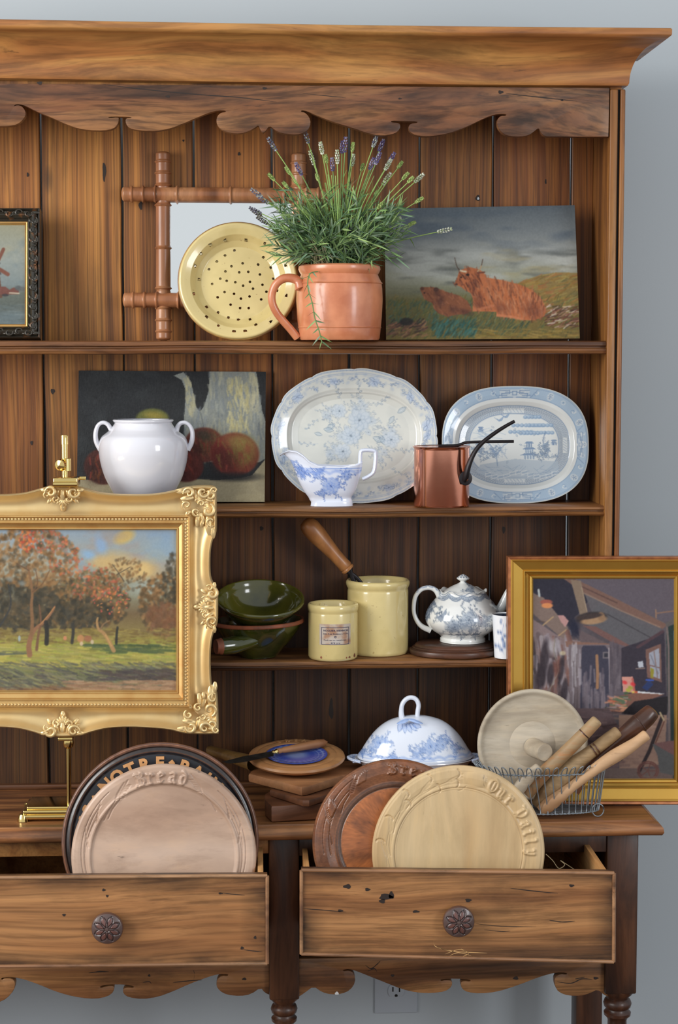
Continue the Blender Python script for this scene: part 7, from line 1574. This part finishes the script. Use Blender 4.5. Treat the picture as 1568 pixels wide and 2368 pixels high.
class Rel:                                     # soft raised or cut strokes on a disc of radius 100
    def __init__(s, k=3.4): s.c = Cv(-100, -100, 100, 100, k, (0, 0, 0))
    def up(s, pts, w_, h_, w2=None):
        m_ = Cv.__new__(Cv); m_.__dict__.update(s.c.__dict__); m_.a = np.zeros_like(s.c.a); m_.line(pts, w_, (1, 1, 1), 1, w2, soft=w_*.75); s.c.a = np.maximum(s.c.a, m_.a*h_)
    def cut(s, pts, w_, h_, w2=None):
        m_ = Cv.__new__(Cv); m_.__dict__.update(s.c.__dict__); m_.a = np.zeros_like(s.c.a); m_.line(pts, w_, (1, 1, 1), 1, w2, soft=w_*.9); s.c.a = np.where(s.c.a > 0.0001, s.c.a, np.minimum(s.c.a, -m_.a*h_))
    def at(s, x, y): return s.c.at(x, y)
BLK = {  # blackletter strokes in a unit cell, x to the right, y up; pen width follows the direction
 'B': [[(.30, 1.0), (.18, .82), (.26, .62), (.22, .3), (.28, .02)], [(.02, .92), (.2, .98), (.42, .9), (.62, 1.0), (.74, .84), (.62, .62), (.36, .54)], [(.4, .54), (.66, .46), (.78, .24), (.62, .04), (.34, .06)], [(.02, .1), (-.1, .0)], [(.46, .88), (.44, .1)]],
 'r': [[(.12, .72), (.24, .6), (.22, .1), (.34, .0)], [(.24, .56), (.44, .72), (.56, .6)]],
 'e': [[(.42, .72), (.2, .6), (.18, .16), (.34, .0), (.56, .12)], [(.42, .72), (.56, .56), (.22, .36)]],
 'a': [[(.14, .66), (.4, .74), (.5, .6), (.48, .14), (.6, .0)], [(.46, .42), (.2, .34), (.14, .14), (.3, .0), (.46, .12)]],
 'd': [[(.2, 1.0), (.44, .78), (.54, .5), (.5, .12), (.32, .0), (.14, .14), (.14, .5), (.34, .66), (.5, .56)]],
 'O': [[(.5, .98), (.2, .84), (.1, .5), (.22, .14), (.5, .02), (.76, .16), (.86, .5), (.74, .86), (.5, .98)], [(.5, .82), (.5, .18)]],
 'u': [[(.1, .7), (.2, .6), (.2, .14), (.34, .0), (.5, .12)], [(.5, .7), (.54, .6), (.54, .12), (.66, .0)]],
 'D': [[(.06, .96), (.3, .9), (.6, .96), (.84, .7), (.82, .3), (.56, .04), (.26, .06), (.06, -.04)], [(.34, .9), (.3, .4), (.36, .1)]],
 'i': [[(.1, .7), (.22, .58), (.2, .12), (.34, .0)], [(.2, .92), (.26, .86)]],
 'l': [[(.12, 1.0), (.24, .88), (.2, .12), (.34, .0)]],
 'y': [[(.1, .7), (.22, .58), (.22, .2), (.38, .06), (.54, .2)], [(.54, .72), (.56, .2), (.44, -.2), (.2, -.3)]]}
def letter(rel, ch, ang, r0, h, wsc, hh, pen=3.0):
    # ang: degrees clockwise from the top; r0: radius of the baseline
    wd = .35
    for st_ in BLK[ch]:
        pts = []
        for x, y in (smoothline(st_, 4) if len(st_) > 2 else st_):
            a_ = R_(ang)+(x-.4)*h*wsc/(r0+h*.5); r_ = r0+y*h; pts.append((r_*math.sin(a_), -r_*math.cos(a_)))
        for p_, q_ in zip(pts[:-1], pts[1:]):
            d_ = math.atan2(q_[1]-p_[1], q_[0]-p_[0])-R_(ang); w_ = pen*(.42+.58*abs(math.sin(d_+R_(40)))); rel.up([p_, q_], w_, hh)
def wheat(rel, ang, r0, sc, hh, flip=1):
    # an ear: a bent stalk with pairs of slim grains
    def pt(a, r_): return (r_*math.sin(a), -r_*math.cos(a))
    a0 = R_(ang); st_ = [(a0+flip*.022*k, r0+sc*(1.2*k)) for k in range(9)]
    rel.cut([pt(a0-flip*.30, r0-5*sc), pt(a0-flip*.15, r0-2*sc)]+[pt(*q_) for q_ in st_[:3]], 1.0, hh, .7)
    for a_, r_ in st_[1:]:
        for s_ in (-1, 1): rel.cut([pt(a_, r_), pt(a_+flip*.055, r_+s_*3.2*sc+1.2*sc)], 1.6, hh, .5)
# -- NOTRE PAIN board, left drawer, behind
blk = Cv(-100, -100, 100, 100, 3.0, (96, 66, 54))
def annulus(c, r0, r1, col, al=1.0):
    yy = c.y0+np.arange(c.h)[:, None]/c.k; xx = c.x0+np.arange(c.w)[None, :]/c.k; d_ = np.hypot(xx, yy); m_ = np.clip((d_-r0)/.5, 0, 1)*np.clip((r1-d_)/.5, 0, 1)*al; c._mix((slice(None), slice(None)), m_, col)
annulus(blk, 0, 91, (30, 32, 38)); annulus(blk, 91, 96.5, (44, 36, 34)); annulus(blk, 0, 62, (176, 122, 76))
nz = vnoise(blk.h, blk.w, 12, 12, 77, 3)[..., None]; 
for r_, w_ in ((98.4, 1.0), (96.8, .6), (91.6, .8), (88.6, .5)):
    annulus(blk, r_-w_/2, r_+w_/2, (168, 112, 70), .85)
blk.a = blk.a*(0.8+.4*nz)
M['blackboard'] = painted('blackened_carved_wood', 0.32, coat=0.35, bump=.15, bs=200, coat_rough=.2)
bz = None
def zc_board(cy): return cy
t, c, r, u, v, n = breadboard('bread_board', 'bread board with a blackened rim and raised tan capitals, rearmost in the left drawer', 371, 1945, 227, -.214, -.174,
    [(0, .02), (.6, .02), (.64, .0), (.885, .0), (.90, .012), (.92, .018), (.935, .010), (.95, .004), (.965, .016), (.985, .02), (1.0, .006)], M['blackboard'], None, blk, nr=90, na=360)
glyphs(['N', 'O', 'T', 'R', 'P', 'A', 'I', 'U', 'S', 'Q'], 0.045); glyphs(['E'], 0.045)
tan = plain('tan_letter_wood', (206, 150, 96), .5, var=.3, vs=60)
def raised(par, ch, ang, r0, h_, mat, c, r, u, v, n, k=.045, z0=0.0, zz=.018, wsc=1.0):
    if ch == '*': V = np.array([(0, .5, 0), (.28, .22, 0), (.56, .5, 0), (.28, .78, 0)]); Fc = [[0, 1, 2, 3]]; sc = .9
    else: V, Fc = GL[(ch, k)]; sc = 1
    w_ = (V[:, 0].max()+V[:, 0].min())/2; a_ = R_(ang); er = u*math.sin(a_)+v*math.cos(a_); et = u*math.cos(a_)-v*math.sin(a_)
    c0 = c+er*r0*r; W = []
    for z_ in (z0+zz, z0-.004): W += [c0+(et*(q_[0]-w_)*wsc+er*(q_[1]))*h_*r/.73+n*z_*r for q_ in V]
    nV = len(V); ec = Counter(tuple(sorted(e_)) for f_ in Fc for e_ in zip(f_, f_[1:]+f_[:1])); be = [e_ for f_ in Fc for e_ in zip(f_, f_[1:]+f_[:1]) if ec[tuple(sorted(e_))] == 1]
    mk('raised_letter', W, Fc+[[b2, a2, a2+nV, b2+nV] for a2, b2 in be], mat, par, smooth=False)
for ch, ang in (('N', -97), ('O', -86), ('U', -76), ('S', -66), ('*', -56), ('N', -44), ('O', -33.5), ('T', -22.5), ('R', -11), ('E', 0), ('*', 8.5), ('P', 18), ('A', 28.5), ('I', 37), ('N', 45)):
    raised(t, ch, ang, .735 if ch != '*' else .74, .125 if ch != '*' else .09, tan, c, r, u, v, n)
# -- pinkish Bread board, left drawer, front
rel = Rel()
for ch, ang in (('B', -17), ('r', -9), ('e', -1.5), ('a', 7), ('d', 15)): letter(rel, ch, ang, 81.5, 13.5, .86, .020, 3.2)
wheat(rel, -38, 78, 1, .012, 1); wheat(rel, -41, 80, .8, .012, 1); wheat(rel, 32, 80, 1, .010, -1)
for s_ in (-1, 1):
    for r0, a0, a1 in ((92, 40, 112), (88, 50, 112), (84, 62, 100)):
        rel.cut([((r0-(a-a0)*.06*(1 if r0 > 86 else -.5))*math.sin(R_(s_*a)), -(r0-(a-a0)*.06)*math.cos(R_(s_*a))) for a in range(a0, a1, 4)], .9, .010)
for a in (60, 80, -62, -82):
    s_ = 1 if a > 0 else -1; rel.cut([((82+q_*.9)*math.sin(R_(a-s_*q_*1.4)), -(82+q_*.9)*math.cos(R_(a-s_*q_*1.4))) for q_ in range(0, 12, 2)], 1.6, .012, .3)
M['pinkwood'] = wood('scrubbed_pinkish_wood', (202, 178, 160), (192, 166, 146), (172, 144, 124), 'X', fine=40, band=10, along=6, rough=.42, stain=.3, stain_sc=14, coat=.2, contrast=.1, bump=.06, stain_col=(124, 96, 78))
breadboard('bread_board', 'pinkish-brown bread board carved with wheat ears, front of the left drawer', 379, 1981, 213, -.250, -.222,
    [(0, .0), (.765, .0), (.78, .006), (.795, .022), (.81, .024), (.825, .012), (.85, .010), (.93, .018), (.97, .014), (.99, .004), (1.0, -.012)], M['pinkwood'], rel)
# -- dark brown Bread board, right drawer, behind
rel = Rel()
for ch, ang in (('B', -2), ('r', 7.5), ('e', 15), ('a', 23), ('d', 31)): letter(rel, ch, ang, 83, 13, .86, .022, 3.2)
for a0 in (-26, -60, 62):
    for k in range(5):
        a_ = a0-k*1.6; rel.up([(84*math.sin(R_(a_)), -84*math.cos(R_(a_))), ((94-k)*math.sin(R_(a_+4)), -(94-k)*math.cos(R_(a_+4)))], 3.0, .014, 1.2)
    rel.cut([(80*math.sin(R_(a0-8)), -80*math.cos(R_(a0-8))), (95*math.sin(R_(a0+5)), -95*math.cos(R_(a0+5)))], 1, .01)
for s_ in (-1, 1):
    for r0, a0, a1 in ((92, 34, 100), (84, 40, 104)): rel.cut([((r0-(a-a0)*.08)*math.sin(R_(s_*a)), -(r0-(a-a0)*.08)*math.cos(R_(s_*a))) for a in range(a0, a1, 4)], 1.1, .010)
wheat(rel, -44, 80, 1.1, .012, 1); wheat(rel, -74, 82, 1.1, .012, 1)
brc = Cv(-100, -100, 100, 100, 3.0, (128, 84, 58)); annulus(brc, 0, 65.5, (176, 106, 60)); brc.blot((128, 74, 42), 30, 20, 71, .4, .75, .6); brc.blot((74, 48, 38), 18, 18, 72, .5, .8, .5); annulus(brc, 65.5, 70, (84, 62, 52), .85); annulus(brc, 70, 73, (62, 46, 40), .5)
for k in range(60): x, y = random.uniform(-60, 60), random.uniform(-60, 60); brc.line([(x, y), (x+random.uniform(-5, 5), y+random.uniform(-5, 5))], .7, (96, 54, 36), .5)
nz = vnoise(brc.h, brc.w, 8, 3, 78, 3)[..., None]; brc.a = brc.a*(.84+.32*nz)
M['brownboard'] = painted('brown_carved_wood', .36, coat=.35, bump=.12, bs=200, coat_rough=.2)
breadboard('bread_board', 'dark brown carved bread board with reddish centre, rear of the right drawer', 914, 1948, 191, -.222, -.186,
    [(0, .0), (.655, .0), (.66, -.008), (.68, .002), (.70, .006), (.74, .004), (.84, .030), (.93, .034), (.975, .022), (1.0, -.01)], M['brownboard'], rel, brc)
# -- light board with the longer inscription
rel = Rel()
for ch, ang, hs in (('O', 27.5, 15), ('u', 36.5, 13), ('r', 45, 13), ('D', 58, 14), ('a', 68, 12), ('i', 76, 12), ('l', 83, 12), ('y', 91, 12)): letter(rel, ch, ang, 79, hs, .8, .020, 3.3)
rel.up([(86*math.sin(R_(a)), -86*math.cos(R_(a))) for a in range(9, 19, 2)], 12, .012); rel.cut([((79+8*math.sin(R_((a-8)*12)))*math.sin(R_(a)), -(79+8*math.sin(R_((a-8)*12)))*math.cos(R_(a))) for a in range(0, 22, 2)], 1, .006)
for a, r0 in ((-1, 91), (-2, 80), (-22, 92), (-18, 78), (-42, 92), (-46, 82), (-64, 90), (-82, 92)):
    rel.cut([((r0+5*math.sin(q_))*math.sin(R_(a+2.2*math.cos(q_))), -(r0+5*math.sin(q_))*math.cos(R_(a+2.2*math.cos(q_)))) for q_ in np.linspace(-1.3, 1.3, 7)], 1.3, .016)
for a in (-33, -56, -75, -95, -10): wheat(rel, a, 82, .6, .006)
rel.cut([((84-(a+100)*.0)*math.sin(R_(a)), -(84+4*math.sin(a*.06))*math.cos(R_(a))) for a in range(-100, -8, 4)], .8, .004)
M['lightwood'] = wood('pale_sycamore', (212, 186, 144), (204, 176, 132), (186, 154, 110), 'Z', fine=60, band=16, along=2.5, rough=.42, stain=.25, stain_sc=12, coat=.2, contrast=.10, bump=.06, stain_col=(158, 132, 92))
breadboard('bread_board', 'pale bread board with gothic lettering down its right rim, front of the right drawer', 1061, 1971, 200, -.258, -.230,
    [(0, .0), (.725, .0), (.735, .004), (.745, -.004), (.755, .010), (.77, .012), (.79, .006), (.87, .016), (.95, .014), (.97, .006), (.985, .004), (1.0, -.012)], M['lightwood'], rel)
# ================================================================ WIRE BASKET AND ITS CONTENTS
YBK2 = -.090
bkx = P(1262, 1800, YBK2)[0]; kw = S(1262, 1850, YBK2); zb0 = ZC+.0022
ztop = zb0+ (P(1262, 1801, -.13)[2]-P(1262, 1893, -.13)[2])
bt_ = thing('wire_basket', 'oval galvanised wire basket with looped rim, full of wooden rolling pins', 'basket', (bkx, YBK2, ZC))
ax0, ay0, ax1, ay1 = 122*kw, .034, 146*kw, .040
cx0 = P(1270, 1893, -.12)[0]; cx1 = P(1262, 1801, -.13)[0]
def bp(t_, a, o=0.0):
    x = cx0*(1-t_)+cx1*t_; return np.array([x+(ax0*(1-t_)+ax1*t_+o)*math.cos(a), YBK2+(ay0*(1-t_)+ay1*t_+o)*math.sin(a), zb0*(1-t_)+ztop*t_])
def twist(t_, o=0.0, n_=160, rr=.0011):
    for s_ in (0, math.pi):
        pts = []
        for k in range(n_+1):
            a = k/n_*2*math.pi; b0 = bp(t_, a, o); ph_ = a*38+s_; pts.append(b0+np.array([math.cos(a), math.sin(a), 0])*.0009*math.cos(ph_)+np.array([0, 0, .0009*math.sin(ph_)]))
        V, Fc = tube(pts, .0009, 5, cap=False); mk('twisted_ring', V, Fc, M['wire'], bt_, sharp=0)
twist(1.0); twist(0.0)
NW = 46
lh = 27*kw
for k in range(NW):
    a = k/NW*2*math.pi+.04; a2 = a+2*math.pi/NW*.55
    er = np.array([math.cos(a), math.sin(a), 0]); et = np.array([-math.sin(a), math.cos(a), 0])
    pts = [bp(0, a)+np.array([0, 0, -.0008])]+[bp(s_, a) for s_ in (.3, .6, .95)]
    b1 = bp(1, a); hw_ = .0048
    for q_ in np.linspace(0, 1, 9): an = math.pi*q_; pts.append(b1+et*(hw_-hw_*math.cos(an))+np.array([0, 0, 1])*lh*.75*math.sin(an)**.8+er*.010*math.sin(an))
    pts.append(b1+et*2*hw_+np.array([0, 0, -.003]))
    V, Fc = tube(smoothline(pts, 2), .00105, 5); mk('wire', V, Fc, M['wire'], bt_, sharp=0)
for k in range(9):
    y = YBK2+(k/8-.5)*2*ay0*.9; w_ = ax0*math.sqrt(max(.02, 1-((y-YBK2)/ay0)**2)); V, Fc = tube([(cx0-w_, y, zb0), (cx0+w_, y, zb0)], .0009, 5); mk('base_wire', V, Fc, M['wire'], bt_, sharp=0)
for a in (-.62, 3.76):
    b0 = bp(.06, a, .003); V, Fc = tube([b0+np.array([.010*math.cos(q_)+.008*(1 if a < 0 else -1), -.003, .011*math.sin(q_)]) for q_ in np.linspace(0, 2*math.pi*1.1, 24)], .0011, 6); mk('foot_loop', V, Fc, M['wire'], bt_, sharp=0)
# wooden butter worker: dished disc with a stub peg
M['greywood'] = wood('greyed_sycamore', (194, 183, 164), (184, 171, 150), (164, 150, 130), 'X', fine=90, band=22, along=9, rough=.5, stain=.35, stain_sc=20, contrast=.12, bump=.12, stain_col=(136, 116, 94))
c, r, u, v, n = lean(1232, 1722, 129, -.070, -.068)
a_ = R_(6); v = np.array([0, math.sin(a_), math.cos(a_)]); n = np.array([0, -math.cos(a_), math.sin(a_)])
ps = thing('wooden_disc', 'pale dished wooden disc with a stubby peg handle standing in the wire basket', 'butter worker', (c[0], c[1], ZC+.01))
def dsk(name, pr, mat, off=(0, 0), par=ps, seg=96, nn=n):
    V, Fc = lathe([(q_*r, h_*r) for q_, h_ in pr], c+u*off[0]*r+v*off[1]*r, seg, A=np.stack([u, np.cross(nn, u), nn], 1)); return mk(name, V, Fc, mat, par, sharp=60)
dsk('disc', [(0, -.10), (.88, -.09), (.98, -.05), (1.0, 0.0), (.99, .04), (.955, .055), (.925, .04), (.90, .01), (.86, -.01), (.6, -.02), (.42, -.018), (.415, -.021), (.41, -.018), (0, -.018)], M['greywood'])
nn = n*.93+u*.34-v*.12; nn /= np.linalg.norm(nn)
V, Fc = lathe([(.17*r, -.06*r), (.17*r, .05*r), (.155*r, .28*r), (.16*r, .37*r), (.150*r, .405*r), (.10*r, .412*r), (.05*r, .40*r), (0, .405*r)], c+u*.02*r-v*.05*r, 40, A=axisM(nn)); mk('peg', V, Fc, M['greywood'], ps)
# rolling pins and beaters
def stick(name, label, cat, pts, rad, mat, dep, rings=(), group=None, flat=1.0):
    P3 = [P(x, y, d_) for (x, y), d_ in zip(pts, dep)]; k = S(pts[0][0], pts[0][1], dep[0]); s_ = smoothline(P3, 8); n_ = len(s_)
    rr = np.interp(np.linspace(0, 1, n_), np.linspace(0, 1, len(rad)), rad)*k
    # round both ends
    e0 = s_[0]-(s_[1]-s_[0])/np.linalg.norm(s_[1]-s_[0])*rr[0]*.30; s2 = np.vstack([[e0+(s_[0]-e0)*.0], [e0+(s_[0]-e0)*.35], s_]); r2 = np.concatenate([[rr[0]*.55, rr[0]*.86], rr])
    t = thing(name, label, cat, s_[-1]); V, Fc = tube(s2, r2, 24, flat=flat, up=(0, 1, 0)); mk('shaft', V, Fc, mat, t, sharp=60)
    L = np.cumsum(np.r_[0, np.linalg.norm(np.diff(s_, axis=0), axis=1)]); L /= L[-1]
    for q_ in rings:
        i = int(np.searchsorted(L, q_)); d_ = s_[min(i+1, n_-1)]-s_[i-1]; d_ /= np.linalg.norm(d_); V, Fc = lathe([(rr[i]*1.0, -.0012), (rr[i]*1.035, 0), (rr[i]*1.0, .0012)], s_[i], 24, A=axisM(d_)); mk('turned_line', V, Fc, M['stand'], t)
    return t
M['pin1'] = wood('rusty_stained_pin', (172, 148, 112), (156, 130, 96), (120, 96, 68), 'X', fine=60, band=14, rough=.5, stain=.55, stain_sc=24, contrast=.15, stain_col=(176, 106, 48))
M['pin2'] = wood('cracked_pin', (182, 156, 116), (164, 136, 98), (124, 98, 68), 'X', fine=90, band=20, rough=.55, stain=.4, stain_sc=22, contrast=.25, stain_col=(104, 78, 54))
M['pin3'] = wood('pale_smooth_pin', (206, 172, 134), (194, 158, 120), (168, 130, 94), 'X', fine=60, band=14, rough=.45, stain=.15, contrast=.12)
M['pin4'] = wood('dark_brown_pin', (120, 78, 54), (98, 62, 44), (66, 42, 32), 'X', fine=60, band=14, rough=.32, stain=.3, coat=.35, contrast=.15)
stick('potato_masher', 'dark brown turned masher handle, rearmost in the wire basket', 'masher', [(1508, 1645), (1484, 1668), (1440, 1703), (1390, 1748), (1352, 1790), (1326, 1830)], [19, 22, 23, 19, 18, 17, 16, 15, 15], M['pin4'], [-.066, -.068, -.070, -.074, -.080, -.084], rings=(.14,))
stick('rolling_pin', 'grey-brown wooden pin with rusty stains, leftmost of the long pins in the basket', 'rolling pin', [(1380, 1667), (1351, 1697), (1300, 1748), (1254, 1792), (1215, 1835)], [14, 15, 16, 17, 18], M['pin1'], [-.108, -.108, -.107, -.106, -.105], rings=(.17,))
stick('butter_paddle', 'short pale wooden paddle leaning left of the pins in the basket', 'paddle', [(1246, 1776), (1222, 1798), (1190, 1836), (1172, 1862)], [13, 15, 16, 16], M['greywood'], [-.124, -.122, -.118, -.112], flat=.7)
stick('wooden_beater', 'tan wooden beater with two turned lines and a broad blade in the basket', 'beater', [(1428, 1692), (1385, 1725), (1330, 1768), (1282, 1822), (1245, 1868)], [14, 15, 15, 17, 25, 29, 26, 18], M['pin2'], [-.094, -.096, -.098, -.098, -.096], rings=(.24, .26), flat=.75)
stick('wooden_spoon', 'pale smooth wooden spoon with a waisted handle, rightmost in the basket', 'spoon', [(1494, 1700), (1455, 1728), (1400, 1762), (1340, 1806), (1290, 1846), (1250, 1876)], [13, 12.5, 15, 16, 14, 12, 12, 15, 17, 12], M['pin3'], [-.110, -.112, -.115, -.117, -.117, -.114])
# twine in the right drawer
t = thing('twine_scrap', 'wisp of pale twine inside the right drawer, right of the bread boards', 'twine', P(1310, 1996, -.19))
V, Fc = tube(smoothline([P(x, y, d_) for x, y, d_ in ((1262, 1975, -.19), (1278, 1990, -.192), (1292, 2008, -.194), (1306, 2000, -.19), (1296, 1990, -.188), (1318, 2004, -.186), (1330, 2012, -.186))], 5), .0007, 5); mk('strand', V, Fc, plain('twine', (176, 156, 120), .8), t)
# ================================================================ WALL OUTLET
oz = [P(866, 2262, YW), P(965, 2262, YW), P(965, 2341, YW)]
pw = oz[1][0]-oz[0][0]; ob = P(915, 2341, YW)[2]; oxc = (oz[0][0]+oz[1][0])/2
ot = thing('wall_outlet', 'white electrical outlet plate on the wall under the right drawer', 'outlet', (oxc, YW-.006, ob))
M['plate'] = plain('outlet_plastic', (176, 184, 192), .35)
V, Fc = box(oxc-pw/2, oxc+pw/2, YW-.006, YW-.0003, ob, ob+pw*1.6, .0025, 3); mk('cover_plate', V, Fc, M['plate'], ot)
for zc2 in (P(915, 2288, YW)[2], P(915, 2288, YW)[2]+.039*pw/.075):
    hw_ = 19*pw/98; pts = [(oxc+hw_*math.copysign(abs(math.cos(a_))**.9, math.cos(a_)), YW-.0085, zc2+hw_*.84*max(-.86, min(.86, math.sin(a_)*1.15))) for a_ in ellipse_pts(40)]
    V, Fc = prism(pts, (0, .003, 0), .0006); so = mk('receptacle', V, Fc, M['plate'], ot)
    for dx, w_, h_ in ((-7.5, 1.5, 5.5), (7.5, 1.5, 6.5)):
        V, Fc = box(oxc+(dx-w_)*pw/98, oxc+(dx+w_)*pw/98, YW-.0088, YW-.0075, zc2+(4-h_)*pw/98, zc2+(4+h_)*pw/98); mk('slot', V, Fc, M['dark'], so)
    V, Fc = prism([(oxc+3.4*pw/98*math.cos(a_), YW-.0088, zc2+(-11+3.6*max(-.7, math.sin(a_)))*pw/98) for a_ in ellipse_pts(20)], (0, .001, 0)); mk('slot', V, Fc, M['dark'], so)
V, Fc = lathe([(.003, 0), (.003, .001), (0, .0012)], (oxc, YW-.006, (P(915, 2288, YW)[2]*2+.039*pw/.075)/2), 16, A=axisM((0, -1, 0))); mk('screw', V, Fc, M['plate'], ot)
# ================================================================ let everything stand exactly on what carries it
bpy.context.view_layer.update()
def lowest(o):
    z = 1e9
    for c_ in [o]+list(o.children_recursive):
        if c_.type == 'MESH':
            a_ = np.empty(len(c_.data.vertices)*3, np.float32); c_.data.vertices.foreach_get('co', a_); z = min(z, a_.reshape(-1, 3)[:, 2].min()+c_.matrix_world.translation[2])
    return z
def settle(names, Z):
    for nme in names.split():
        o = bpy.data.objects[nme]; o.location.z += Z+0.0004-lowest(o)
settle('board_painting bobbin_mirror strainer_plate terracotta_jug windmill_picture', Z1)
settle('still_life_canvas confit_pot floral_platter willow_platter gravy_boat copper_saucepan', Z2)
settle('pouring_bowl large_crock small_crock round_stand small_mug', Z3)
settle('brass_easel vegetable_dish wire_basket', ZC)
